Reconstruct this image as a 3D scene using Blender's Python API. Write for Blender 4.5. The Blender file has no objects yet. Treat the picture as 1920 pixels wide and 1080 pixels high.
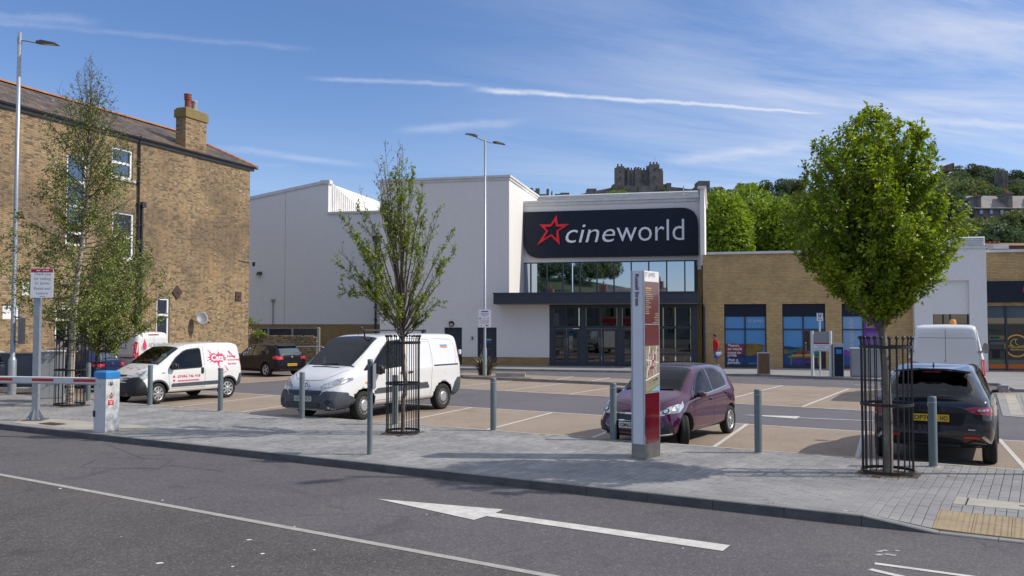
import bpy, bmesh, math, random
from mathutils import Vector, Matrix, noise as mnoise
from mathutils.bvhtree import BVHTree
sc = bpy.context.scene
COL = sc.collection
rad = math.radians
RN = random.Random(7)
# ------------------------------------------------------------------ camera
F = 1650.0          # focal length in pixels of a 1920 px wide picture
CH = 2.42           # camera height above the car park
PV = 0.12           # the near pavement stands this much higher
PIT = math.atan(65 / F)
CP, SP = math.cos(PIT), math.sin(PIT)
cam = bpy.data.cameras.new('camera')
cam.sensor_width = 36.0
cam.lens = 36.0 * F / 1920.0
cam.clip_start, cam.clip_end = 0.1, 6000
camo = bpy.data.objects.new('camera', cam)
COL.objects.link(camo)
camo.location = (0, 0, CH)
camo.rotation_euler = (rad(90) + PIT, 0, 0)
sc.camera = camo
# ------------------------------------------------------------------ light
SUN_EL, SUN_AZ = rad(41.0), rad(-3.0)      # azimuth measured from +X towards +Y
sun = bpy.data.lights.new('sun', 'SUN')
sun.energy = 3.0
sun.angle = rad(0.53)
sun.color = (1.0, 0.93, 0.83)
suno = bpy.data.objects.new('sun', sun)
COL.objects.link(suno)
sd = Vector((math.cos(SUN_EL) * math.cos(SUN_AZ), math.cos(SUN_EL) * math.sin(SUN_AZ), math.sin(SUN_EL)))
suno.rotation_euler = sd.to_track_quat('Z', 'Y').to_euler()
suno.location = (30, 0, 40)
world = bpy.data.worlds.new('World')
sc.world = world
world.use_nodes = True
class NT:
 """small helper for node graphs"""
 def __init__(s, tree):
  s.t = tree
  s.n = tree.nodes
  s.l = tree.links
 def new(s, typ, **kw):
  n = s.n.new(typ)
  for k, v in kw.items():
   setattr(n, k, v)
  return n
 def put(s, sock, v):
  if hasattr(v, 'is_linked') or isinstance(v, bpy.types.NodeSocket):
   s.l.new(v, sock)
  else:
   sock.default_value = v
 def math(s, op, a, b=0.0, c=0.0, clamp=False):
  n = s.new('ShaderNodeMath', operation=op, use_clamp=clamp)
  s.put(n.inputs[0], a)
  s.put(n.inputs[1], b)
  s.put(n.inputs[2], c)
  return n.outputs[0]
 def mix(s, fac, a, b, typ='MIX'):
  n = s.new('ShaderNodeMix', data_type='RGBA', blend_type=typ)
  s.put(n.inputs[0], fac)
  s.put(n.inputs[6], a if not isinstance(a, tuple) else (*a[:3], 1))
  s.put(n.inputs[7], b if not isinstance(b, tuple) else (*b[:3], 1))
  return n.outputs[2]
 def noise(s, vec, scale, detail=3.0, rough=0.55, dist=0.0):
  n = s.new('ShaderNodeTexNoise')
  if vec is not None:
   s.l.new(vec, n.inputs['Vector'])
  n.inputs['Scale'].default_value = scale
  n.inputs['Detail'].default_value = detail
  n.inputs['Roughness'].default_value = rough
  n.inputs['Distortion'].default_value = dist
  return n.outputs[0]
 def ramp(s, v, lo, hi, a=0.0, b=1.0):
  n = s.new('ShaderNodeMapRange', clamp=True)
  s.put(n.inputs[0], v)
  n.inputs[1].default_value = lo
  n.inputs[2].default_value = hi
  n.inputs[3].default_value = a
  n.inputs[4].default_value = b
  return n.outputs[0]
 def smooth(s, v, lo, hi):
  n = s.new('ShaderNodeMapRange', clamp=True, interpolation_type='SMOOTHSTEP')
  s.put(n.inputs[0], v)
  n.inputs[1].default_value = lo
  n.inputs[2].default_value = hi
  return n.outputs[0]
 def comb(s, x, y, z):
  n = s.new('ShaderNodeCombineXYZ')
  s.put(n.inputs[0], x)
  s.put(n.inputs[1], y)
  s.put(n.inputs[2], z)
  return n.outputs[0]
 def vmul(s, v, sc_):
  n = s.new('ShaderNodeVectorMath', operation='MULTIPLY')
  s.l.new(v, n.inputs[0])
  n.inputs[1].default_value = sc_
  return n.outputs[0]
def build_world():
 w = NT(world.node_tree)
 w.n.clear()
 sky = w.new('ShaderNodeTexSky', sky_type='NISHITA')
 sky.sun_disc = False
 sky.sun_elevation = SUN_EL
 sky.sun_rotation = rad(90) - SUN_AZ
 sky.altitude = 0
 sky.air_density = 1.0
 sky.dust_density = 0.1
 sky.ozone_density = 4.0
 tc = w.new('ShaderNodeTexCoord')
 sep = w.new('ShaderNodeSeparateXYZ')
 w.l.new(tc.outputs['Generated'], sep.inputs[0])
 X, Y, Z = sep.outputs
 ys = w.math('MAXIMUM', Y, 0.05)
 u = w.math('DIVIDE', X, ys)
 v = w.math('DIVIDE', Z, ys)
 front = w.smooth(Y, 0.05, 0.25)
 # drifting high cirrus on a plane far above
 zs = w.math('MAXIMUM', Z, 0.03)
 zz = w.math('ADD', zs, 0.12)
 px = w.math('DIVIDE', X, zz)
 py = w.math('DIVIDE', Y, zz)
 # streak direction rotated
 a = rad(18)
 sx = w.math('ADD', w.math('MULTIPLY', px, math.cos(a)), w.math('MULTIPLY', py, math.sin(a)))
 sy = w.math('SUBTRACT', w.math('MULTIPLY', py, math.cos(a)), w.math('MULTIPLY', px, math.sin(a)))
 n1 = w.noise(w.comb(w.math('MULTIPLY', sx, 0.55), w.math('MULTIPLY', sy, 2.6), 0.0), 1.0, 9, 0.62, 0.6)
 n2 = w.noise(w.comb(w.math('MULTIPLY', px, 0.30), w.math('MULTIPLY', py, 0.35), 3.0), 1.0, 2, 0.5)
 # more cirrus towards the sun side (+X)
 side = w.smooth(w.math('SUBTRACT', X, w.math('MULTIPLY', Z, 0.2)), -0.25, 0.62)
 cov = w.math('MULTIPLY', w.ramp(n1, 0.40, 0.74), w.math('ADD', w.math('MULTIPLY', side, 1.12), w.ramp(n2, 0.5, 0.75, 0.02, 0.35)))
 cov = w.math('MULTIPLY', cov, w.smooth(Z, 0.0, 0.10))
 veil_and_fill = w.math('ADD', w.math('MULTIPLY', side, 0.14), w.math('MULTIPLY', w.smooth(Z, 0.32, 0.75), 0.72))  # thin cirrus at the side, plus unseen overhead cloud added to brighten shaded walls
 veil_and_fill = w.math('MULTIPLY', veil_and_fill, w.ramp(n2, 0.2, 0.8, 0.6, 1.4))
 cov = w.math('ADD', cov, veil_and_fill)
 wob = w.math('MULTIPLY', w.math('SUBTRACT', w.noise(w.comb(u, v, 0.0), 22, 5, 0.65), 0.5), 0.016)
 tex = w.noise(w.comb(w.math('MULTIPLY', u, 6.0), w.math('MULTIPLY', v, 40.0), 0.0), 3.0, 5, 0.7)
 def trail(x0, y0, x1, y1, width, amt, soft=1.0, taper=True):
  def uv(x, y):
   b = (540 - y) / F
   aa = (x - 960) / F
   d = (aa, CP - b * SP, SP + b * CP)
   return d[0] / d[1], d[2] / d[1]
  u0, v0 = uv(x0, y0)
  u1, v1 = uv(x1, y1)
  m = (v1 - v0) / (u1 - u0)
  line = w.math('ADD', w.math('MULTIPLY', w.math('SUBTRACT', u, u0), m), v0)
  d = w.math('ABSOLUTE', w.math('SUBTRACT', w.math('SUBTRACT', v, line), w.math('MULTIPLY', wob, soft)))
  wd = w.ramp(u, u0, u1, width, width * 0.35) if taper else width
  s_ = w.math('DIVIDE', d, wd)
  g = w.math('SUBTRACT', 1.0, w.smooth(s_, 0.0, 1.0))
  e = w.math('MULTIPLY', w.smooth(u, u0 - 0.004, u0 + 0.05), w.math('SUBTRACT', 1.0, w.smooth(u, u1 - 0.05, u1 + 0.004)))
  g = w.math('MULTIPLY', g, e)
  g = w.math('MULTIPLY', g, w.ramp(tex, 0.3, 0.65, 0.35, 1.0))
  return w.math('MULTIPLY', w.math('MULTIPLY', g, amt), front)
 total = cov
 for args in ((870, 165, 1560, 214, 0.0055, 0.95, 0.5, True), (560, 146, 905, 160, 0.004, 0.40, 0.5, False),
                 (-200, 25, 600, 94, 0.005, 0.16, 0.6, False), (380, 272, 700, 314, 0.006, 0.28, 0.6, False),
                 (730, 246, 1010, 226, 0.008, 0.32, 0.8, False), (1230, 305, 1540, 270, 0.011, 0.42, 0.9, False),
                 (1680, 222, 2100, 250, 0.007, 0.4, 0.9, False), (-60, 30, 200, 40, 0.010, 0.22, 1.2, False),
                 (470, 308, 570, 312, 0.004, 0.35, 0.6, False)):
  total = w.math('ADD', total, trail(*args))
 total = w.math('MINIMUM', total, 0.9)
 hs = w.new('ShaderNodeHueSaturation')
 hs.inputs['Saturation'].default_value = 1.12
 w.l.new(sky.outputs[0], hs.inputs['Color'])
 hz = w.mix(1.0, hs.outputs[0], (0.96, 0.86, 0.94), 'MULTIPLY')
 colr = w.mix(total, hz, (4.9, 5.25, 6.2))
 bg = w.new('ShaderNodeBackground')
 w.l.new(colr, bg.inputs[0])
 bg.inputs[1].default_value = 0.112
 out = w.new('ShaderNodeOutputWorld')
 w.l.new(bg.outputs[0], out.inputs[0])
build_world()
sc.view_settings.view_transform = 'Standard'
sc.view_settings.look = 'None'
sc.view_settings.exposure = 0.42
sc.view_settings.gamma = 1.0
sc.view_settings.use_curve_mapping = False
sc.cycles.max_bounces = 8
sc.cycles.transparent_max_bounces = 8
sc.cycles.caustics_reflective = False
sc.cycles.caustics_refractive = False
# ------------------------------------------------------------------ pixel helpers (the photograph is 1920 x 1080)
def ray(x, y):
 a = (x - 960) / F
 b = (540 - y) / F
 return Vector((a, CP - b * SP, SP + b * CP))
def G(x, y, z=0.0):
 r = ray(x, y)
 t = (z - CH) / r.z
 return Vector((r.x * t, r.y * t, z))
def atY(x, y, Y):
 r = ray(x, y)
 t = Y / r.y
 return Vector((r.x * t, Y, CH + r.z * t))
def GV(x, y, z=0.0):
 return G(x, y, PV + z)
# ------------------------------------------------------------------ materials
MATS = {}
def pm(name, col, rough=0.6, metal=0.0, col2=None, vs=3.0, vlo=0.35, vhi=0.65, island=0.0, bump=0.0, bs=60.0, coat=0.0,
       spec=0.5, coord='world', fine=0.0, fs=200.0, emit=None, detail=4.0, transl=0.0, stretch=None, sheen=0.0):
 m = bpy.data.materials.new(name)
 m.use_nodes = True
 w = NT(m.node_tree)
 w.n.clear()
 b = w.new('ShaderNodeBsdfPrincipled')
 out = w.new('ShaderNodeOutputMaterial')
 if coord == 'world':
  vec = w.new('ShaderNodeNewGeometry').outputs['Position']
 else:
  vec = w.new('ShaderNodeTexCoord').outputs['Object']
 if stretch:
  vec = w.vmul(vec, stretch)
 c = (*col, 1)
 cs = None
 if col2 is not None:
  f = w.ramp(w.noise(vec, vs, detail, 0.6), vlo, vhi)
  cs = w.mix(f, tuple(col), tuple(col2))
 if fine:
  f = w.ramp(w.noise(vec, fs, 2, 0.6), 0.3, 0.7, 1 - fine, 1 + fine)
  cs = w.mix(1.0, cs if cs is not None else tuple(col), w.comb(f, f, f), 'MULTIPLY')
 if island:
  r = w.new('ShaderNodeNewGeometry').outputs['Random Per Island']
  f = w.ramp(r, 0, 1, 1 - island, 1 + island)
  cs = w.mix(1.0, cs if cs is not None else tuple(col), w.comb(f, f, f), 'MULTIPLY')
 if cs is not None:
  w.l.new(cs, b.inputs['Base Color'])
 else:
  b.inputs['Base Color'].default_value = c
 b.inputs['Roughness'].default_value = rough
 b.inputs['Metallic'].default_value = metal
 b.inputs['Specular IOR Level'].default_value = spec
 b.inputs['Coat Weight'].default_value = coat
 b.inputs['Coat Roughness'].default_value = 0.04
 if emit:
  b.inputs['Emission Color'].default_value = (*emit[:3], 1)
  b.inputs['Emission Strength'].default_value = emit[3]
 if bump:
  bn = w.new('ShaderNodeBump')
  bn.inputs['Strength'].default_value = bump
  bn.inputs['Distance'].default_value = 0.01
  w.l.new(w.noise(vec, bs, 4, 0.65), bn.inputs['Height'])
  w.l.new(bn.outputs[0], b.inputs['Normal'])
 sh = b.outputs[0]
 if transl:
  tr = w.new('ShaderNodeBsdfTranslucent')
  if cs is not None:
   w.l.new(w.mix(1.0, cs, (1.25, 1.35, 0.6), 'MULTIPLY'), tr.inputs[0])
  else:
   tr.inputs[0].default_value = c
  mx = w.new('ShaderNodeMixShader')
  mx.inputs[0].default_value = transl
  w.l.new(sh, mx.inputs[1])
  w.l.new(tr.outputs[0], mx.inputs[2])
  sh = mx.outputs[0]
 w.l.new(sh, out.inputs[0])
 m.diffuse_color = c
 MATS[name] = m
 return m
def asphalt(name, c1, c2, speck, patch_scale=0.35, stones=0.5):
 m = bpy.data.materials.new(name)
 m.use_nodes = True
 w = NT(m.node_tree)
 w.n.clear()
 b = w.new('ShaderNodeBsdfPrincipled')
 out = w.new('ShaderNodeOutputMaterial')
 pos = w.new('ShaderNodeNewGeometry').outputs['Position']
 big = w.ramp(w.noise(pos, patch_scale, 5, 0.6, 0.4), 0.3, 0.7)
 col = w.mix(big, c1, c2)
 f = w.ramp(w.noise(pos, 34, 4, 0.85), 0.32, 0.68, 1 - speck * 1.5, 1 + speck * 1.5)
 col = w.mix(1.0, col, w.comb(f, f, f), 'MULTIPLY')
 f2 = w.ramp(w.noise(pos, 9, 4, 0.7), 0.3, 0.7, 0.88, 1.10)
 col = w.mix(1.0, col, w.comb(f2, f2, f2), 'MULTIPLY')
 vo = w.new('ShaderNodeTexVoronoi', feature='F1')
 w.l.new(pos, vo.inputs['Vector'])
 vo.inputs['Scale'].default_value = 30
 st = w.math('MULTIPLY', w.math('LESS_THAN', vo.outputs['Distance'], 0.30), w.ramp(w.noise(pos, 23, 1, 0.5), 0.52, 0.58))
 col = w.mix(w.math('MULTIPLY', st, stones), col, (0.30, 0.28, 0.255))
 ck = w.new('ShaderNodeTexVoronoi', feature='DISTANCE_TO_EDGE')
 w.l.new(pos, ck.inputs['Vector'])
 ck.inputs['Scale'].default_value = 0.33
 dv = w.new('ShaderNodeVectorMath', operation='ADD')
 w.l.new(pos, dv.inputs[0])
 nz = w.noise(pos, 1.7, 5, 0.7)
 w.l.new(w.comb(nz, nz, 0.0), dv.inputs[1])
 w.l.new(dv.outputs[0], ck.inputs['Vector'])
 crk = w.math('MULTIPLY', w.math('LESS_THAN', ck.outputs['Distance'], 0.0035), w.ramp(w.noise(pos, 0.5, 2), 0.56, 0.62, 0, 0.4))
 col = w.mix(crk, col, (0.03, 0.03, 0.03))
 # oil and tyre stains
 stn = w.ramp(w.noise(pos, 0.9, 3, 0.5, 1.2), 0.60, 0.72, 0, 0.45)
 col = w.mix(stn, col, tuple(x * 0.55 for x in c1))
 w.l.new(col, b.inputs['Base Color'])
 b.inputs['Roughness'].default_value = 0.85
 b.inputs['Specular IOR Level'].default_value = 0.35
 bn = w.new('ShaderNodeBump')
 bn.inputs['Strength'].default_value = 0.6
 bn.inputs['Distance'].default_value = 0.006
 w.l.new(w.noise(pos, 80, 3, 0.7), bn.inputs['Height'])
 w.l.new(bn.outputs[0], b.inputs['Normal'])
 w.l.new(b.outputs[0], out.inputs[0])
 MATS[name] = m
 return m
def brickmat(name, c1, c2, mortar, dark=0.0, white=0.0, msize=0.010, bw=0.225, rh=0.075):
 """running bond on the local x/z plane"""
 m = bpy.data.materials.new(name)
 m.use_nodes = True
 w = NT(m.node_tree)
 w.n.clear()
 b = w.new('ShaderNodeBsdfPrincipled')
 out = w.new('ShaderNodeOutputMaterial')
 tc = w.new('ShaderNodeTexCoord').outputs['Object']
 sp = w.new('ShaderNodeSeparateXYZ')
 w.l.new(tc, sp.inputs[0])
 hx = w.math('ADD', sp.outputs[0], sp.outputs[1])
 vec = w.comb(hx, sp.outputs[2], 0.0)
 br = w.new('ShaderNodeTexBrick')
 w.l.new(vec, br.inputs['Vector'])
 br.inputs['Color1'].default_value = (*c1, 1)
 br.inputs['Color2'].default_value = (*c2, 1)
 br.inputs['Mortar'].default_value = (*mortar, 1)
 br.inputs['Scale'].default_value = 1.0
 br.inputs['Mortar Size'].default_value = msize
 br.inputs['Brick Width'].default_value = bw
 br.inputs['Row Height'].default_value = rh
 br.inputs['Mortar Smooth'].default_value = 0.3
 br.inputs['Bias'].default_value = 0.0
 col = br.outputs[0]
 f = w.ramp(w.noise(vec, 1.3, 4, 0.7), 0.3, 0.7, 0.86, 1.12)
 col = w.mix(1.0, col, w.comb(f, f, f), 'MULTIPLY')
 if white:
  wn = w.math('MULTIPLY', w.ramp(w.noise(w.vmul(vec, (1, 4, 1)), 2.2, 6, 0.7), 0.60, 0.72), white)
  col = w.mix(wn, col, (0.55, 0.52, 0.46))
 if dark:
  dn = w.math('MULTIPLY', w.ramp(w.noise(vec, 0.8, 4, 0.6), 0.45, 0.7), dark)
  col = w.mix(dn, col, (0.06, 0.05, 0.045))
 w.l.new(col, b.inputs['Base Color'])
 b.inputs['Roughness'].default_value = 0.9
 bn = w.new('ShaderNodeBump')
 bn.inputs['Strength'].default_value = 0.5
 bn.inputs['Distance'].default_value = 0.006
 bn.invert = True
 w.l.new(br.outputs['Fac'], bn.inputs['Height'])
 w.l.new(bn.outputs[0], b.inputs['Normal'])
 w.l.new(b.outputs[0], out.inputs[0])
 MATS[name] = m
 return m
def stockbrick(name):
 """old London stock bricks: colour per brick, soot and rain staining in world space"""
 m = bpy.data.materials.new(name)
 m.use_nodes = True
 w = NT(m.node_tree)
 w.n.clear()
 b = w.new('ShaderNodeBsdfPrincipled')
 out = w.new('ShaderNodeOutputMaterial')
 geo = w.new('ShaderNodeNewGeometry')
 pos = geo.outputs['Position']
 cr = w.new('ShaderNodeValToRGB')
 w.l.new(geo.outputs['Random Per Island'], cr.inputs[0])
 e = cr.color_ramp.elements
 e[0].position = 0.0
 e[0].color = (0.10, 0.078, 0.06, 1)
 e[1].position = 1.0
 e[1].color = (0.50, 0.40, 0.26, 1)
 for p, c in ((0.14, (0.13, 0.095, 0.066)), (0.22, (0.26, 0.18, 0.10)), (0.45, (0.34, 0.24, 0.13)), (0.70, (0.40, 0.29, 0.16)),
                 (0.85, (0.38, 0.25, 0.13)), (0.93, (0.42, 0.30, 0.16))):
  x = cr.color_ramp.elements.new(p)
  x.color = (*c, 1)
 f = w.ramp(w.noise(pos, 40, 3, 0.7), 0.3, 0.7, 0.8, 1.15)
 col = w.mix(1.0, cr.outputs[0], w.comb(f, f, f), 'MULTIPLY')
 sp = w.new('ShaderNodeSeparateXYZ')
 w.l.new(pos, sp.inputs[0])
 big = w.noise(w.vmul(pos, (0.8, 0.8, 0.5)), 0.55, 5, 0.62, 0.6)
 band = w.math('MULTIPLY', w.smooth(sp.outputs[2], 4.4, 6.4), w.math('SUBTRACT', 1.0, w.smooth(sp.outputs[2], 7.6, 8.3)))
 soot = w.math('MULTIPLY', w.ramp(w.math('ADD', big, w.math('MULTIPLY', band, 0.16)), 0.50, 0.68), 0.50)
 col = w.mix(0.30, col, (0.285, 0.21, 0.128))
 col = w.mix(soot, col, (0.095, 0.073, 0.055))
 hz = w.ramp(w.noise(w.vmul(pos, (1.6, 1.6, 11.0)), 1.0, 4, 0.7), 0.3, 0.7, 0.80, 1.18)
 col = w.mix(1.0, col, w.comb(hz, hz, hz), 'MULTIPLY')
 och = w.math('MULTIPLY', w.ramp(w.noise(pos, 0.9, 3, 0.5), 0.55, 0.7), 0.35)
 col = w.mix(och, col, (0.46, 0.29, 0.12))
 w.l.new(col, b.inputs['Base Color'])
 b.inputs['Roughness'].default_value = 0.92
 bn = w.new('ShaderNodeBump')
 bn.inputs['Strength'].default_value = 0.5
 bn.inputs['Distance'].default_value = 0.005
 w.l.new(w.noise(pos, 90, 3, 0.7), bn.inputs['Height'])
 w.l.new(bn.outputs[0], b.inputs['Normal'])
 w.l.new(b.outputs[0], out.inputs[0])
 MATS[name] = m
 return m
asphalt('asphalt_road', (0.088, 0.082, 0.086), (0.122, 0.112, 0.114), 0.24)
asphalt('asphalt_old', (0.070, 0.064, 0.062), (0.110, 0.098, 0.092), 0.34, 0.5, 0.5)
asphalt('asphalt_park', (0.115, 0.108, 0.118), (0.135, 0.126, 0.136), 0.20, 0.3, 0.2)
asphalt('resin_tan', (0.255, 0.20, 0.150), (0.32, 0.255, 0.20), 0.16, 0.45, 0.3)
pm('white_line', (0.62, 0.60, 0.55), 0.75, col2=(0.48, 0.46, 0.42), vs=6, fine=0.12, fs=60, bump=0.3)
pm('worn_line', (0.42, 0.41, 0.38), 0.8, col2=(0.24, 0.23, 0.22), vs=14, vlo=0.45, vhi=0.6, fine=0.2, fs=70)
pm('centre_line', (0.38, 0.37, 0.33), 0.8, col2=(0.30, 0.29, 0.26), vs=8, fine=0.15, fs=80)
pm('paver', (0.20, 0.197, 0.197), 0.85, col2=(0.285, 0.278, 0.27), vs=0.9, island=0.13, fine=0.14, fs=120, bump=0.5, bs=90)
pm('joint_sand', (0.14, 0.12, 0.095), 0.95, col2=(0.20, 0.17, 0.13), vs=3, fine=0.2)
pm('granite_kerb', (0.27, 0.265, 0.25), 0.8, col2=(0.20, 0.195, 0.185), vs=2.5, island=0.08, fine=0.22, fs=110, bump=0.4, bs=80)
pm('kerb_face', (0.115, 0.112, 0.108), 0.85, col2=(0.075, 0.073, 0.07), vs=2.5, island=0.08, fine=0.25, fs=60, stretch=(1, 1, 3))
pm('concrete', (0.40, 0.37, 0.31), 0.85, col2=(0.31, 0.29, 0.25), vs=2.0, fine=0.12, fs=80, bump=0.3)
pm('tactile', (0.36, 0.275, 0.165), 0.8, col2=(0.30, 0.23, 0.14), vs=5, fine=0.15, island=0.0)
pm('soil', (0.06, 0.045, 0.03), 0.95, col2=(0.12, 0.08, 0.05), vs=12, fine=0.3, bump=1.0, bs=40)
pm('render_white', (0.78, 0.755, 0.72), 0.85, col2=(0.76, 0.74, 0.71), vs=0.8, vlo=0.5, vhi=0.8, stretch=(1, 1, 0.2), fine=0.05, fs=30, bump=0.35, bs=45)
pm('coping', (0.72, 0.71, 0.69), 0.5, col2=(0.62, 0.61, 0.59), vs=2)
pm('anthracite', (0.028, 0.036, 0.052), 0.38, col2=(0.036, 0.044, 0.060), vs=2)
pm('sign_navy', (0.008, 0.012, 0.026), 0.4, col2=(0.011, 0.015, 0.031), vs=2, spec=0.3)
pm('letter_white', (0.90, 0.91, 0.93), 0.4)
pm('print_white', (0.80, 0.80, 0.80), 0.5)
pm('print_black', (0.02, 0.02, 0.025), 0.5)
pm('print_grey', (0.25, 0.25, 0.27), 0.5)
pm('star_red', (0.80, 0.012, 0.022), 0.35)
pm('cladding', (0.55, 0.56, 0.57), 0.45, 0.0, col2=(0.47, 0.48, 0.50), vs=1.5, stretch=(1, 1, 6))
pm('glass_dark', (0.40, 0.48, 0.60), 0.015, 1.0)
pm('galv', (0.42, 0.45, 0.48), 0.42, 0.6, col2=(0.34, 0.37, 0.40), vs=14, fine=0.08, fs=60)
pm('bollard_grey', (0.155, 0.19, 0.20), 0.42, 0.0, col2=(0.13, 0.165, 0.175), vs=5)
pm('cap_black', (0.02, 0.021, 0.023), 0.4)
pm('cage_black', (0.012, 0.012, 0.014), 0.4)
pm('black_plastic', (0.018, 0.018, 0.019), 0.55)
pm('rubber', (0.016, 0.016, 0.016), 0.85, fine=0.3, fs=60, coord='object')
pm('cabinet_grey', (0.30, 0.31, 0.32), 0.6, col2=(0.26, 0.27, 0.28), vs=2)
pm('cabinet_dark', (0.085, 0.11, 0.13), 0.55, col2=(0.07, 0.09, 0.11), vs=2)
pm('metal_white', (0.68, 0.68, 0.66), 0.4, col2=(0.60, 0.60, 0.57), vs=3)
pm('barrier_blue', (0.02, 0.19, 0.48), 0.45, col2=(0.03, 0.24, 0.54), vs=4)
pm('barrier_red', (0.60, 0.02, 0.02), 0.45)
pm('sign_crimson', (0.42, 0.01, 0.06), 0.4)
pm('maroon', (0.105, 0.004, 0.012), 0.12, spec=0.7, coat=0.6)
pm('steel', (0.30, 0.29, 0.28), 0.35, 0.8, col2=(0.24, 0.235, 0.23), vs=6)
pm('totem_grey', (0.72, 0.73, 0.76), 0.4)
pm('entrance_glass', (0.12, 0.125, 0.13), 0.015, 1.0)
pm('timber', (0.20, 0.10, 0.045), 0.7, col2=(0.14, 0.07, 0.03), vs=3, island=0.2, stretch=(6, 6, 1))
pm('upvc', (0.80, 0.80, 0.79), 0.35)
pm('sill_stone', (0.52, 0.50, 0.45), 0.8, col2=(0.4, 0.38, 0.33), vs=4)
pm('window_glass', (0.20, 0.23, 0.26), 0.03, 1.0)
pm('curtain', (0.33, 0.34, 0.35), 0.9, col2=(0.22, 0.23, 0.25), vs=3)
pm('mortar', (0.34, 0.28, 0.19), 0.95, col2=(0.26, 0.22, 0.17), vs=1.0, fine=0.15, fs=40)
stockbrick('stock_brick')
brickmat('buff_brick', (0.50, 0.32, 0.13), (0.62, 0.42, 0.18), (0.30, 0.22, 0.13), white=0.55)
brickmat('plinth_brick', (0.34, 0.22, 0.085), (0.43, 0.28, 0.11), (0.22, 0.16, 0.09))
brickmat('red_brick', (0.22, 0.09, 0.05), (0.28, 0.13, 0.07), (0.2, 0.17, 0.14))
pm('slate', (0.085, 0.074, 0.076), 0.6, col2=(0.20, 0.135, 0.075), vs=1.1, vlo=0.42, vhi=0.66, island=0.22, fine=0.12, fs=25)
pm('ridge_tile', (0.34, 0.11, 0.055), 0.85, col2=(0.40, 0.20, 0.06), vs=2.5, island=0.12)
pm('lichen_brick', (0.19, 0.15, 0.075), 0.95, col2=(0.26, 0.19, 0.06), vs=6, fine=0.3, fs=50)
pm('lead', (0.19, 0.20, 0.21), 0.6, col2=(0.15, 0.16, 0.17), vs=6)
pm('gutter', (0.035, 0.036, 0.04), 0.45)
pm('gutter_board', (0.20, 0.215, 0.23), 0.6)
pm('terracotta', (0.30, 0.075, 0.045), 0.8, col2=(0.22, 0.05, 0.035), vs=8)
pm('pot_white', (0.52, 0.50, 0.45), 0.85, col2=(0.28, 0.26, 0.22), vs=9)
pm('rust', (0.085, 0.045, 0.035), 0.85, col2=(0.05, 0.035, 0.03), vs=10)
pm('dish_grey', (0.17, 0.18, 0.20), 0.45)
pm('rubble', (0.27, 0.215, 0.14), 0.95, col2=(0.36, 0.28, 0.15), vs=1.2, island=0.38, fine=0.2, fs=30)
pm('fence_dark', (0.07, 0.068, 0.066), 0.9, island=0.2)
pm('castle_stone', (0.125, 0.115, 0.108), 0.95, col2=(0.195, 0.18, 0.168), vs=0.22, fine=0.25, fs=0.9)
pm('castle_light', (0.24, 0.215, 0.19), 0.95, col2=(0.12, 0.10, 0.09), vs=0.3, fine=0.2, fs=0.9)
pm('far_slate', (0.26, 0.24, 0.23), 0.8, col2=(0.19, 0.175, 0.17), vs=0.4)
pm('far_wall', (0.19, 0.16, 0.145), 0.9, col2=(0.14, 0.12, 0.11), vs=0.5)
pm('far_tile', (0.24, 0.13, 0.09), 0.9, col2=(0.17, 0.10, 0.07), vs=0.6)
pm('hill_ground', (0.045, 0.065, 0.022), 0.95, col2=(0.075, 0.085, 0.035), vs=0.05)
pm('ground_grey', (0.10, 0.10, 0.10), 0.95, col2=(0.12, 0.12, 0.11), vs=0.2)
pm('bark_grey', (0.15, 0.125, 0.10), 0.95, col2=(0.26, 0.23, 0.19), vs=9, fine=0.3, fs=60, bump=0.8, bs=40, stretch=(1, 1, 0.35))
pm('bark_brown', (0.10, 0.07, 0.055), 0.95, col2=(0.16, 0.12, 0.10), vs=8, fine=0.2, fs=50, bump=0.5, bs=40)
pm('bark_birch', (0.44, 0.38, 0.31), 0.85, col2=(0.14, 0.11, 0.09), vs=6, vlo=0.48, vhi=0.62, bump=0.4, stretch=(0.6, 0.6, 3))
pm('leaf_hornbeam', (0.17, 0.25, 0.013), 0.42, col2=(0.31, 0.37, 0.015), vs=1.4, island=0.4, transl=0.32, spec=0.45)
pm('leaf_young', (0.21, 0.28, 0.025), 0.45, col2=(0.20, 0.23, 0.026), vs=1.2, island=0.35, transl=0.4)
pm('leaf_birch', (0.13, 0.18, 0.03), 0.42, col2=(0.19, 0.215, 0.036), vs=0.9, island=0.4, transl=0.25, spec=0.6)
pm('leaf_bright', (0.19, 0.27, 0.022), 0.6, col2=(0.25, 0.33, 0.026), vs=0.25, island=0.35, transl=0.3)
pm('leaf_hill', (0.13, 0.17, 0.065), 0.7, col2=(0.18, 0.20, 0.085), vs=0.06, island=0.35, transl=0.2)
pm('leaf_hill_dark', (0.085, 0.13, 0.065), 0.7, col2=(0.12, 0.155, 0.075), vs=0.06, island=0.35, transl=0.15)
pm('phormium', (0.07, 0.060, 0.030), 0.45, col2=(0.16, 0.13, 0.07), vs=7, island=0.7, spec=0.5)
pm('moss', (0.10, 0.115, 0.025), 0.95, col2=(0.15, 0.11, 0.03), vs=9)
pm('dead_leaf', (0.16, 0.07, 0.03), 0.9, island=0.5)
pm('paper_white', (0.7, 0.7, 0.7), 0.8)
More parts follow.
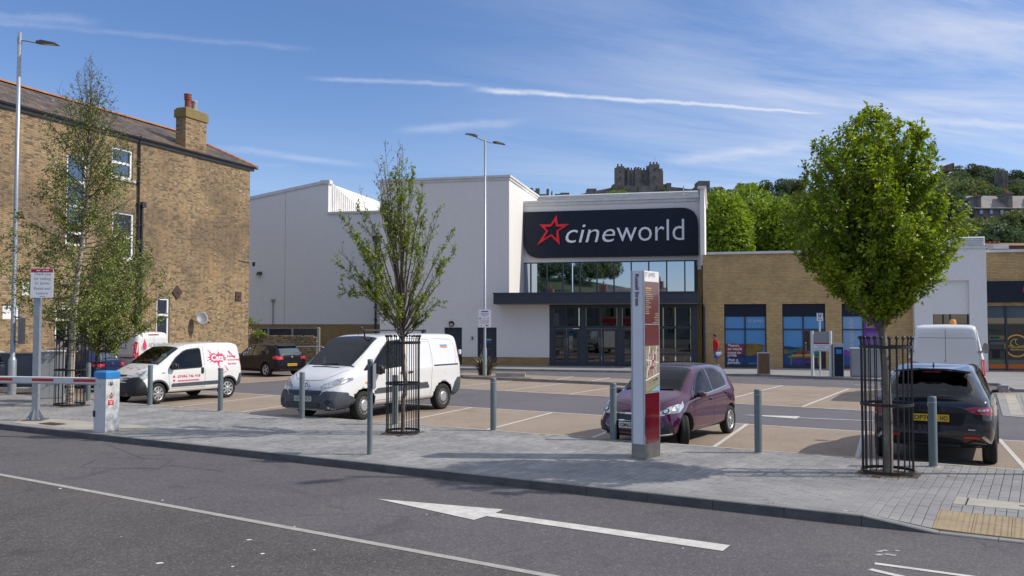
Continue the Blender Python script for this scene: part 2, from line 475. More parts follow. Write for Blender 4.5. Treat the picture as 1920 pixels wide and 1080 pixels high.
# vehicles
pm('paint_white', (0.74, 0.745, 0.74), 0.28, col2=(0.70, 0.70, 0.68), vs=1.2, coat=0.8, coord='object')
pm('paint_dirty', (0.44, 0.40, 0.33), 0.6, coord='object')
pm('paint_purple', (0.062, 0.006, 0.040), 0.12, 0.2, coat=1.0)
pm('paint_black', (0.006, 0.006, 0.012), 0.3, 0.0, coat=0.15, spec=0.3)
pm('paint_dkgrey', (0.012, 0.016, 0.028), 0.18, 0.3, coat=1.0)
pm('paint_blue', (0.008, 0.022, 0.10), 0.22, 0.35, coat=1.0)
pm('paint_silver', (0.34, 0.37, 0.42), 0.28, 0.55, coat=1.0)
pm('bumper_grey', (0.050, 0.060, 0.076), 0.55, col2=(0.075, 0.085, 0.10), vs=5, coord='object')
pm('trim_black', (0.015, 0.016, 0.018), 0.45)
pm('car_glass', (0.018, 0.022, 0.03), 0.03, 1.0, coat=0.5)
pm('car_glass_tint', (0.20, 0.24, 0.25), 0.03, 1.0, coat=0.5)
pm('chrome', (0.62, 0.63, 0.65), 0.12, 1.0)
pm('lamp_clear', (0.62, 0.64, 0.66), 0.12, 0.45, coat=1.0, col2=(0.28, 0.29, 0.30), vs=9, vlo=0.45, vhi=0.6, coord='object')
pm('lamp_red', (0.62, 0.010, 0.014), 0.12, coat=1.0)
pm('lamp_dkred', (0.26, 0.006, 0.012), 0.12, coat=1.0)
pm('lamp_amber', (0.75, 0.25, 0.02), 0.2, coat=1.0)
pm('rim_silver', (0.50, 0.51, 0.52), 0.35, 0.6)
pm('rim_steel', (0.16, 0.145, 0.13), 0.6, 0.3)
pm('plate_white', (0.55, 0.55, 0.53), 0.5)
pm('plate_yellow', (0.66, 0.42, 0.01), 0.5)
pm('vinyl_pink', (0.60, 0.055, 0.14), 0.45)
pm('vinyl_text', (0.17, 0.17, 0.19), 0.5)
pm('seat_dark', (0.02, 0.02, 0.022), 0.9)
m = bpy.data.materials.new('see_glass')
m.use_nodes = True
w = NT(m.node_tree)
w.n.clear()
_o, _t, _g = w.new('ShaderNodeOutputMaterial'), w.new('ShaderNodeBsdfTransparent'), w.new('ShaderNodeBsdfGlossy')
_t.inputs[0].default_value = (0.55, 0.63, 0.62, 1)
_g.inputs['Roughness'].default_value = 0.01
_l = w.new('ShaderNodeFresnel')
_l.inputs[0].default_value = 1.55
_x = w.new('ShaderNodeMixShader')
w.l.new(_l.outputs[0], _x.inputs[0])
w.l.new(_t.outputs[0], _x.inputs[1])
w.l.new(_g.outputs[0], _x.inputs[2])
w.l.new(_x.outputs[0], _o.inputs[0])
MATS['see_glass'] = m
# shop graphics
pm('vinyl_sky', (0.10, 0.29, 0.55), 0.25, spec=0.5)
pm('vinyl_sky2', (0.20, 0.36, 0.58), 0.25)
pm('vinyl_red', (0.26, 0.035, 0.06), 0.3)
pm('vinyl_yellow', (0.26, 0.16, 0.02), 0.3, col2=(0.12, 0.08, 0.02), vs=3)
pm('vinyl_green', (0.04, 0.20, 0.08), 0.3, col2=(0.02, 0.10, 0.05), vs=3)
pm('vinyl_teal', (0.01, 0.20, 0.26), 0.3)
pm('vinyl_navy', (0.008, 0.03, 0.12), 0.25, col2=(0.01, 0.07, 0.22), vs=0.8)
pm('vinyl_blue', (0.010, 0.09, 0.27), 0.25)
pm('vinyl_purple', (0.20, 0.03, 0.34), 0.3)
pm('vinyl_brown', (0.04, 0.022, 0.018), 0.3)
pm('vinyl_olive', (0.20, 0.26, 0.06), 0.3)
pm('bench_yellow', (0.50, 0.42, 0.06), 0.4)
pm('bench_red', (0.40, 0.03, 0.03), 0.4)
pm('orange', (0.60, 0.13, 0.01), 0.4)
pm('gold', (0.75, 0.36, 0.03), 0.4)
pm('soft_green', (0.10, 0.17, 0.06), 0.5)
pm('screen_blue', (0.02, 0.22, 0.55), 0.2)
pm('p_blue', (0.01, 0.08, 0.42), 0.4)
pm('lamp_glass', (0.62, 0.58, 0.42), 0.3)
pm('skin', (0.45, 0.22, 0.14), 0.6)
pm('skin_dark', (0.33, 0.15, 0.10), 0.6)
pm('shirt_red', (0.55, 0.012, 0.015), 0.8)
pm('shorts_blue', (0.02, 0.13, 0.50), 0.8)
pm('cloth_white', (0.72, 0.72, 0.74), 0.85)
pm('hair', (0.05, 0.03, 0.022), 0.9)
pm('map_paper', (0.34, 0.28, 0.21), 0.35, col2=(0.25, 0.19, 0.14), vs=9, coat=0.5)
pm('beige_wall', (0.42, 0.38, 0.30), 0.9, col2=(0.36, 0.32, 0.26), vs=0.6)
M = MATS
# ------------------------------------------------------------------ mesh builder
class MB:
 def __init__(s):
  s.v, s.f, s.m = [], [], []
  s.mats = []
  s.sm = []
 def mi(s, mat):
  if mat is None:
   return 0
  if mat not in s.mats:
   s.mats.append(mat)
  return s.mats.index(mat)
 def add(s, vs, fs, mat=None, smooth=False, X=None):
  o = len(s.v)
  if X is not None:
   vs = [X @ Vector(p) for p in vs]
  s.v += [tuple(p) for p in vs]
  k = s.mi(mat)
  for f in fs:
   s.f.append(tuple(o + i for i in f))
   s.m.append(k)
   s.sm.append(smooth)
  return s
 def box(s, c, d, mat=None, rz=0.0, X=None, ch=0.0):
  hx, hy, hz = d[0] / 2, d[1] / 2, d[2] / 2
  if ch:
   vs = []
   for z, k in ((-hz, 1), (hz - ch, 1), (hz, 0)):
    for sx, sy in ((-1, -1), (1, -1), (1, 1), (-1, 1)):
     vs.append((sx * (hx - (0 if k else ch)), sy * (hy - (0 if k else ch)), z))
   fs = [(3, 2, 1, 0), (8, 9, 10, 11)]
   for b in (0, 4):
    for i in range(4):
     j = (i + 1) % 4
     fs.append((b + i, b + j, b + 4 + j, b + 4 + i))
  else:
   vs = [(-hx, -hy, -hz), (hx, -hy, -hz), (hx, hy, -hz), (-hx, hy, -hz), (-hx, -hy, hz), (hx, -hy, hz), (hx, hy, hz), (-hx, hy, hz)]
   fs = [(3, 2, 1, 0), (4, 5, 6, 7), (0, 1, 5, 4), (1, 2, 6, 5), (2, 3, 7, 6), (3, 0, 4, 7)]
  T = Matrix.Translation(c) @ Matrix.Rotation(rz, 4, 'Z')
  if X is not None:
   T = X @ T
  return s.add(vs, fs, mat, X=T)
 def span(s, a, b, mat=None, X=None):
  """box between two opposite corners"""
  c = [(a[i] + b[i]) / 2 for i in range(3)]
  d = [abs(a[i] - b[i]) for i in range(3)]
  return s.box(c, d, mat, X=X)
 def prism(s, poly, z0, z1, mat=None, X=None, top=True, bottom=True, side_mat=None):
  n = len(poly)
  vs = [(p[0], p[1], z0) for p in poly] + [(p[0], p[1], z1) for p in poly]
  fs = []
  if top:
   fs.append(tuple(range(n, 2 * n)))
  if bottom:
   fs.append(tuple(reversed(range(n))))
  s.add(vs, fs, mat, X=X)
  s.add(vs, [(i, (i + 1) % n, n + (i + 1) % n, n + i) for i in range(n)], side_mat or mat, X=X)
  return s
 def tube(s, pts, rs, n=6, mat=None, smooth=True, cap=True, X=None):
  pts = [Vector(p) for p in pts]
  if not hasattr(rs, '__len__'):
   rs = [rs] * len(pts)
  vs, fs = [], []
  prev = None
  for i, p in enumerate(pts):
   d = (pts[min(i + 1, len(pts) - 1)] - pts[max(i - 1, 0)])
   if d.length < 1e-9:
    d = Vector((0, 0, 1))
   d.normalize()
   if prev is None:
    a = d.orthogonal().normalized()
   else:
    a = (prev - d * prev.dot(d))
    a = a.normalized() if a.length > 1e-6 else d.orthogonal().normalized()
   prev = a
   b = d.cross(a)
   for k in range(n):
    t = 2 * math.pi * k / n
    vs.append(p + (a * math.cos(t) + b * math.sin(t)) * rs[i])
  for i in range(len(pts) - 1):
   for k in range(n):
    k2 = (k + 1) % n
    fs.append((i * n + k, i * n + k2, (i + 1) * n + k2, (i + 1) * n + k))
  s.add(vs, fs, mat, smooth, X=X)
  if cap:
   L = (len(pts) - 1) * n
   s.add([vs[k] for k in range(n)], [tuple(reversed(range(n)))], mat, False, X=X)
   s.add([vs[L + k] for k in range(n)], [tuple(range(n))], mat, False, X=X)
  return s
 def lathe(s, prof, n=20, mat=None, X=None, smooth=True):
  """profile of (r, z) round local z"""
  vs, fs = [], []
  for r, z in prof:
   for k in range(n):
    t = 2 * math.pi * k / n
    vs.append((r * math.cos(t), r * math.sin(t), z))
  for i in range(len(prof) - 1):
   for k in range(n):
    k2 = (k + 1) % n
    fs.append((i * n + k, i * n + k2, (i + 1) * n + k2, (i + 1) * n + k))
  return s.add(vs, fs, mat, smooth, X=X)
 def sphere(s, c, r, mat=None, n=10, X=None, sc_=(1, 1, 1)):
  prof = [(max(1e-4, r * math.sin(math.pi * i / (n - 2))), -r * math.cos(math.pi * i / (n - 2))) for i in range(n - 1)]
  T = Matrix.Translation(c) @ Matrix.Diagonal((*sc_, 1))
  return s.lathe(prof, n, mat, X=(X @ T) if X is not None else T)
 def mesh(s, name):
  me = bpy.data.meshes.new(name)
  me.from_pydata(s.v, [], s.f)
  for m in s.mats:
   me.materials.append(m)
  me.polygons.foreach_set('material_index', s.m)
  me.polygons.foreach_set('use_smooth', s.sm)
  me.update()
  return me
 def build(s, name, parent=None, mat=None, kind=None, label=None):
  if mat is not None and not s.mats:
   s.mats = [mat]
  o = bpy.data.objects.new(name, s.mesh(name))
  COL.objects.link(o)
  if parent is not None:
   o.parent = parent
  if kind:
   o['kind'] = kind
  if label:
   o['label'] = label
  return o
def tag(o, label, cat, group=None, kind=None):
 if label:
  o['label'] = label
 if cat:
  o['category'] = cat
 if group:
  o['group'] = group
 if kind:
  o['kind'] = kind
 return o
def empty(name, loc=(0, 0, 0), rz=0.0, label=None, cat=None, group=None, kind=None, scale=1.0):
 o = bpy.data.objects.new(name, None)
 COL.objects.link(o)
 o.location = loc
 o.rotation_euler = (0, 0, rz)
 o.scale = (scale,) * 3
 o.empty_display_size = 0.2
 return tag(o, label, cat, group, kind)
def copy_tree(o, parent=None):
 c = o.copy()
 COL.objects.link(c)
 if parent is not None:
  c.parent = parent
 for ch in list(o.children):
  copy_tree(ch, c)
 return c
def basis(o, u, v):
 """matrix with local x = u, y = v, z = u x v"""
 u, v = Vector(u).normalized(), Vector(v).normalized()
 n = u.cross(v)
 m = Matrix.Identity(4)
 for i in range(3):
  m[i][0], m[i][1], m[i][2], m[i][3] = u[i], v[i], n[i], o[i]
 return m
_txt = {}
def text_mesh(body, shear=0.0, bold=0.0, depth=0.0, spacing=1.0):
 key = (body, shear, bold, depth, spacing)
 if key in _txt:
  return _txt[key]
 cu = bpy.data.curves.new('text', 'FONT')
 cu.body = body
 cu.size = 1.0
 cu.shear = shear
 cu.offset = bold
 cu.extrude = depth
 cu.space_character = spacing
 cu.resolution_u = 3
 o = bpy.data.objects.new('text', cu)
 COL.objects.link(o)
 bpy.context.view_layer.update()
 dg = bpy.context.evaluated_depsgraph_get()
 me = bpy.data.meshes.new_from_object(o.evaluated_get(dg))
 vs = [v.co.copy() for v in me.vertices]
 fs = [tuple(p.vertices) for p in me.polygons]
 bpy.data.objects.remove(o)
 bpy.data.curves.remove(cu)
 bpy.data.meshes.remove(me)
 _txt[key] = (vs, fs)
 return vs, fs
def add_text(mb, body, X, width=None, height=None, mat=None, align='C', **kw):
 """text in the local x/y plane of X, scaled to a width (and x/y box height)"""
 vs, fs = text_mesh(body, **kw)
 if not vs:
  return
 x0, x1 = min(v.x for v in vs), max(v.x for v in vs)
 y0, y1 = min(v.y for v in vs), max(v.y for v in vs)
 sx = sy = None
 if width:
  sx = width / (x1 - x0)
 if height:
  sy = height / (y1 - y0)
 sx = sx or sy
 sy = sy or sx
 off = {'C': (x0 + x1) / 2, 'L': x0, 'R': x1}[align]
 mb.add([((v.x - off) * sx, (v.y - y0) * sy, v.z * 1.0) for v in vs], fs, mat, X=X)
# ------------------------------------------------------------------ the ground
KX, KY = 0.8565, -0.5161       # direction of the kerb (to the right of the picture), N points away from the road
NX, NY = 0.5161, 0.8565
KERB, EDGE, ROADZ = 11.26, 15.93, -0.01
def SN(s, n, z=0.0):
 return Vector((s * KX + n * NX, s * KY + n * NY, z + PV))
def toSN(p):
 return p[0] * KX + p[1] * KY, p[0] * NX + p[1] * NY
S_DROP0 = toSN(GV(1614, 967))[0]
S_DROP1 = toSN(GV(1758, 1004, -0.115))[0]
def pz(s, n):
 d = min(1.0, max(0.0, (s - S_DROP0) / (S_DROP1 - S_DROP0)))
 k = min(1.0, max(0.0, 1.0 - (n - KERB) / 1.2))
 return -0.112 * d * k
def sheet(name, poly, z, mat, thick=None, kind='structure', parent=None):
 mb = MB()
 if thick:
  mb.prism([(p[0], p[1]) for p in poly], z - thick, z, M[mat], bottom=False)
 else:
  mb.add([(p[0], p[1], z) for p in poly], [tuple(range(len(poly)))], M[mat])
 o = mb.build(name, parent)
 if kind:
  o['kind'] = kind
 return o
gm = MB()
gm.add([(-2500, -2500, -0.16), (2500, -2500, -0.16), (2500, 2500, -0.16), (-2500, 2500, -0.16)], [(0, 1, 2, 3)], M['ground_grey'])
gm.build('ground', kind='structure')
# carriageway: far lane beyond the white line and the older near side
a0, a1 = G(0, 890, ROADZ), G(1030, 1080, ROADZ)
ld = (a1 - a0).normalized()
ln_ = Vector((-ld.y, ld.x, 0))
if ln_.y < 0:
 ln_ = -ln_
L0, L1 = a0 - ld * 40, a1 + ld * 25
far0, far1 = SN(-60, KERB + 0.1), SN(30, KERB + 0.1)
sheet('road', [L0, L1, far1 + Vector((0, 0, 0)), far0], ROADZ, 'asphalt_road')
near_off = -ln_ * 14
sheet('road', [L0 + near_off, L1 + near_off, L1, L0], ROADZ - 0.0005, 'asphalt_old')
def strip(mb, p, q, w, z, mat):
 """painted strip between two ground points"""
 p, q = Vector((p[0], p[1], 0)), Vector((q[0], q[1], 0))
 d = (q - p).normalized()
 n = Vector((-d.y, d.x, 0)) * (w / 2)
 vs = [(*(p - n).xy, z), (*(q - n).xy, z), (*(q + n).xy, z), (*(p + n).xy, z)]
 mb.add(vs, [(0, 1, 2, 3)], mat)
mk = MB()
strip(mk, L0, L1, 0.105, ROADZ + 0.004, M['centre_line'])
mk.build('road_marking', kind='structure')
# straight-ahead arrow
ap = [(707, 936), (943.5, 956), (929, 962.5), (1369, 1023.2), (1355, 1034), (912, 968.4), (888.6, 975.5)]
P_ = [G(x, y, ROADZ) for x, y in ap]
mk = MB()
zz = ROADZ + 0.006
mk.add([(*p.xy, zz) for p in P_], [(0, 1, 2), (0, 2, 5, 6), (2, 3, 4, 5)], M['white_line'])
mk.build('road_arrow', kind='structure')
mk = MB()
for a, b, w_ in (((1640, 1057), (1830, 1083), 0.075), ((1631, 1068), (1735, 1092), 0.08)):
 strip(mk, G(*a, ROADZ), G(*b, ROADZ), w_, ROADZ + 0.005, M['white_line'])
mk.build('road_marking', kind='structure')
mk = MB()
for i in range(11):
 p = G(1650 + RN.uniform(-6, 34), 1036 + RN.uniform(-5, 10), ROADZ)
 pts = [(p.x + RN.uniform(0.5, 1) * 0.05 * math.cos(t), p.y + RN.uniform(0.5, 1) * 0.035 * math.sin(t), ROADZ + 0.004 + i * 0.0002) for t in [k * 1.047 for k in range(6)]]
 mk.add(pts, [tuple(range(6))], M['worn_line'])
mk.build('worn_paint_patch', kind='structure')
# saw cuts of a detection loop, sealed with bitumen
pm('bitumen', (0.03, 0.03, 0.032), 0.6)
mk = MB()
for a, b in (((150, 877), (298, 879)), ((150, 877), (180, 862)), ((298, 879), (326, 861)), ((200, 833), (270, 861)), ((326, 861), (200, 858)), ((320, 873), (420, 884))):
 strip(mk, G(*a, ROADZ), G(*b, ROADZ), 0.014, ROADZ + 0.002, M['bitumen'])
mk.build('saw_cut', kind='structure')
# litter and bird droppings
mk = MB()
for (x, y, r) in ((113, 916, 0.03), (304, 938, 0.022), (467, 1012, 0.03), (300, 1056, 0.035), (492, 1038, 0.025), (436, 1062, 0.02), (552, 987, 0.02), (590, 1031, 0.018), (227, 1006, 0.012), (800, 965, 0.015), (830, 966, 0.012), (958, 926, 0.012), (1043, 841, 0.03), (1586, 958, 0.03), (1280, 1028, 0.014)):
 onp = y < 910 and x > 960 or (x, y) == (1586, 958)
 z = PV + 0.004 if onp else ROADZ + 0.003
 p = G(x, y, z)
 pts = [(p.x + r * RN.uniform(0.5, 1.3) * math.cos(t), p.y + r * RN.uniform(0.4, 1.2) * math.sin(t), z + 0.001) for t in [k * 0.785 for k in range(8)]]
 mk.add(pts, [tuple(range(8))], M['paper_white'])
lit = mk.build('litter', kind='stuff')
# base slab under the paving and the car park
bs = MB()
vs = []
Ss = [-60, -20, S_DROP0, S_DROP1, 0, 10, 30]
base = [SN(s, KERB + 0.13, pz(s, KERB + 0.13) - (0.022 if s < S_DROP0 else 0.045)) for s in Ss] + [SN(s, KERB + 1.2, -0.022 if s < S_DROP0 else -0.035) for s in Ss] + [SN(s, EDGE + 0.06, -0.022) for s in Ss]
n = len(Ss)
bs.add(base, [(i, i + 1, n + i + 1, n + i) for i in range(n - 1)] + [(n + i, n + i + 1, 2 * n + i + 1, 2 * n + i) for i in range(n - 1)], M['joint_sand'])
bs.build('pavement_bed', kind='structure')
# the kerb: one object per stone
kerb = empty('kerb', (0, 0, 0), kind='structure')
s = -40.0
stones = []
while s < S_DROP0 - 0.5:
 stones.append((s, s + 0.915))
 s += 0.915
off = S_DROP0 - stones[-1][1]
stones = [(a + off, b + off) for a, b in stones]
stones.append((S_DROP0, S_DROP1))
s = S_DROP1
while s < 7:
 stones.append((s, s + 0.6))
 s += 0.6
for a, b in stones:
 mb = MB()
 g = 0.004
 prof = [(KERB, -0.2), (KERB + 0.008, -0.014), (KERB + 0.02, 0.0), (KERB + 0.132, 0.0), (KERB + 0.132, -0.2)]
 vs = []
 jit = RN.uniform(-0.002, 0.002)
 for ss in (a + g, b - g):
  for nn, z in prof:
   dz = -0.112 * min(1.0, max(0.0, (ss - S_DROP0) / (S_DROP1 - S_DROP0)))
   vs.append(SN(ss, nn + jit, z + (dz if z > -0.1 else 0)))
 k = len(prof)
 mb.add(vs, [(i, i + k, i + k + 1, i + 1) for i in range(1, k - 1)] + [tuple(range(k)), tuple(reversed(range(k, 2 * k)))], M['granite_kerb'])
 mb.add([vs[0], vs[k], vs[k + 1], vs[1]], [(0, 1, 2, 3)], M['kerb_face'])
 mb.build('kerb_stone', kerb)
# tree pits, cover and tactile panel are left out of the paving
BIG, MID, BIRCH, BIRCH2 = GV(1665, 888), GV(755, 812), GV(130, 761), G(178, 736)
pits = [(BIG, 0.43), (MID, 0.40), (BIRCH, 0.46)]
CW = 0.121
def snap(s):
 return -36.0 + CW * round((s + 36.0) / CW)
S_T0, S_T1 = snap(toSN(GV(1754, 990, -0.1))[0]), 3.0
N_T0, N_T1 = KERB + 0.14, KERB + 0.94
c0 = GV(1797, 936, -0.02)
S_C0, N_C0 = toSN(c0)
S_C0 = snap(S_C0)
N_C0 = N_T1 + 0.36
N_C1 = N_C0 + 0.52
def blocked(s, n, w, l):
 cx, cy = s + w / 2, n + l / 2
 p = SN(cx, cy)
 for q, r in pits:
  if (p - q).length < r:
   return True
 return False
paving = empty('pavement', (0, 0, 0), kind='structure')
pav = []
s = -36.0
while s < 4.6:
 n = KERB + 0.138 if s + CW / 2 < S_T0 else N_T1 + 0.002
 while n < EDGE - 0.02:
  if s + CW / 2 > S_C0 and abs(n - N_C0) < 0.004:
   n = N_C1
  l = RN.choice((0.2, 0.26, 0.32, 0.36))
  l = min(l, EDGE - n)
  if s + CW / 2 > S_C0 and n < N_C0:
   l = min(l, N_C0 - n)
   if N_C0 - n - l < 0.07:
    l = N_C0 - n
  if l > 0.06 and not blocked(s, n, CW, l):
   pav.append((s, n, l))
  n += l
 s += CW
def paver_geo(mb, s, n, l, mat):
 g, c = 0.0035, 0.004
 dz = RN.uniform(-0.002, 0.002)
 a, b, e, f = s + g, s + CW - g, n + g, n + l - g
 vs = []
 for (x, y, z) in ((a, e, -0.018), (b, e, -0.018), (b, f, -0.018), (a, f, -0.018), (a, e, -c), (b, e, -c), (b, f, -c), (a, f, -c),
                      (a + c, e + c, 0), (b - c, e + c, 0), (b - c, f - c, 0), (a + c, f - c, 0)):
  vs.append(SN(x, y, z + dz + pz(x, y)))
 fs = [(8, 9, 10, 11)]
 for q in (0, 4):
  for i in range(4):
   j = (i + 1) % 4
   fs.append((q + i, q + j, q + 4 + j, q + 4 + i))
 mb.add(vs, fs, mat)
def seen_size(s, n, l):
 p = SN(s, n)
 if p.y < 1:
  return 0
 x = 960 + F * p.x / p.y
 if x > 1930:
  return 0
 return 1 / p.y
pav.sort(key=lambda t: -seen_size(*t))
for t in pav[:290]:
 mb = MB()
 paver_geo(mb, *t, M['paver'])
 mb.build('paver', paving)
mb = MB()
for t in pav[290:]:
 paver_geo(mb, *t, M['paver'])
mb.build('small_pavers', paving, kind='stuff')
# flush edging between the paving and the bays
mb = MB()
s = -36.0
while s < 5:
 mb.box(SN(s + 0.45, EDGE + 0.055, -0.068), (0.892, 0.10, 0.14), M['concrete'], rz=math.atan2(KY, KX))
 s += 0.9
mb.build('edging_strip', kind='structure')
# tactile paving: one object per tile
tact = empty('tactile_paving', (0, 0, 0), kind='structure')
for i in range(9):
 for j in range(2):
  sa, na = S_T0 + i * 0.4, N_T0 + j * 0.4
  mb = MB()
  g = 0.003
  vs = [SN(x, y, z + pz(x, y)) for (x, y, z) in ((sa + g, na + g, -0.02), (sa + 0.4 - g, na + g, -0.02), (sa + 0.4 - g, na + 0.4 - g, -0.02), (sa + g, na + 0.4 - g, -0.02),
                                                   (sa + g, na + g, 0), (sa + 0.4 - g, na + g, 0), (sa + 0.4 - g, na + 0.4 - g, 0), (sa + g, na + 0.4 - g, 0))]
  mb.add(vs, [(4, 5, 6, 7), (0, 1, 5, 4), (1, 2, 6, 5), (2, 3, 7, 6), (3, 0, 4, 7)], M['tactile'])
  for a in range(6):
   for b in range(6):
    cx, cy = sa + 0.033 + a * 0.0667, na + 0.033 + b * 0.0667
    z = pz(cx, cy)
    c = SN(cx, cy, 0)
    z += PV
    ring = [(0.013, 0.0), (0.009, 0.006)]
    v2 = []
    for r, zz_ in ring:
     for k in range(6):
      v2.append((c.x + r * math.cos(k * 1.047), c.y + r * math.sin(k * 1.047), z + zz_))
    mb.add(v2, [(k, (k + 1) % 6, 6 + (k + 1) % 6, 6 + k) for k in range(6)] + [tuple(range(6, 12))], M['tactile'])
  mb.build('tactile_tile', tact)
# concrete inspection cover let into the paving
cv = empty('inspection_cover', SN(S_C0 + 0.49, (N_C0 + N_C1) / 2, -0.008), math.atan2(KY, KX), 'pale concrete inspection cover set in the grey paving behind the buff tactile tiles', 'cover')
mb = MB()
mb.box((0.62, 0, 0), (1.9, 0.512, 0.02), M['concrete'])
mb.build('slab', cv)
mb = MB()
mb.box((-0.42, 0, 0), (0.13, 0.512, 0.022), M['concrete'])
mb.build('end_stone', cv)
mb = MB()
mb.box((0.28, 0.02, 0.011), (0.07, 0.045, 0.006), M['rust'])
mb.build('lifting_eye', cv)
# concrete apron by the barrier, drain grate
ap = [GV(20, 792), GV(215, 812.5), GV(330, 812), GV(260, 797), GV(60, 783)]
sheet('concrete_apron', ap, PV + 0.004, 'concrete', kind='structure')
gr = empty('drain_grate', GV(98, 795, 0.006), math.atan2(KY, KX), 'small rusty drain grate in the concrete beside the sign post', 'drain')
mb = MB()
mb.box((0, 0, 0), (0.62, 0.30, 0.008), M['soil'])
mb.build('grate_frame', gr)
for i in range(12):
 mb = MB()
 mb.box((-0.27 + i * 0.049, 0, 0.008), (0.022, 0.27, 0.012), M['rust'])
 mb.build('grate_bar', gr)
# tree pits with soil and fallen leaves
for (q, r) in pits:
 mb = MB()
 mb.add([(q.x + r * 1.08 * math.cos(k * 0.3927), q.y + r * 1.08 * math.sin(k * 0.3927), PV - 0.006) for k in range(16)], [tuple(range(16))], M['soil'])
 o = mb.build('tree_pit_soil', kind='stuff')
mb = MB()
for i in range(230):
 q, r = pits[0] if i % 3 else pits[1]
 a, d = RN.uniform(0, 6.28), r * RN.uniform(0.3, 1.35)
 x, y = q.x + d * math.cos(a), q.y + d * math.sin(a)
 t = RN.uniform(0, 6.28)
 w_, l_ = 0.012, 0.024
 ux, uy = math.cos(t), math.sin(t)
 z = PV + 0.003 + RN.uniform(0, 0.006)
 mb.add([(x - ux * l_, y - uy * l_, z), (x - uy * w_, y + ux * w_, z + 0.006), (x + ux * l_, y + uy * l_, z + 0.002), (x + uy * w_, y - ux * w_, z + 0.008)], [(0, 1, 2, 3)], M['dead_leaf'])
mb.build('fallen_leaves', kind='stuff')
# small weeds and moss in the joints
mb = MB()
for (x, y, k) in ((1240, 852, 26), (1255, 855, 22), (1268, 852, 14), (1430, 938, 12), (1448, 943, 12), (1780, 893, 14), (1788, 885, 10), (800, 803, 10), (560, 785, 12), (672, 855, 10), (612, 851, 8), (615, 783, 10)):
 p = GV(x, y)
 for i in range(k):
  a, d = RN.uniform(0, 6.28), RN.uniform(0, 0.10)
  bx, by = p.x + d * 1.6 * math.cos(a), p.y + d * 0.4 * math.sin(a)
  t = RN.uniform(0, 6.28)
  h = RN.uniform(0.006, 0.022)
  mb.add([(bx - 0.006 * math.cos(t), by - 0.006 * math.sin(t), PV), (bx + 0.006 * math.cos(t), by + 0.006 * math.sin(t), PV), (bx + RN.uniform(-0.01, 0.01), by + RN.uniform(-0.01, 0.01), PV + h)], [(0, 1, 2)], M['moss'])
mb.build('weeds', kind='stuff')
# ------------------------------------------------------------------ car park surfaces
far1a, far1b = G(440, 737), G(1616, 809.3)
fd = (far1b - far1a).normalized()
far1a, far1b = far1a - fd * 26, far1b + fd * 14
e0, e1 = SN(-45, EDGE + 0.1), SN(13, EDGE + 0.1)
t2a, t2b = G(860.6, 728.4), G(1616, 769.2)
td = (t2b - t2a).normalized()
t2l, t2r = t2a - td * 2.2, G(1872, 784)
f3a, f3b = G(986, 703.6), G(1616, 729)
f3l, f3r = f3a + (f3a - f3b).normalized() * 3.6, f3b + (f3b - f3a).normalized() * 3.4
sheet('car_park', [e0, e1, SN(30, EDGE + 0.1), SN(30, 60), SN(-70, 60), SN(-60, EDGE + 0.1)], 0.0, 'asphalt_park', 0.02)
sheet('parking_bays', [e0, e1, far1b, far1a], 0.004, 'resin_tan')
# tan bays left, where the black hatchback stands
sheet('parking_bays', [t2l, t2r, f3r, f3l], 0.004, 'resin_tan')
lft = [G(100, 700), G(458, 718.5), G(540, 712), G(600, 703), G(455, 699), G(180, 690)]
sheet('parking_bays', lft, 0.004, 'resin_tan')
sheet('parking_bays', [G(1885, 826), far1b + Vector((0.5, 0, 0)), e1 + Vector((3, -1, 0)), e1], 0.0045, 'resin_tan')
mk = MB()
WL = M['white_line']
def pl(a, b, w_=0.075, z=0.008, ext=0.0):
 p, q = G(*a), G(*b)
 d = (q - p).normalized() * ext
 strip(mk, p - d, q + d, w_, z, WL)
strip(mk, far1a, far1b, 0.085, 0.008, WL)
strip(mk, t2l, t2r, 0.085, 0.008, WL)
strip(mk, f3l, f3r, 0.07, 0.008, WL)
pl((1152, 724.5), (1616, 746.3), 0.055, 0.0082, 0.0)
pl((1616, 746.3), (1700, 750.5), 0.055, 0.0082)
# bay lines, near row: regular bays through the measured ones
sA, sB = toSN(GV(895, 801.5))[0], toSN(GV(1325, 836))[0]
bw_ = (sB - sA) / 2
bdir = G(1038.5, 773.8) - GV(895, 801.5)
bdir.z = 0
bdir.normalize()
nfar = toSN(G(1125, 778.4))[1] - EDGE - 0.13
for k in range(-12, 6):
 p = SN(sA + k * bw_, EDGE + 0.1)
 strip(mk, p, p + bdir * (nfar / (bdir.x * NX + bdir.y * NY)), 0.085, 0.0084, WL)
for a, b in (((948.8, 732.6), (1057, 719.2)), ((1066.8, 738.9), (1146, 727.2)), ((863.7, 724.4), (959, 714.3)), ((1504.6, 763), (1591.7, 729)),
             ((1344, 755.6), (1377, 745.6)), ((1377, 745.6), (1467.8, 722.9)), ((1040, 713), (1075, 706.5)), ((1110, 714.5), (1143, 708.2))):
 pl(a, b, 0.085, 0.0084)
pl((100, 700), (458, 718.5), 0.08, 0.0084)
pl((458, 718.5), (538, 712.5), 0.08, 0.0086)
# arrow in the aisle and short dashes
pl((1496, 783.6), (1700, 792.5), 0.10, 0.008)
P_ = [G(1390, 778), G(1500, 781.2), G(1493, 785.6)]
mk.add([(*p.xy, 0.0088) for p in P_], [(0, 1, 2)], WL)
pl((1601, 722), (1640, 722.6), 0.14, 0.008)
mk.build('bay_marking', kind='structure')
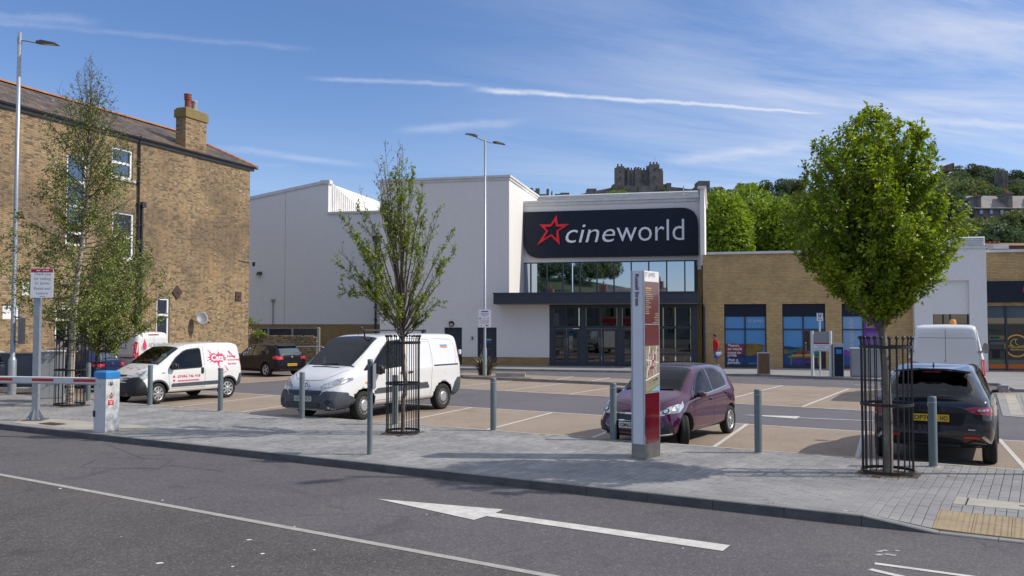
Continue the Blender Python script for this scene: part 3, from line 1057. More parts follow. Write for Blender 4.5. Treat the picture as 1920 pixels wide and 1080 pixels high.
# low kerb of the planting strip in the middle of the car park
isl = empty('planting_kerb', (0, 0, 0), label='low concrete kerb dividing the tan bays beside the spiky plant', cat='kerb')
A_, B_ = G(868, 710), G(1149, 722.3)
d_ = (B_ - A_).normalized()
Ln = (B_ - A_).length
k = int(Ln / 0.9)
for i in range(k + 1):
 mb = MB()
 c = A_ + d_ * (0.45 + i * 0.9)
 mb.box((c.x, c.y + 0.06, 0.055), (0.89, 0.13, 0.13), M['granite_kerb'], rz=math.atan2(d_.y, d_.x), ch=0.01)
 mb.build('kerb_stone', isl)
# soil of the planter and the pale block at its end
q0 = G(868, 706)
sheet('planter_soil', [A_ + Vector((0, 0.12, 0)), A_ + d_ * 3.0 + Vector((0, 0.12, 0)), A_ + d_ * 3.3 + Vector((0.2, 1.3, 0)), A_ + Vector((-0.2, 1.7, 0))], 0.07, 'soil', 0.07, kind='structure')
mb = MB()
p1, p2 = G(944, 706.5), G(983, 706.8)
mb.box(((p1.x + p2.x) / 2 - 0.15, p1.y + 0.1, 0.09), (1.35, 0.14, 0.18), M['concrete'], rz=-0.2, ch=0.015)
tag(mb.build('planter_edging'), 'pale concrete block edging just right of the spiky plant', 'kerb')
# far pavement in front of the shops
fk = [(-60, 62), (600, 688), (860, 693.4), (1184, 699), (1370, 704.8), (1440, 706.3), (1616, 713.7), (1760, 720.5), (1872, 723.5)]
fkp = [Vector((-30, 52, 0))] + [G(*q) for q in fk[1:]]
backp = [Vector((30, 40, 0)), Vector((45, 60, 0)), Vector((-35, 60, 0))]
pm('far_paving', (0.28, 0.27, 0.265), 0.85, col2=(0.23, 0.225, 0.22), vs=0.8, fine=0.15, fs=25)
poly = fkp + [Vector((17.6, 30.9, 0)), Vector((30, 27, 0))] + backp
mb = MB()
mb.prism([(p.x, p.y) for p in poly], 0.0, 0.098, M['far_paving'], bottom=False, side_mat=M['granite_kerb'])
mb.build('far_pavement', kind='structure')
# paved crossing to the right: grey setts with a pale border
px_ = [G(1880, 780), G(1990, 790), G(1990, 735), G(1868, 738)]
sheet('paved_crossing', px_, 0.012, 'far_paving', 0.012)
mk = MB()
strip(mk, G(1871, 722.3, 0.1), G(1990, 724.5, 0.1), 0.32, 0.103, M['tactile'])
strip(mk, G(1868, 739.5), G(1990, 741.5), 0.4, 0.016, M['tactile'])
strip(mk, G(1894, 741), G(1907, 779), 0.3, 0.0165, M['concrete'])
for i in range(9):
 strip(mk, G(1905 + i * 9, 741), G(1915 + i * 11, 779), 0.02, 0.0162, M['joint_sand'])
mk.build('crossing_paving', kind='structure')
# kerb stones of the far pavement, one by one
fkerb = empty('far_kerb', (0, 0, 0), kind='structure')
for i in range(1, len(fkp) - 1):
 a, b = fkp[i], fkp[i + 1]
 L = (b - a).length
 m = max(1, int(round(L / 0.9)))
 d = (b - a) / m
 for j in range(m):
  c = a + d * (j + 0.5)
  mb = MB()
  mb.box((c.x, c.y + 0.05, 0.05), (d.length - 0.012, 0.14, 0.106), M['granite_kerb'], rz=math.atan2(d.y, d.x), ch=0.01)
  mb.build('kerb_stone', fkerb)
# ------------------------------------------------------------------ the cinema
PO = G(1030, 685.5, 0.1)
PA = rad(-13.0)
PU = Vector((math.cos(PA), math.sin(PA), 0))
PB = Vector((-math.sin(PA), math.cos(PA), 0))      # to the back
def LP(x, y, d=0.0):
 """pixel on the vertical plane d metres behind the street front -> local (s, z)"""
 o = Vector((PO.x, PO.y, 0)) + PB * d
 r = ray(x, y)
 t = (o - Vector((0, 0, CH))).dot(PB) / r.dot(PB)
 p = Vector((0, 0, CH)) + r * t
 return (p - o).dot(PU), p.z
def cin_empty(name, **kw):
 return empty(name, (PO.x, PO.y, 0), PA, **kw)
def rect(x0, y0, x1, y1, d=0.0):
 """local s0,z0,s1,z1 from pixel corners; heights read at the middle"""
 s0, s1 = LP(x0, y0, d)[0], LP(x1, y1, d)[0]
 zt = LP((x0 + x1) / 2, y0, d)[1]
 zb = LP((x0 + x1) / 2, y1, d)[1]
 return s0, zb, s1, zt
cin = cin_empty('cinema', label='white rendered cinema with dark rounded sign, canopy and glazed entrance', cat='cinema')
RW, AN, GD = M['render_white'], M['anthracite'], M['glass_dark']
D = 3.8
sL = LP(713, 500)[0]
sR = LP(954.6, 400)[0]
zT = LP(954.6, 328)[1]
zT0 = LP(786, 335)[1]
sE = LP(1030, 600)[0]
zpl = LP(980, 670)[1]
# tall auditorium block with door openings cut by building it from pieces
d1 = rect(833, 614, 866, 683)
d2 = rect(895, 614, 931, 684)
zt_d = d1[3]
canz0, canz1 = LP(1000, 569.5, -1.2)[1], LP(925, 550, -1.2)[1]
mb = MB()
mb.prism([(sL, 0), (sR, 0), (sR, 12), (sL, 12)], canz0, zT - 0.12, RW)
mb.span((sL, 0, zt_d), (sE, 12, canz0), RW)
mb.span((sL, 0, zpl), (d1[0], 12, zt_d), RW)
mb.span((d1[2], 0, zpl), (d2[0], 12, zt_d), RW)
mb.span((d2[2], 0, zpl), (sE, 12, zt_d), RW)
mb.build('wall', cin)
mb = MB()
for a, b in ((sL, d1[0]), (d1[2], d2[0]), (d2[2], sE)):
 mb.span((a, 0.02, 0.1), (b, 11.9, zpl), M['plinth_brick'])
mb.build('brick_plinth', cin)
mb = MB()
mb.span((sL - 0.1, -0.10, zT - 0.12), (sR + 0.10, 12.1, zT), M['coping'])
mb.span((sL - 0.04, -0.05, zT - 0.26), (sR + 0.05, 12.05, zT - 0.122), M['coping'])
mb.build('coping', cin)
# doors
for i, (dd, lab) in enumerate(((d1, None), (d2, 'door with green and blue notice and push bar'))):
 mb = MB()
 fw = 0.07
 mb.span((dd[0], 0.12, 0.1), (dd[0] + fw, 0.22, dd[3]), AN)
 mb.span((dd[2] - fw, 0.12, 0.1), (dd[2], 0.22, dd[3]), AN)
 mb.span((dd[0] + fw, 0.12, dd[3] - fw), (dd[2] - fw, 0.22, dd[3]), AN)
 fr = mb.build('door_frame', cin)
 mb = MB()
 mb.span((dd[0] + fw + .004, 0.16, 0.11), (dd[2] - fw - .004, 0.21, dd[3] - fw - .004), AN)
 do = mb.build('door', cin, label=lab)
 mb = MB()
 mb.box((dd[0] + 0.18, 0.13, 1.1), (0.03, 0.05, 0.26), M['steel'])
 mb.build('handle', do)
 if i:
  zz = LP(917, 640)[1]
  mb = MB()
  mb.box((LP(914, 640)[0], 0.152, zz + 0.09), (0.42, 0.006, 0.12), pm('notice_green', (0.02, 0.22, 0.09), 0.5))
  mb.box((LP(914, 640)[0], 0.152, zz - 0.04), (0.42, 0.006, 0.12), pm('notice_blue', (0.02, 0.07, 0.32), 0.5))
  mb.box((LP(914, 640)[0] + .04, 0.147, zz + 0.09), (0.24, 0.003, 0.03), M['print_white'])
  mb.build('notice', do)
  mb = MB()
  mb.box((LP(914, 655)[0], 0.145, LP(914, 654.5)[1]), (0.36, 0.03, 0.03), M['steel'])
  mb.build('letter_plate', do)
  # warm strip below in the reveal
mb = MB()
ks, kz = LP(886, 634)
mb.box((ks, -0.03, kz), (0.10, 0.05, 0.2), M['galv'])
mb.box((ks, -0.06, kz), (0.05, 0.02, 0.12), M['cap_black'])
mb.build('keypad', cin)
ls, lz = LP(847, 607)
mb = MB()
X = Matrix.Translation((ls, 0, lz)) @ Matrix.Rotation(rad(90), 4, 'X')
mb.lathe([(0.15, 0), (0.16, 0.06), (0.12, 0.10), (0.0001, 0.11)], 18, M['cap_black'], X=X)
bh = mb.build('bulkhead_light', cin)
mb = MB()
mb.lathe([(0.13, 0.07), (0.10, 0.115), (0.0001, 0.13)], 18, M['lamp_glass'], X=X)
mb.build('lens', bh)
mb = MB()
mb.box((ls, -0.115, lz + 0.07), (0.25, 0.06, 0.10), M['cap_black'])
mb.build('lamp_hood', bh)
# set-back left portion with sloping roof, lower parapet and ribbed cladding face
DL = 6.0
a0 = LP(440, 376, DL)[0]
zc0 = LP(462, 376, DL)[1]
a1, zc1 = LP(605, 345, DL)
a2 = LP(616, 345, DL)[0]
zp = LP(650, 397, DL)[1]
zbb = LP(560, 608, DL)[1]
sl = (zc1 - zc0) / (a1 - LP(462, 376, DL)[0])
zc00 = zc1 - sl * (a1 - a0)
mb = MB()
pts = [(a0, zbb), (a2, zbb), (a2, zc1 + .02), (a1, zc1), (a0, zc00)]
XR = Matrix.Translation((0, DL + 9, 0)) @ Matrix.Rotation(rad(90), 4, 'X')
mb.prism(pts, 0, 9, RW, X=XR)
mb.span((a2, DL, zbb), (sL + 0.3, DL + 9, zp - 0.12), RW)
mb.build('wall', cin)
mb = MB()
mb.span((a0, DL + 0.03, 0.1), (sL + 0.3, DL + 8.9, zbb), M['plinth_brick'])
mb.build('brick_plinth', cin)
mb = MB()
mb.prism([(a0, zc00), (a1, zc1), (a1, zc1 + 0.2), (a0, zc00 + 0.2)], 0, 9.12, M['coping'], X=Matrix.Translation((0, DL + 9.06, 0)) @ Matrix.Rotation(rad(90), 4, 'X'))
mb.span((a1 - 0.12, DL - 0.1, zc1), (a2 + 0.12, DL + 0.4, zc1 + 0.24), M['coping'])
mb.span((a2, DL - 0.08, zp - 0.12), (sL + 0.2, DL + 0.4, zp + 0.02), M['coping'])
mb.build('coping', cin)
# ribbed wall facing right above the lower parapet, falling to the back
z1b = zc1 + 0.15
for k in range(26):
 y0 = DL + 0.35 + k * 0.34
 h0 = z1b - (z1b - zp) * (y0 - DL) / 9.4
 mb = MB()
 mb.span((a2, y0, zp - 0.1), (a2 + 0.03, y0 + 0.17, h0), M['coping'])
 mb.span((a2, y0 + 0.17, zp - 0.1), (a2 + 0.09, y0 + 0.34, h0 - 0.01), M['coping'])
 mb.build('cladding_panel', cin)
# joint, conduit, junction box, wall lamp, downpipe
mb = MB()
for px0, ya, yb in ((533, 362, 608),):
 s0, z0 = LP(px0, yb, DL)
 z1 = LP(px0, ya, DL)[1]
 mb.span((s0, DL - 0.003, z0), (s0 + 0.02, DL + 0.01, z1), M['print_grey'])
mb.build('movement_joint', cin)
mb = MB()
s0, z0 = LP(512, 608, DL)
z1 = LP(512, 563, DL)[1]
mb.tube([(s0, DL - 0.04, z0), (s0, DL - 0.04, z1)], 0.03, 6, M['cabinet_grey'])
cd = mb.build('conduit', cin)
mb = MB()
mb.box((s0 + 0.02, DL - 0.07, z1), (0.22, 0.14, 0.16), M['cabinet_grey'])
mb.build('junction_box', cin)
s0, z0 = LP(487, 513, DL)
mb = MB()
mb.add([(s0 - .16, DL, z0 - .09), (s0 + .16, DL, z0 - .09), (s0 + .16, DL, z0 + .12), (s0 - .16, DL, z0 + .12), (s0 - .16, DL - .2, z0 - .09), (s0 + .16, DL - .2, z0 - .09), (s0 + .13, DL - .08, z0 + .12), (s0 - .13, DL - .08, z0 + .12)],
       [(4, 5, 6, 7), (0, 4, 7, 3), (1, 2, 6, 5), (3, 7, 6, 2), (0, 1, 5, 4)], M['cap_black'])
mb.build('wall_lamp', cin)
s0 = LP(704, 600, DL - 0.1)[0]
zh = LP(704, 452, DL)[1]
mb = MB()
mb.tube([(s0, DL - 0.1, 0.1), (s0, DL - 0.1, zh)], 0.07, 8, M['gutter'])
mb.box((s0, DL - 0.12, zh + 0.15), (0.35, 0.22, 0.34), M['gutter'])
for zz in (1.6, 2.6, 3.4, 5.4, 7.0):
 mb.box((s0, DL - 0.1, zz), (0.19, 0.19, 0.08), M['gutter'])
mb.build('downpipe', cin)
# sign wall, recessed behind the front
w0, w1 = sR, LP(1322, 400, D)[0]
zS = LP(1150, 372, D)[1]
zg = LP(1140, 490, D)[1]
zgb = canz1 - 0.1
zleg = LP(1316, 505, D)[1]
g0, g1 = LP(975, 500, D)[0], LP(1305, 500, D)[0]
mb = MB()
mb.span((sR, D, zg), (w1, D + 5, zS - 0.13), RW)
mb.span((g1, D, zleg), (w1, D + 5, zg), RW)
mb.span((w1 - 0.22, 0.3, zleg), (w1, D, zS - 0.13), RW)
mb.build('wall', cin)
mb = MB()
mb.span((sR, D - 0.12, zS - 0.13), (w1 + 0.1, D + 5.1, zS), M['coping'])
mb.span((w1 - 0.34, 0.2, zS - 0.13), (w1 + 0.1, D - 0.12, zS), M['coping'])
mb.span((sR, D - 0.06, zS - 0.30), (w1 - 0.225, D, zS - 0.132), M['coping'])
mb.build('coping', cin)
# ribbed metal plant screen behind
DV = 8.0
v0, v1 = LP(975, 370, DV)[0], LP(1312, 357, DV)[0]
vz0, vz1 = LP(1150, 392, DV)[1], LP(1150, 362.5, DV)[1]
nb = 11
for k in range(nb):
 mb = MB()
 za = vz0 + (vz1 - vz0) * k / nb
 zb_ = vz0 + (vz1 - vz0) * (k + 1) / nb
 vs = [(v0, DV, za), (v1, DV, za), (v1, DV - 0.09, za + 0.02), (v0, DV - 0.09, za + 0.02), (v1, DV - 0.02, zb_), (v0, DV - 0.02, zb_), (v1 , DV + 3, za), (v1, DV + 3, zb_)]
 mb.add(vs, [(0, 1, 2, 3), (3, 2, 4, 5), (1, 6, 7, 4, 2)], M['cladding'])
 mb.build('louvre_blade', cin)
s0, z0 = LP(1282, 378, D + 1)
mb = MB()
mb.tube([(s0, D + 1, z0), (s0, D + 1, LP(1282, 348, D + 1)[1])], 0.03, 5, M['galv'])
mb.build('roof_mast', cin)
# upper glazing
mxs = [975, 994.8, 1025, 1055, 1087, 1119, 1151, 1183.5, 1216.4, 1250, 1284, 1305]
ss = [LP(x, 520, D)[0] for x in mxs]
for i in range(len(ss) - 1):
 mb = MB()
 mb.span((ss[i] + 0.03, D + 0.08, zgb), (ss[i + 1] - 0.03, D + 0.10, zg - 0.06), GD)
 mb.build('pane', cin)
for i, s_ in enumerate(ss):
 mb = MB()
 w_ = 0.10 if i in (0, len(ss) - 1) else 0.035
 mb.span((s_ - w_, D + 0.0, zgb), (s_ + w_, D + 0.14, zg - 0.06), AN)
 mb.build('mullion', cin)
mb = MB()
mb.span((ss[0] - 0.1, D - 0.01, zg - 0.06), (ss[-1] + 0.1, D + 0.15, zg), AN)
mb.build('head_rail', cin)
# canopy
c0_, c1_ = LP(925, 560, -1.2)[0], LP(1309, 560, -1.2)[0]
mb = MB()
mb.span((c0_, -1.2, canz0), (c1_, D, canz1), AN)
mb.span((c0_ - 0.03, -1.23, canz1 - 0.04), (c1_ + 0.03, -1.17, canz1 + 0.03), AN)
mb.build('canopy', cin)
mb = MB()
mb.span((c0_ + .05, -1.1, canz0 - 0.03), (c1_ - .05, -0.02, canz0 - .002), M['beige_wall'])
mb.build('soffit', cin)
# entrance glazing
e1s = LP(1307, 640)[0]
zen = canz0 - 0.02
ztr = LP(1160, 613)[1]
ztf = LP(1160, 577)[1]
bays_ = [(1038, 1086, True), (1098, 1157, True), (1166, 1214, True), (1221, 1266, False), (1266, 1295, False)]
solid = [(1030, 1038), (1086, 1098), (1157, 1166), (1214, 1221), (1295, 1307)]
for a, b in solid:
 mb = MB()
 mb.span((LP(a, 600)[0], 0.0, 0.1), (LP(b, 600)[0], 0.16, zen), AN)
 mb.build('post', cin)
mb = MB()
mb.span((sE + .02, 0.02, ztf), (e1s - .02, 0.14, zen - .01), AN)
mb.build('head_panel', cin)
mb = MB()
for a, b, dr in bays_:
 mb.span((LP(a, 600)[0], 0.025, ztr - 0.09), (LP(b, 600)[0], 0.135, ztr + 0.05), AN)
mb.build('transom', cin)
for a, b, dr in bays_:
 sa, sb = LP(a, 600)[0], LP(b, 600)[0]
 mid = (sa + sb) / 2
 halves = ((sa, mid), (mid, sb)) if (b - a) > 40 else ((sa, sb),)
 for (x0, x1) in halves:
  mb = MB()
  mb.span((x0 + 0.03, 0.07, ztr + 0.05), (x1 - 0.03, 0.09, ztf), M['entrance_glass'])
  mb.build('pane', cin)
  if dr:
   mb = MB()
   f_ = 0.13
   mb.span((x0 + .01, 0.04, 0.12), (x0 + f_, 0.10, ztr - 0.1), AN)
   mb.span((x1 - f_, 0.04, 0.12), (x1 - .01, 0.10, ztr - 0.1), AN)
   mb.span((x0 + f_, 0.04, 0.12), (x1 - f_, 0.10, 0.34), AN)
   mb.span((x0 + f_, 0.04, ztr - 0.22), (x1 - f_, 0.10, ztr - 0.1), AN)
   do = mb.build('glazed_door', cin)
   mb = MB()
   mb.span((x0 + f_, 0.065, 0.34), (x1 - f_, 0.08, ztr - 0.22), M['entrance_glass'])
   mb.build('pane', do)
   hs_ = x1 - 0.07 if x0 == sa else x0 + 0.07
   mb = MB()
   mb.tube([(hs_, 0.0, 0.9), (hs_, -0.03, 0.95), (hs_, -0.03, 1.55), (hs_, 0.0, 1.6)], 0.018, 6, M['steel'])
   mb.build('handle', do)
  else:
   mb = MB()
   mb.span((x0 + 0.03, 0.07, 0.25), (x1 - 0.03, 0.09, ztr - 0.09), M['entrance_glass'])
   mb.build('pane', cin)
   mb = MB()
   mb.span((x0 - .02, 0.03, 0.1), (x1 + .02, 0.12, 0.25), AN)
   mb.build('bottom_rail', cin)
 if (b - a) > 40 and dr:
  mb = MB()
  mb.span((mid - 0.03, 0.03, ztr + .05), (mid + 0.03, 0.13, ztf), AN)
  mb.build('mullion', cin)
# lobby side and floor behind glass
mb = MB()
mb.span((e1s, 0.3, 0.1), (e1s + 0.25, D + 0.2, zgb), M['plinth_brick'])
mb.span((g1 + 0.1, D - 0.02, zgb), (w1 - 0.02, D + 1, zleg - 0.002), M['plinth_brick'])
mb.build('brick_pier', cin)
# the big sign
def rounded(poly_c, radii, seg=8):
 """rounded polygon from corners with a radius each"""
 out = []
 n = len(poly_c)
 for i in range(n):
  p = Vector(poly_c[i])
  a = Vector(poly_c[i - 1])
  b = Vector(poly_c[(i + 1) % n])
  r = radii[i] if hasattr(radii, '__len__') else radii
  if r <= 0:
   out.append(p)
   continue
  u, v = (a - p), (b - p)
  r = min(r, u.length * 0.48, v.length * 0.48)
  u.normalize()
  v.normalize()
  p0, p1 = p + u * r, p + v * r
  for k in range(seg + 1):
   t = k / seg
   out.append(p0 * (1 - t) ** 2 + p * 2 * t * (1 - t) + p1 * t * t)
 return out
sg = rect(982, 393, 1309.5, 481.5, D - 0.2)
sign = cin_empty('cinema_sign', label='dark navy rounded sign board with red star and pale lettering above the entrance', cat='sign')
mb = MB()
XF = Matrix.Translation((0, D - 0.01, 0)) @ Matrix.Rotation(rad(90), 4, 'X')       # local x, z plane; extrusion towards the street
pts = rounded([(sg[0], sg[1]), (sg[2], sg[1]), (sg[2], sg[3]), (sg[0], sg[3])], [1.0, 0, 1.0, 0])
mb.prism([(p.x, p.y) for p in pts], 0, 0.20, M['sign_navy'], X=XF)
mb.build('sign_board', sign)
star = [(1044.3, 403), (1068, 420), (1050, 459.3), (1007, 460), (1012, 421.2)]
dS = D - 0.21
so = [Vector(LP(x, y, dS)) for x, y in star]
cen = sum(so, Vector((0, 0))) / 5
def inner_star(pts):
 out = []
 for i in range(5):
  p, q = pts[i], pts[(i + 1) % 5]
  # intersection of the two diagonals between neighbouring tips
  a1_, a2_ = pts[i], pts[(i + 2) % 5]
  b1_, b2_ = pts[(i + 1) % 5], pts[(i + 4) % 5]
  r_, s_ = a2_ - a1_, b2_ - b1_
  t = ((b1_ - a1_).x * s_.y - (b1_ - a1_).y * s_.x) / (r_.x * s_.y - r_.y * s_.x)
  x = a1_ + r_ * t
  out += [p, x]
 return out
st = inner_star(so)
si = [cen + (p - cen) * (0.58 if k % 2 == 0 else 0.66) for k, p in enumerate(st)]
n = len(st)
vs = [(p.x, p.y, 0.20) for p in st] + [(p.x, p.y, 0.20) for p in si] + [(p.x, p.y, 0.27) for p in st] + [(p.x, p.y, 0.27) for p in si]
fs = []
for i in range(n):
 j = (i + 1) % n
 fs += [(2 * n + i, 3 * n + i, 3 * n + j, 2 * n + j), (i, 2 * n + i, 2 * n + j, j), (n + i, n + j, 3 * n + j, 3 * n + i)]
mb = MB()
mb.add(vs, fs, M['star_red'], X=XF)
mb.build('star_emblem', sign)
for body, xa, xb, ybase, ytop, sh_, sk in (('cine', 1061, 1153.5, 455.6, 422, 0.22, None), ('world', 1156.5, 1283, 453.0, 413.8, 0.0, None)):
 mb = MB()
 s0, z0 = LP(xa, ybase, dS)
 s1 = LP(xb, ybase, dS)[0]
 z1 = LP(xa, ytop, dS)[1]
 vs, fs = text_mesh(body, shear=sh_, bold=-0.006, depth=0.035)
 x0, x1 = min(v.x for v in vs), max(v.x for v in vs)
 y0, y1 = min(v.y for v in vs), max(v.y for v in vs)
 kx, ky = (s1 - s0) / (x1 - x0), (z1 - z0) / (y1 - y0)
 mb.add([(s0 + (v.x - x0) * kx, z0 + (v.y - y0) * ky, 0.235 + v.z) for v in vs], fs, M['letter_white'], X=XF)
 mb.build('lettering', sign)
# ------------------------------------------------------------------ buff brick shop wing
wing = cin_empty('brick_shop_wing', label='long buff brick single storey wing with blue graphic shop windows', cat='shop building')
b0, b1 = LP(1318, 500)[0], LP(1713, 500)[0]
zR = LP(1500, 474.5)[1]
zRc = LP(1500, 470)[1]
wins = [rect(1357.6, 569.5, 1438, 691), rect(1466.5, 569.5, 1549, 692.5), rect(1578, 569.5, 1658, 694)]
zw = wins[1][3]
BB = M['buff_brick']
mb = MB()
mb.span((b0, 0, zw), (b1, 8, zR), BB)
edges = [b0] + [v for w_ in wins for v in (w_[0], w_[2])] + [b1]
for i in range(0, len(edges), 2):
 mb.span((edges[i], 0, 0.1), (edges[i + 1], 8, zw), BB)
mb.build('brick_wall', wing)
mb = MB()
mb.span((w1 + 0.13, -0.1, zR), (b1, 8.1, zRc), M['coping'])
mb.build('coping', wing)
# rainwater pipe next to the entrance
s0 = LP(1318.5, 640)[0]
zq = LP(1318, 577)[1]
mb = MB()
mb.tube([(s0 - 0.5, -0.1, zq + 0.2), (s0, -0.1, zq + 0.2), (s0 + .05, -0.1, zq), (s0 + .05, -0.1, 0.1)], 0.06, 8, M['gutter'])
mb.build('downpipe', wing)
def flat(mb, pts, mat, y):
 mb.add([(p[0], y, p[1]) for p in pts], [tuple(range(len(pts)))], mat)
def pxs(lst, d=0.12):
 return [LP(x, y, d) for x, y in lst]
VS = M['vinyl_sky']
rows = {0: (1397, 617), 1: (1506, 617.5), 2: (1618.5, 618)}
for i, w_ in enumerate(wins):
 s0, zb_, s1, zt_ = w_
 sm_, ztm = LP(rows[i][0], rows[i][1], 0.12)
 mb = MB()
 zf = LP(1500, 593.5, 0.1)[1]
 mb.span((s0 + .005, 0.10, zf), (s1 - .005, 0.2, zt_), M['sign_navy'])
 mb.build('fascia_panel', wing)
 # frame
 for a, b in ((s0, s0 + 0.06), (s1 - 0.06, s1), (sm_ - 0.035, sm_ + 0.035)):
  mb = MB()
  mb.span((a, 0.08, 0.1), (b, 0.2, zf), AN)
  mb.build('mullion', wing)
 mb = MB()
 mb.span((s0 + .06, 0.085, ztm - 0.03), (s1 - .06, 0.195, ztm + 0.03), AN)
 mb.build('transom', wing)
 mb = MB()
 mb.span((s0 + .06, 0.085, 0.1), (s1 - .06, 0.195, 0.25), AN)
 mb.build('bottom_rail', wing)
 cols = {0: VS, 1: VS, 2: M['vinyl_sky2']}
 for ci, (a, b) in enumerate(((s0 + 0.06, sm_ - 0.035), (sm_ + 0.035, s1 - 0.06))):
  for (za, zb2) in ((ztm + 0.03, zf), (0.25, ztm - 0.03)):
   mt = cols[i]
   if i == 2 and ci == 1:
    mt = M['vinyl_purple']
   mb = MB()
   mb.span((a, 0.13, za), (b, 0.15, zb2), mt)
   mb.build('pane', wing)
yv = 0.124
# first window: red and yellow hills, blue base, words
mb = MB()
flat(mb, pxs([(1360, 644.5), (1374, 643.8), (1396, 645), (1396, 664), (1360, 664)]), M['vinyl_red'], yv)
flat(mb, pxs([(1360, 663.5), (1396, 663.5), (1396, 671), (1360, 671)]), pm('vinyl_plum', (0.05, 0.02, 0.09), 0.3), yv)
flat(mb, pxs([(1398.5, 644.6), (1412, 643.8), (1425, 645.5), (1435, 647), (1431, 655), (1425, 664), (1410, 666.5), (1398.5, 667)]), M['vinyl_yellow'], yv)
flat(mb, pxs([(1398.5, 667), (1410, 666.5), (1425, 664), (1435, 662), (1435, 672), (1398.5, 672)]), M['vinyl_navy'], yv)
flat(mb, pxs([(1360, 671), (1396, 671), (1396, 687), (1360, 687)]), M['vinyl_navy'], yv)
flat(mb, pxs([(1398.5, 672), (1435, 672), (1435, 687), (1398.5, 687)]), M['vinyl_navy'], yv)
mb.build('window_graphic', wing)
mb = MB()
for k, (tx, y) in enumerate((("There's", 649.5), ('so much', 655.9), ('more to', 662.7), ('pride', 669.5), ('than a', 676.3), ('parade.', 683.1))):
 s0, z0 = LP(1364.5, y, 0.12)
 wd = {0: 22, 1: 27, 2: 25, 3: 17, 4: 20, 5: 24}[k] * 0.0262
 add_text(mb, tx, basis((s0, yv - .004, z0 - 0.02), (1, 0, 0), (0, 0, 1)), width=wd, mat=M['print_white'], align='L', bold=0.02)
s0, z0 = LP(1417, 606, 0.12)
add_text(mb, 'ST JAMES', basis((s0, yv - .004, z0), (1, 0, 0), (0, 0, 1)), width=0.78, mat=M['cladding'])
for k in range(5):
 mb.box((s0 - 0.34 + k * 0.17, yv - .004, z0 - 0.16), (0.03, 0.004, 0.03), M['cladding'])
s0, z0 = LP(1412, 681, 0.12)
for k in range(9):
 mb.box((s0 - 0.2 + k * 0.05, yv - .004, z0), (0.035, 0.004, 0.02), M['cladding'])
mb.build('window_lettering', wing)
# second window: hills, brown door and the rainbow bench
mb = MB()
flat(mb, pxs([(1468.5, 649), (1480, 649.5), (1492, 651), (1504.5, 650), (1504.5, 689), (1468.5, 689)]), M['vinyl_navy'], yv)
flat(mb, pxs([(1468.5, 655), (1478, 655.5), (1478, 663.5), (1468.5, 663.5)]), M['vinyl_yellow'], yv - .002)
flat(mb, pxs([(1478, 657), (1490, 655.5), (1497, 651.5), (1504.5, 650.5), (1504.5, 658), (1492, 660), (1478, 663.5)]), M['vinyl_green'], yv - .002)
flat(mb, pxs([(1507.5, 620), (1546, 620), (1546, 690), (1507.5, 690)]), M['vinyl_brown'], yv)
flat(mb, pxs([(1515, 658), (1538, 658), (1538, 665), (1515, 665)]), M['vinyl_teal'], yv - .003)
mb.box((LP(1511, 643)[0], yv - .01, LP(1511, 643)[1]), (0.06, 0.02, 0.06), M['lamp_glass'])
mb.box((LP(1511.5, 652)[0], yv - .01, LP(1511, 652)[1]), (0.02, 0.02, 0.30), M['lamp_glass'])
mb.build('window_graphic', wing)
mb = MB()
fan = [(1491, 665), (1495, 660.5), (1500, 657.8), (1506, 656.6), (1512, 657.6), (1516, 660), (1519, 664)]
flat(mb, pxs(fan + [(1519, 665.5), (1491, 666)]), M['bench_red'], yv - .012)
for k in range(6):
 p0, p1 = LP(1505, 665, 0.12), LP(1493 + k * 4.6, 659.6 - (2.0 if 0 < k < 5 else 0), 0.12)
 mb.add([(p0[0] - .015, yv - .016, p0[1]), (p0[0] + .015, yv - .016, p0[1]), (p1[0] + .012, yv - .016, p1[1]), (p1[0] - .012, yv - .016, p1[1])], [(0, 1, 2, 3)], M['vinyl_brown'])
flat(mb, pxs([(1484, 665), (1527, 664.2), (1527, 666.6), (1484, 667.5)]), M['bench_yellow'], yv - .018)
flat(mb, pxs([(1477.5, 667.2), (1538, 667.2), (1538, 670.2), (1477.5, 670.2)]), M['vinyl_olive'], yv - .020)
for x in (1483, 1534.5):
 flat(mb, pxs([(x - .9, 670), (x + .9, 670), (x + .9, 691), (x - .9, 691)]), M['vinyl_olive'], yv - .022)
for x0, x1, y, mt in ((1484, 1534, 673, 'vinyl_red'), (1484, 1534, 677, 'vinyl_purple'), (1484, 1534, 687.5, 'vinyl_purple'), (1484, 1534, 680, 'vinyl_blue')):
 flat(mb, pxs([(x0, y - .8), (x1, y - .8), (x1, y + .8), (x0, y + .8)]), M[mt], yv - .024)
for x in (1497, 1509, 1521):
 flat(mb, pxs([(x - .5, 670), (x + .5, 670), (x + .5, 689), (x - .5, 689)]), M['vinyl_purple'], yv - .026)
mb.build('bench_graphic', wing)
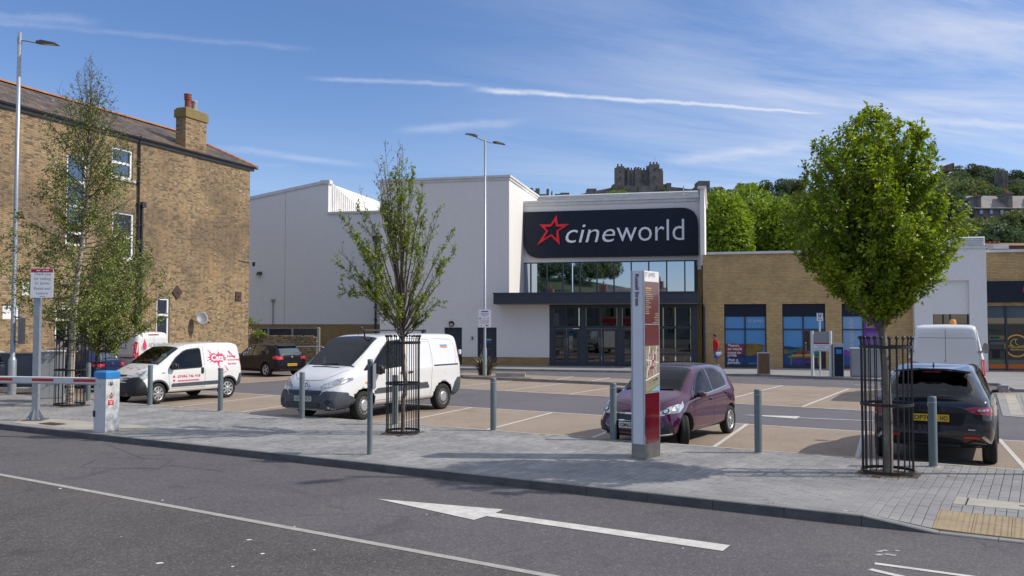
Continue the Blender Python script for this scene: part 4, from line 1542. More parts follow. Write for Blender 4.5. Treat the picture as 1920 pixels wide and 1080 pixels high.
# third window
mb = MB()
flat(mb, pxs([(1580, 656), (1587, 656), (1594, 659), (1596, 667), (1580, 667.5)]), M['vinyl_purple'], yv)
flat(mb, pxs([(1580, 667.5), (1596, 667), (1616.5, 668), (1616.5, 690), (1580, 690)]), M['vinyl_blue'], yv)
flat(mb, pxs([(1626, 624), (1656, 624), (1656, 650), (1626, 650)]), pm('vinyl_lilac', (0.2, 0.1, 0.33), 0.3), yv)
mb.build('window_graphic', wing)
mb = MB()
s0, z0 = LP(1600.5, 652, 0.12)
add_text(mb, 'anaparade', basis((s0 + .08, yv - .004, z0 + .7), (0, 0, 1), (-1, 0, 0)), width=1.45, mat=M['cladding'])
for k, tx in enumerate(("There's", 'more to', 'than...')):
 s0, z0 = LP(1624, 605 + k * 4.6, 0.12)
 add_text(mb, tx, basis((s0, yv - .004, z0), (1, 0, 0), (0, 0, 1)), width=0.42, mat=M['bench_yellow'], align='L', bold=0.02)
mb.build('window_lettering', wing)
# ------------------------------------------------------------------ white rendered block and the shop at the right edge
wb = cin_empty('white_block', label='white rendered flat block right of the brick wing behind the tall white van', cat='building')
q = rect(1712.5, 466, 1853.5, 696, -0.4)
zb0 = 0.1
pn = rect(1748, 526, 1818, 588, -0.4)
gz = rect(1748, 589, 1818, 696, -0.4)
mb = MB()
yA, yB = -0.4, 9
zpan = pn[3]
mb.span((q[0], yA, zb0), (pn[0], yB, q[3]), RW)
mb.span((pn[2], yA, zb0), (q[2], yB, q[3]), RW)
mb.span((pn[0], yA, zpan), (pn[2], yB, q[3]), RW)
mb.span((pn[0], yA + 0.12, gz[3]), (pn[2], yB, zpan), RW)
mb.build('wall', wb)
mb = MB()
mb.span((q[0] - .05, yA - .06, q[3]), (q[2] + .05, yB, q[3] + 0.09), M['coping'])
mb.build('coping', wb)
mb = MB()
mb.span((pn[0] + .002, yA + 0.2, 0.1), (pn[2] - .002, yA + 0.24, gz[3]), M['entrance_glass'])
mb.build('pane', wb)
for x in (0.0, 0.3, 0.5, 1.0):
 s_ = pn[0] + 0.03 + (pn[2] - pn[0] - 0.06) * x
 mb = MB()
 mb.span((s_ - 0.03, yA + 0.14, 0.1), (s_ + 0.03, yA + 0.198, gz[3]), AN)
 mb.build('mullion', wb)
sc_ = rect(1795, 444, 1846, 468, 3)
for k in range(7):
 za = sc_[1] + (sc_[3] - sc_[1]) * k / 7
 zb_ = sc_[1] + (sc_[3] - sc_[1]) * (k + 1) / 7
 mb = MB()
 mb.add([(sc_[0], 3, za), (sc_[2], 3, za), (sc_[2], 2.88, za + 0.03), (sc_[0], 2.88, za + 0.03), (sc_[2], 2.97, zb_), (sc_[0], 2.97, zb_), (sc_[2], 8, za), (sc_[2], 8, zb_), (sc_[0], 8, za), (sc_[0], 8, zb_)],
           [(0, 1, 2, 3), (3, 2, 4, 5), (1, 6, 7, 4, 2), (8, 0, 3, 5, 9)], M['cladding'])
 mb.build('louvre_blade', wb)
shop = cin_empty('corner_shop', label='brick shop with dark fascia and orange moon emblem at the right edge', cat='shop building')
s0 = q[2]
s1 = s0 + 12
zz = [LP(1885, y)[1] for y in (468, 473, 527, 567, 573, 683, 695)]
mb = MB()
mb.span((s0, 0, zz[2]), (s1, 8, zz[1]), BB)
mb.span((s0, 0, zz[4]), (s1, 8, zz[3]), BB)
mb.build('brick_wall', shop)
mb = MB()
mb.span((s0, -0.1, zz[1]), (s1, 8.1, zz[0]), M['coping'])
mb.build('coping', shop)
mb = MB()
mb.span((s0 + .02, -0.15, zz[3] + .0), (s1, 1, zz[2]), M['sign_navy'])
mb.build('fascia_panel', shop)
# ring emblem on the fascia, cut by the picture edge
def ring(mb, c, y, r, w_, mat, seg=28, a0=0, a1=6.2832):
 vs = []
 for k in range(seg + 1):
  t = a0 + (a1 - a0) * k / seg
  vs += [(c[0] + r * math.cos(t), y, c[1] + r * math.sin(t)), (c[0] + (r - w_) * math.cos(t), y, c[1] + (r - w_) * math.sin(t))]
 mb.add(vs, [(2 * k, 2 * k + 1, 2 * k + 3, 2 * k + 2) for k in range(seg)], mat)
mb = MB()
ring(mb, LP(1928, 544), -0.16, 0.28, 0.03, M['star_red'])
mb.build('fascia_emblem', shop)
mxs = [s0, LP(1888, 640)[0], LP(1932, 640)[0], LP(1976, 640)[0]]
ztr2 = LP(1885, 622)[1]
zti = LP(1885, 596)[1]
for i in range(3):
 a, b = mxs[i] + .04, mxs[i + 1] - .04
 mb = MB()
 mb.span((a, 0.1, zti), (b, 0.14, zz[4]), M['cabinet_dark'])
 mb.build('blind_panel', shop)
 mb = MB()
 mb.span((a, 0.1, ztr2), (b, 0.12, zti), M['entrance_glass'])
 mb.build('pane', shop)
 mb = MB()
 mb.span((a, 0.1, zz[5]), (b, 0.12, ztr2), M['entrance_glass'])
 mb.build('pane', shop)
 mb = MB()
 mb.span((a, 0.06, zz[6] + 0.1), (b, 0.12, zz[5]), M['orange'])
 mb.build('stall_riser', shop)
for x in mxs:
 mb = MB()
 mb.span((x - .04, 0.02, 0.1), (x + .04, 0.18, zz[4]), AN)
 mb.build('mullion', shop)
mb = MB()
c = LP(1908, 648.5)
r_ = 21 / F * 43.5
ring(mb, c, 0.095, r_, 0.07, M['gold'])
k_ = r_ / 20
ring(mb, (c[0] - 2 * k_, c[1] + 4 * k_), 0.092, 8.5 * k_, 0.035, M['gold'], a0=1.2, a1=4.4)
ring(mb, (c[0] + 3.5 * k_, c[1] + 7 * k_), 0.092, 6.5 * k_, 0.03, M['gold'], a0=2.0, a1=4.6)
for dx, dy, rr in ((-9, -3, 5), (-3, -6, 4.5), (4, -5, 5), (10, -4, 5)):
 ring(mb, (c[0] + dx * k_, c[1] + dy * k_), 0.091, rr * k_, 0.03, M['gold'], a0=0.3, a1=2.9)
mb.box((c[0] + 1.5 * k_, 0.093, c[1] - 2.5 * k_), (24 * k_, 0.004, 0.08), M['vinyl_olive'])
mb.box((c[0], 0.093, c[1] - 7 * k_), (22 * k_, 0.004, 0.035), M['gold'])
mb.build('moon_emblem', shop)
mb = MB()
for (xa, ya, xb, yb, mt) in ((1855, 629, 1885.5, 637, 'soft_green'), (1855, 674.5, 1885.5, 681, 'soft_green'), (1857, 631, 1875, 635, 'print_black'), (1857, 641, 1884, 646, 'cabinet_dark'), (1862, 655, 1876, 672, 'seat_dark')):
 a, b = LP(xa, ya), LP(xb, yb)
 mb.span((a[0], 0.085 - (0.004 if mt == 'print_black' else 0), b[1]), (b[0], 0.09, a[1]), M[mt])
ring(mb, LP(1880, 633), 0.083, 0.05, 0.049, M['star_red'], 8)
mb.build('window_graphic', shop)
# ------------------------------------------------------------------ the old brick house on the left
HD = Vector((0.352, 0.936, 0)).normalized()
HB = Vector((-HD.y, HD.x, 0))
HC = Vector(((466 - 960) / F * 49.0, 49.0, 0))
HA = math.atan2(HD.y, HD.x)
def LH(x, y, d=0.0):
 o = HC + HB * d
 r = ray(x, y)
 t = (o - Vector((0, 0, CH))).dot(HB) / r.dot(HB)
 p = Vector((0, 0, CH)) + r * t
 return (p - o).dot(HD), p.z
house = empty('brick_house', (HC.x, HC.y, 0), HA, 'old yellow stock brick house with slate roof, sash windows and chimney', 'house')
HL, HX = -26.0, -0.0
zE = LH(466, 319)[1]
W_ = {}
def hrect(x0, y0, x1, y1):
 s0, s1 = LH(x0, y0)[0], LH(x1, y1)[0]
 xm = (x0 + x1) / 2
 return [s0, LH(xm, y1)[1], s1, LH(xm, y0)[1]]
hw = [hrect(210, 277, 249, 335), hrect(211, 397, 251, 486), hrect(126, 291, 162, 461), hrect(294, 558, 317, 660), hrect(5, 571, 37, 598), hrect(42, 526, 57, 553), hrect(104, 575, 150, 655)]
mb = MB()
# wall core with openings: vertical strips between the openings
xs = sorted({HL, HX} | {v for w in hw for v in (w[0], w[2])})
for a, b in zip(xs[:-1], xs[1:]):
 m = (a + b) / 2
 cuts = sorted([(w[1], w[3]) for w in hw if w[0] < m < w[2]])
 z = 0.0
 for c0_, c1__ in cuts:
  if c0_ > z:
   mb.span((a, 0, z), (b, 0.35, c0_), M['mortar'])
  z = max(z, c1__)
 mb.span((a, 0, z), (b, 0.35, zE), M['mortar'])
mb.span((HL, 0.35, 0), (HX, 9.5, zE), pm('dark_inside', (0.015, 0.015, 0.016), 0.9))
mb.build('wall', house)
# bricks in Flemish bond, every one its own little block
mb = MB()
rh = 0.075
row = 0
SB = M['stock_brick']
z = 0.0
while z < zE - 0.02:
 x = HL + (0.0 if row % 2 else -0.165)
 k = row % 2
 while x < HX:
  L = 0.225 if k % 2 == 0 else 0.112
  if x > HX - 0.34:
   L = max(0.06, min(L, HX - x))
  a, b = x + 0.005, min(x + L - 0.005, HX + 0.006)
  c, d = z + 0.005, z + rh - 0.005
  ok = a > HL - 0.1 and b > a + 0.02
  for w in hw:
   if a < w[2] - 0.01 and b > w[0] + 0.01 and c < w[3] - 0.01 and d > w[1] + 0.01:
    if a < w[0] - 0.05:
     b = w[0]
    elif b > w[2] + 0.05:
     a = w[2]
    else:
     ok = False
  if ok:
   o_ = -0.006 - RN.random() * 0.006
   mb.add([(a, 0, c), (b, 0, c), (b, 0, d), (a, 0, d), (a, o_, c), (b, o_, c), (b, o_, d), (a, o_, d)],
                   [(4, 5, 6, 7), (0, 1, 5, 4), (1, 2, 6, 5), (2, 3, 7, 6), (3, 0, 4, 7)], SB)
  x += L
  k += 1
 z += rh
 row += 1
mb.build('brickwork', house, kind='stuff')
mb = MB()
z, row = 0.0, 0
while z < zE - 0.02:
 y = 0.0
 k = row % 2
 while y < 9.4:
  L = 0.225 if k % 2 == 0 else 0.112
  mb.add([(HX, y + .005, z + .005), (HX, y + L - .005, z + .005), (HX, y + L - .005, z + rh - .005), (HX, y + .005, z + rh - .005),
    (HX + .008, y + .005, z + .005), (HX + .008, y + L - .005, z + .005), (HX + .008, y + L - .005, z + rh - .005), (HX + .008, y + .005, z + rh - .005)],
               [(4, 5, 6, 7), (0, 1, 5, 4), (1, 2, 6, 5), (2, 3, 7, 6), (3, 0, 4, 7)], SB)
  y += L
  k += 1
 z += rh
 row += 1
mb.build('end_brickwork', house, kind='stuff')
# windows
UP = M['upvc']
for i, w in enumerate(hw):
 a, z0, b, z1 = w
 wi = MB()
 f = 0.115
 y0, y1 = 0.07, 0.17
 wi.span((a, y0, z0), (a + f, y1, z1), UP)
 wi.span((b - f, y0, z0), (b, y1, z1), UP)
 wi.span((a + f, y0, z0), (b - f, y1, z0 + f), UP)
 wi.span((a + f, y0, z1 - f), (b - f, y1, z1), UP)
 rails = {0: [0.5], 1: [0.47], 2: [0.435, 0.71, 0.14], 3: [0.68], 4: [], 5: [0.5], 6: [0.7]}[i]
 for r_ in rails:
  zr = z0 + (z1 - z0) * r_
  wi.span((a + f, y0 - 0.01, zr - 0.055), (b - f, y1 - .002, zr + 0.055), UP)
 if i in (0, 2, 6):
  m_ = (a + b) / 2
  wi.span((m_ - .02, y0 + .01, z0 + f), (m_ + .02, y1 - .01, z0 + (z1 - z0) * (rails[0] - 0.03)), UP) if i == 6 else None
 win = wi.build('window', house)
 lv = [z0 + f] + [z0 + (z1 - z0) * r_ for r_ in sorted(rails)] + [z1 - f]
 for j in range(len(lv) - 1):
  mb = MB()
  mb.span((a + f, 0.12 + 0.02 * (j % 2), lv[j]), (b - f, 0.13 + 0.02 * (j % 2), lv[j + 1]), M['window_glass'] if i != 4 else M['paper_white'])
  mb.build('pane', win)
 mb = MB()
 mb.span((a + .1, 0.2, z0 + .1), (b - .1, 0.21, z1 - .1), M['curtain'])
 mb.build('net_curtain', win)
 if i in (0, 1, 3):
  mb = MB()
  mb.span((a - 0.12, -0.09, z0 - 0.11), (b + 0.12, 0.16, z0), M['sill_stone'])
  mb.build('sill', win)
# soldier-brick arches over the sash windows
for w in hw[:3]:
 a, z0, b, z1 = w
 mb = MB()
 n_ = int((b - a + .2) / 0.078)
 for k in range(n_):
  x = a - .1 + k * 0.078
  t = (x + 0.039 - (a + b) / 2) / (b - a) * 0.35
  X = Matrix.Translation((x + 0.039, -0.012, z1 + 0.11)) @ Matrix.Rotation(t, 4, 'Y')
  mb.box((0, 0.02, 0), (0.068, 0.05, 0.225), SB, X=X)
 mb.build('brick_arch', house, kind='stuff')
# eaves, gutter, downpipes
mb = MB()
mb.span((HL, -0.10, zE - 0.02), (0.25, 0.05, zE + 0.14), M['gutter_board'])
mb.build('eaves_board', house)
mb = MB()
vs, fs = [], []
for i, x in enumerate((HL, 0.38)):
 for k in range(7):
  t = math.pi + math.pi * k / 6
  vs.append((x, -0.19 + 0.075 * math.cos(t), zE + 0.16 + 0.075 * math.sin(t)))
for k in range(6):
 fs.append((k, k + 1, 7 + k + 1, 7 + k))
mb.add(vs, fs, M['gutter'])
mb.build('gutter', house)
for (x, ya, yb) in ((263, 262, 640), (267.5, 384, 640)):
 s0, z1 = LH(x, ya, -0.12)
 mb = MB()
 mb.tube([(s0, -0.10, 0.1), (s0, -0.10, z1), (s0, -0.17, z1 + 0.18)] if ya < 300 else [(s0, -0.10, 0.1), (s0, -0.10, z1)], 0.05 if ya < 300 else 0.06, 8, M['gutter'])
 for zz in range(1, 11):
  if zz < z1:
   mb.box((s0, -0.09, zz), (0.17, 0.15, 0.06), M['gutter'])
 if ya > 300:
  mb.box((s0 + 0.02, -0.12, z1), (0.26, 0.2, 0.24), M['gutter'])
 mb.build('downpipe', house)
# roof
dR = 4.2
sR0, zRd = LH(0, 150.7, dR)
sR1, zRe = LH(345, 253, dR)
zRg = (zRd + zRe) / 2
hipx = min(-1.0, sR1)
mb = MB()
E0 = -0.22
rf = [(HL, E0, zE + 0.18), (0.28, E0, zE + 0.18), (hipx, dR, zRg), (HL, dR, zRg), (0.28, 2 * dR + 0.3, zE + 0.18), (HL, 2 * dR + 0.3, zE + 0.18)]
mb.add(rf, [(0, 1, 2, 3), (1, 4, 2), (3, 2, 4, 5), (0, 3, 5), (0, 5, 4, 1)], M['slate'])
roof = mb.build('roof', house)
# slates row by row on the street slope
sm_ = MB()
A0 = Vector((0, E0, zE + 0.19))
A1 = Vector((0, dR, zRg + 0.01))
sl_ = A1 - A0
Ls = sl_.length
su = sl_.normalized()
nn = Vector((0, -su.z, su.y))
rows_ = int(Ls / 0.21)
for r_ in range(rows_):
 t0 = r_ * 0.21
 x = HL + (0.13 if r_ % 2 else 0)
 xe = 0.28 + (hipx - 0.28) * (t0 / Ls)
 while x < xe:
  if RN.random() > 0.006:
   a, b = x + 0.004, min(x + 0.256, xe)
   lift = 0.012 + RN.random() * 0.008
   tilt = RN.uniform(-0.004, 0.004)
   p0 = A0 + su * t0 + nn * lift
   p1 = A0 + su * (t0 + 0.24) + nn * 0.003
   sm_.add([(a, p0.y, p0.z + tilt), (b, p0.y, p0.z - tilt), (b, p1.y, p1.z), (a, p1.y, p1.z), (a, p0.y + .004, p0.z - 0.012), (b, p0.y + .004, p0.z - 0.012)], [(0, 1, 2, 3), (4, 5, 1, 0)], M['slate'])
  x += 0.26
sm_.build('slates', roof, kind='stuff')
# ridge and hip tiles
for (p, q) in ((Vector((HL, dR, zRg)), Vector((hipx, dR, zRg))), (Vector((hipx, dR, zRg)), Vector((0.30, E0, zE + 0.18)))):
 d = q - p
 n_ = int(d.length / 0.42)
 rot = d.to_track_quat('X', 'Z').to_matrix().to_4x4()
 for k in range(n_ + 1):
  c = p + d * ((k + 0.5) / (n_ + 1))
  mb = MB()
  X = Matrix.Translation(c + Vector((0, 0, 0.02))) @ rot
  vs = []
  for xx in (-0.215, 0.215):
   for kk in range(6):
    t = math.pi * kk / 5
    vs.append((xx, 0.15 * math.cos(t), 0.11 * math.sin(t)))
  mb.add(vs, [(kk, kk + 1, 7 + kk, 6 + kk) for kk in range(5)] + [(0, 1, 2, 3, 4, 5), (11, 10, 9, 8, 7, 6)], M['ridge_tile'], X=X)
  mb.build('ridge_tile', roof)
# chimney with its own bricks
cs0, cs1 = LH(349, 280)[0], LH(388, 290)[0]
czt = LH(368, 205)[1]
czc = LH(368, 224)[1]
cd_ = 0.66
mb = MB()
mb.span((cs0 + .01, 0.06, zE - 0.6), (cs1 - .01, cd_, czt - 0.1), M['mortar'])
chim = mb.build('chimney', house)
mb = MB()
z, row = zE + 0.2, 0
while z < czc:
 for (axis, lo, hi) in (('x', cs0, cs1), ('y', 0.05, cd_)):
  x = lo
  k = row
  while x < hi - 0.03:
   L = 0.225 if k % 2 == 0 else 0.112
   a, b = x + .005, min(x + L - .005, hi)
   c, d = z + .005, z + .07
   if axis == 'x':
    vs = [(a, .05, c), (b, .05, c), (b, .05, d), (a, .05, d), (a, .04, c), (b, .04, c), (b, .04, d), (a, .04, d)]
   else:
    vs = [(cs0, b, c), (cs0, a, c), (cs0, a, d), (cs0, b, d), (cs0 - .01, b, c), (cs0 - .01, a, c), (cs0 - .01, a, d), (cs0 - .01, b, d)]
   mb.add(vs, [(4, 5, 6, 7), (0, 1, 5, 4), (1, 2, 6, 5), (2, 3, 7, 6), (3, 0, 4, 7)], SB)
   x += L
   k += 1
 z += rh
 row += 1
mb.build('brickwork', chim, kind='stuff')
mb = MB()
mb.box(((cs0 + cs1) / 2, cd_ / 2 + .03, (czc + czt - .12) / 2), (cs1 - cs0 + .14, cd_ + .1, czt - .12 - czc), M['lichen_brick'])
mb.box(((cs0 + cs1) / 2, cd_ / 2 + .03, czt - .06), (cs1 - cs0 + .02, cd_ - .02, .12), M['lichen_brick'], ch=0.05)
mb.build('chimney_cap', chim)
mb = MB()
mb.span((cs0 - .06, 0.0, zE + .18), (cs1 + .06, .08, zE + .26), M['lead'])
mb.build('flashing', chim)
s0 = LH(352, 200, .36)[0]
zt_ = LH(350.5, 176, .36)[1]
mb = MB()
X = Matrix.Translation((s0, .36, czt))
h = zt_ - czt
mb.lathe([(0.15, 0), (0.15, h * .45), (0.16, h * .5), (0.13, h * .58), (0.19, h * .62), (0.19, h * .68), (0.14, h * .72), (0.19, h * .76), (0.19, h * .82), (0.15, h * .86), (0.2, h * .92), (0.2, h), (0.1, h), (0.1, h * .8)], 14, M['terracotta'], X=X)
mb.build('chimney_pot', chim, label='ribbed red terracotta pot')
s0 = LH(364, 200, .36)[0]
zt_ = LH(363, 189, .36)[1]
h = zt_ - czt
mb = MB()
mb.lathe([(0.14, 0), (0.15, h * .8), (0.17, h * .85), (0.17, h), (0.1, h), (0.1, h * .7)], 14, M['pot_white'], X=Matrix.Translation((s0, .36, czt)))
mb.build('chimney_pot', chim, label='short weathered white pot')
# wall plates, dish, camera arm
for (x, y, sz, t) in ((331, 548, 0.50, 0.80), (445.5, 555.5, 0.46, 0.12)):
 s0, z0 = LH(x, y)
 mb = MB()
 X = Matrix.Translation((s0, -0.045, z0)) @ Matrix.Rotation(t, 4, 'Y')
 mb.box((0, 0, 0), (sz, 0.04, sz), M['rust'], X=X)
 mb.lathe([(0.05, 0), (0.05, 0.05), (0.001, 0.06)], 6, M['rust'], X=X @ Matrix.Rotation(rad(90), 4, 'X'))
 mb.build('wall_plate', house)
s0, z0 = LH(378, 597, -0.5)
dish = empty('satellite_dish', HC + HD * s0 + Vector((0, 0, z0)) - HB * 0.5, HA, 'grey satellite dish fixed low on the brick house wall', 'satellite dish')
mb = MB()
X = (Matrix.Rotation(-HA, 3, 'Z') @ Vector((.55, -.75, .36))).to_track_quat('Z', 'Y').to_matrix().to_4x4()
prof = [(0.0001, 0.0), (0.12, 0.008), (0.22, 0.03), (0.30, 0.065), (0.305, 0.06), (0.22, 0.02), (0.0001, -0.012)]
mb.lathe(prof, 20, M['dish_grey'], X=X @ Matrix.Diagonal((1, 1.15, 1, 1)))
mb.build('reflector', dish)
mb = MB()
mb.tube([(0, 0, -0.28), (0.1, -0.35, -0.22)], 0.012, 5, M['dish_grey'])
mb.box((0.1, -0.37, -0.2), (0.05, 0.1, 0.06), M['cap_black'])
mb.build('receiver_arm', dish)
mb = MB()
mb.tube([(0, 0.05, -0.05), (0, 0.2, -0.15), (0, 0.48, -0.15)], 0.02, 6, M['galv'])
mb.build('bracket', dish)
s0, z0 = LH(447, 487, -.05)
mb = MB()
mb.tube([(s0, -0.08, z0), (0.35, -0.08, z0 - .05)], 0.02, 5, M['galv'])
arm = mb.build('camera_arm', house)
mb = MB()
mb.box((0.32, -0.08, z0 - 0.16), (0.10, 0.12, 0.24), M['cap_black'])
mb.build('camera', arm)
# ------------------------------------------------------------------ rubble garden wall, fence and rail right of the house
def stonewall(name, p, q, h0, h1, lab, parts=200):
 d = (q - p)
 L = d.length
 d.normalize()
 ang = math.atan2(d.y, d.x)
 w = empty(name, p, ang, lab, 'wall')
 mb = MB()
 mb.prism([(0, 0.03), (L, 0.03), (L, 0.35), (0, 0.35)], 0, min(h0, h1) - .03, M['mortar'])
 mb.build('core', w)
 mb = MB()
 z = 0.0
 while z < max(h0, h1):
  rh_ = RN.uniform(0.075, 0.13)
  x = 0.0
  while x < L:
   l = RN.uniform(0.10, 0.26)
   hh = h0 + (h1 - h0) * x / L + RN.uniform(-.03, .03)
   if z + rh_ * .6 < hh:
    j = lambda: RN.uniform(-.012, .012)
    a, b, c, e = x + .008, min(x + l - .008, L), z + .006, min(z + rh_ - .006, hh + .02)
    o_ = RN.uniform(-.04, -.005)
    vs = [(a, .03, c), (b, .03, c), (b, .03, e), (a, .03, e), (a + .01 + j(), o_, c + .008), (b - .01 + j(), o_, c + .008 + j()), (b - .01 + j(), o_, e - .008), (a + .01, o_, e - .008 + j())]
    mb.add(vs, [(4, 5, 6, 7), (0, 1, 5, 4), (1, 2, 6, 5), (2, 3, 7, 6), (3, 0, 4, 7)], M['rubble'])
   x += l
  z += rh_
 mb.build('rubble_stones', w, kind='stuff')
 return w
p, q = atY(483, 700, 49.6), atY(594, 702, 48.6)
p.z = q.z = 0
hz = atY(540, 628, 49.1).z
stonewall('garden_wall', p, q, hz, hz - 0.05, 'low rubble stone wall behind the black hatchback', 200)
p2, q2 = atY(465, 700, 49.4), atY(484, 700, 49.8)
p2.z = q2.z = 0
stonewall('wall_stub', p2, q2, atY(459, 611, 49.4).z, atY(484, 634, 49.8).z, 'stepped stub of old brick wall at the house corner')
fence = empty('board_fence', (0, 0, 0), 0, 'dark weathered board fence with concrete posts above the rubble wall', 'fence')
fa, fb = atY(484, 700, 51.5), atY(594, 700, 50.8)
zt_ = atY(540, 615.5, 51.2).z
n_ = 34
for k in range(n_):
 c = fa.lerp(fb, (k + .5) / n_)
 mb = MB()
 mb.box((c.x, c.y, zt_ / 2), ((fb - fa).length / n_ - .008, 0.02, zt_ - .04), M['fence_dark'])
 mb.build('fence_board', fence)
mb = MB()
mb.box(((fa.x + fb.x) / 2, (fa.y + fb.y) / 2 - .02, zt_), ((fb - fa).length, .06, .06), M['cabinet_grey'])
mb.build('fence_rail', fence)
for x in (502, 547.5):
 c = atY(x, 700, 50.9)
 mb = MB()
 mb.box((c.x, c.y, zt_ / 2), (0.10, 0.1, zt_ + .02), M['cabinet_grey'])
 mb.build('fence_post', fence)
c = atY(597, 690, 48.3)
mb = MB()
h = atY(597, 614, 48.3).z
mb.box((0, 0, h / 2), (0.13, 0.13, h), M['concrete'], ch=.02)
mb.box((0, 0, h / 2), (0.02, 0.135, h - .1), M['cabinet_grey'])
o = mb.build('fence_post')
o.location = (c.x, c.y, 0)
tag(o, 'tall pale concrete post at the right end of the rubble wall', 'post')
# tubular rail
r0, r1 = atY(553, 650, 47.6), atY(603, 650, 47.3)
mb = MB()
mb.tube([(r0.x, r0.y, r0.z), (r1.x, r1.y, r1.z), (r1.x + .1, r1.y, r1.z - .05), (r1.x + .13, r1.y, r1.z - .2), (r1.x + .13, r1.y, 0)], 0.03, 8, M['galv'])
zz = atY(575, 681, 47.4).z
mb.tube([(r0.x, r0.y, zz), (r1.x + .13, r1.y, zz)], 0.03, 8, M['galv'])
mb.tube([(r0.x, r0.y, 0), (r0.x, r0.y, r0.z)], 0.03, 8, M['galv'])
tag(mb.build('guard_rail'), 'galvanised tubular rail in front of the rubble wall', 'rail')
# ------------------------------------------------------------------ bollards, posts, signs
def bollard_mesh():
 mb = MB()
 mb.lathe([(0.066, 0.0), (0.066, 1.10), (0.063, 1.115), (0.0001, 1.125)], 20, M['bollard_grey'])
 return mb
bl = [('left of the blue topped barrier pillar, behind the birch cage', 165, 752), ('in front of the front wheel of the small white van', 281, 760), ('in front of the rear wheel of the small white van', 413, 771),
      ('in front of the grille of the large white van', 566, 785.5), ('seen through the middle tree cage', 741, 796), ('alone between the large white van and the purple car', 925, 807),
      ('touching the totem on its left side, before the purple car', 1150, 825), ('alone right of the purple car', 1422, 849), ('nearest, in front of the yellow number plate', 1750, 875)]
proto = None
for lab, x, y in bl:
 p = GV(x, y)
 if proto is None:
  b = empty('bollard', p)
  bollard_mesh().build('post', b)
  mb = MB()
  mb.lathe([(0.0675, 1.02), (0.0675, 1.035)], 20, M['galv'])
  mb.build('band', b)
  mb = MB()
  mb.lathe([(0.10, 0.0), (0.10, 0.006), (0.067, 0.010)], 20, M['concrete'])
  mb.build('collar', b)
  proto = b
 else:
  b = copy_tree(proto)
  b.location = p
  b.rotation_euler.z = RN.uniform(-3, 3)
 tag(b, 'grey steel bollard ' + lab, 'bollard', 'bollards along the car park edge')
# slim post with a small sign seen edge on
p = GV(693, 852)
sp_ = empty('slim_post', p, 0, 'slim grey post at the kerb carrying a small sign seen edge on', 'post')
mb = MB()
mb.lathe([(0.047, 0), (0.047, 1.60), (0.05, 1.605), (0.05, 1.66), (0.0001, 1.665)], 16, M['bollard_grey'])
mb.build('pole', sp_)
mb = MB()
mb.box((0.075, 0.0, 1.36), (0.006, 0.34, 0.44), M['galv'])
mb.build('sign_plate', sp_)
for z in (1.55, 1.22):
 mb = MB()
 mb.lathe([(0.051, z - .015), (0.051, z + .015)], 16, M['steel'])
 mb.box((0.062, 0, z), (0.03, 0.03, 0.03), M['steel'])
 mb.build('clamp', sp_)
# totem
tp = GV(1209, 862)
td_ = math.atan2(0.8, 0.6)
tot = empty('totem_sign', tp, td_, 'tall white and maroon wayfinding totem with street name and map', 'sign')
# local: x along right face (recedes right), y along left face (recedes left)
TH = CH - PV + (605 - 507) * tp.y / F
TW, TD = 0.56, 0.25
zpl_ = 0.25
mb = MB()
mb.span((0, 0, 0), (TW, TD, zpl_), M['steel'])
mb.build('plinth', tot)
mb = MB()
mb.span((0.008, 0.008, zpl_), (TW - .008, TD - .008, TH), M['totem_grey'])
mb.build('body', tot)
for (x, y) in ((0, 0), (TW - .022, 0), (0, TD - .022), (TW - .022, TD - .022)):
 mb = MB()
 mb.span((x, y, zpl_), (x + .022, y + .022, TH), M['galv'])
 mb.build('corner_trim', tot)
def tz(y):
 return CH - PV + (605 - y) * (tp.y + 0.25) / F
zs_ = [TH, tz(528.5), tz(608), tz(648), tz(735), tz(737), zpl_]
mb = MB()
mb.span((.024, -.003, zs_[1]), (TW - .024, .006, TH - .01), M['print_white'])
mb.build('header_panel', tot)
mb = MB()
mb.span((.024, -.003, zs_[2] + .008), (TW - .024, .006, zs_[1] - .001), M['maroon'])
mb.build('upper_panel', tot)
mb = MB()
mb.span((.024, -.003, zs_[3]), (TW - .024, .006, zs_[2] - .008), M['maroon'])
mb.build('middle_panel', tot)
mb = MB()
mb.span((.024, -.003, zpl_ + .01), (TW - .024, .006, zs_[4] - .012), M['maroon'])
mb.build('lower_panel', tot)
mb = MB()
for z in (zs_[2], zs_[4] + .0):
 mb.span((.02, -.006, z - .007), (TW - .02, .006, z + .007), M['galv'])
mb.build('panel_joint', tot)
mb = MB()
mb.span((.03, -.005, zs_[4] + .02), (TW - .03, .006, zs_[3]), M['map_paper'])
mb.build('map_panel', tot)
# the map print: roads, park, sea
mb = MB()
mw, mz0, mz1 = TW - .06, zs_[4] + .02, zs_[3]
mh = mz1 - mz0
def mpt(u, v):
 return (.03 + u * mw, -.0065, mz0 + v * mh)
def mstrip(a, b, w, mat, y=-.0068):
 a, b = Vector((a[0] * mw, a[1] * mh)), Vector((b[0] * mw, b[1] * mh))
 d = (b - a).normalized()
 n = Vector((-d.y, d.x)) * w / 2
 mb.add([(.03 + q.x, y, mz0 + q.y) for q in (a - n, b - n, b + n, a + n)], [(0, 1, 2, 3)], mat)
mb.add([mpt(*q) for q in ((0, 0), (1, 0), (1, .17), (.7, .16), (.35, .09), (0, .02))], [(0, 1, 2, 3, 4, 5)], M['vinyl_olive'])
mb.add([(p[0], -.0072, p[2]) for p in [mpt(*q) for q in ((.4, 0), (1, 0), (1, .12), (.75, .08))]], [(0, 1, 2, 3)], M['vinyl_sky2'])
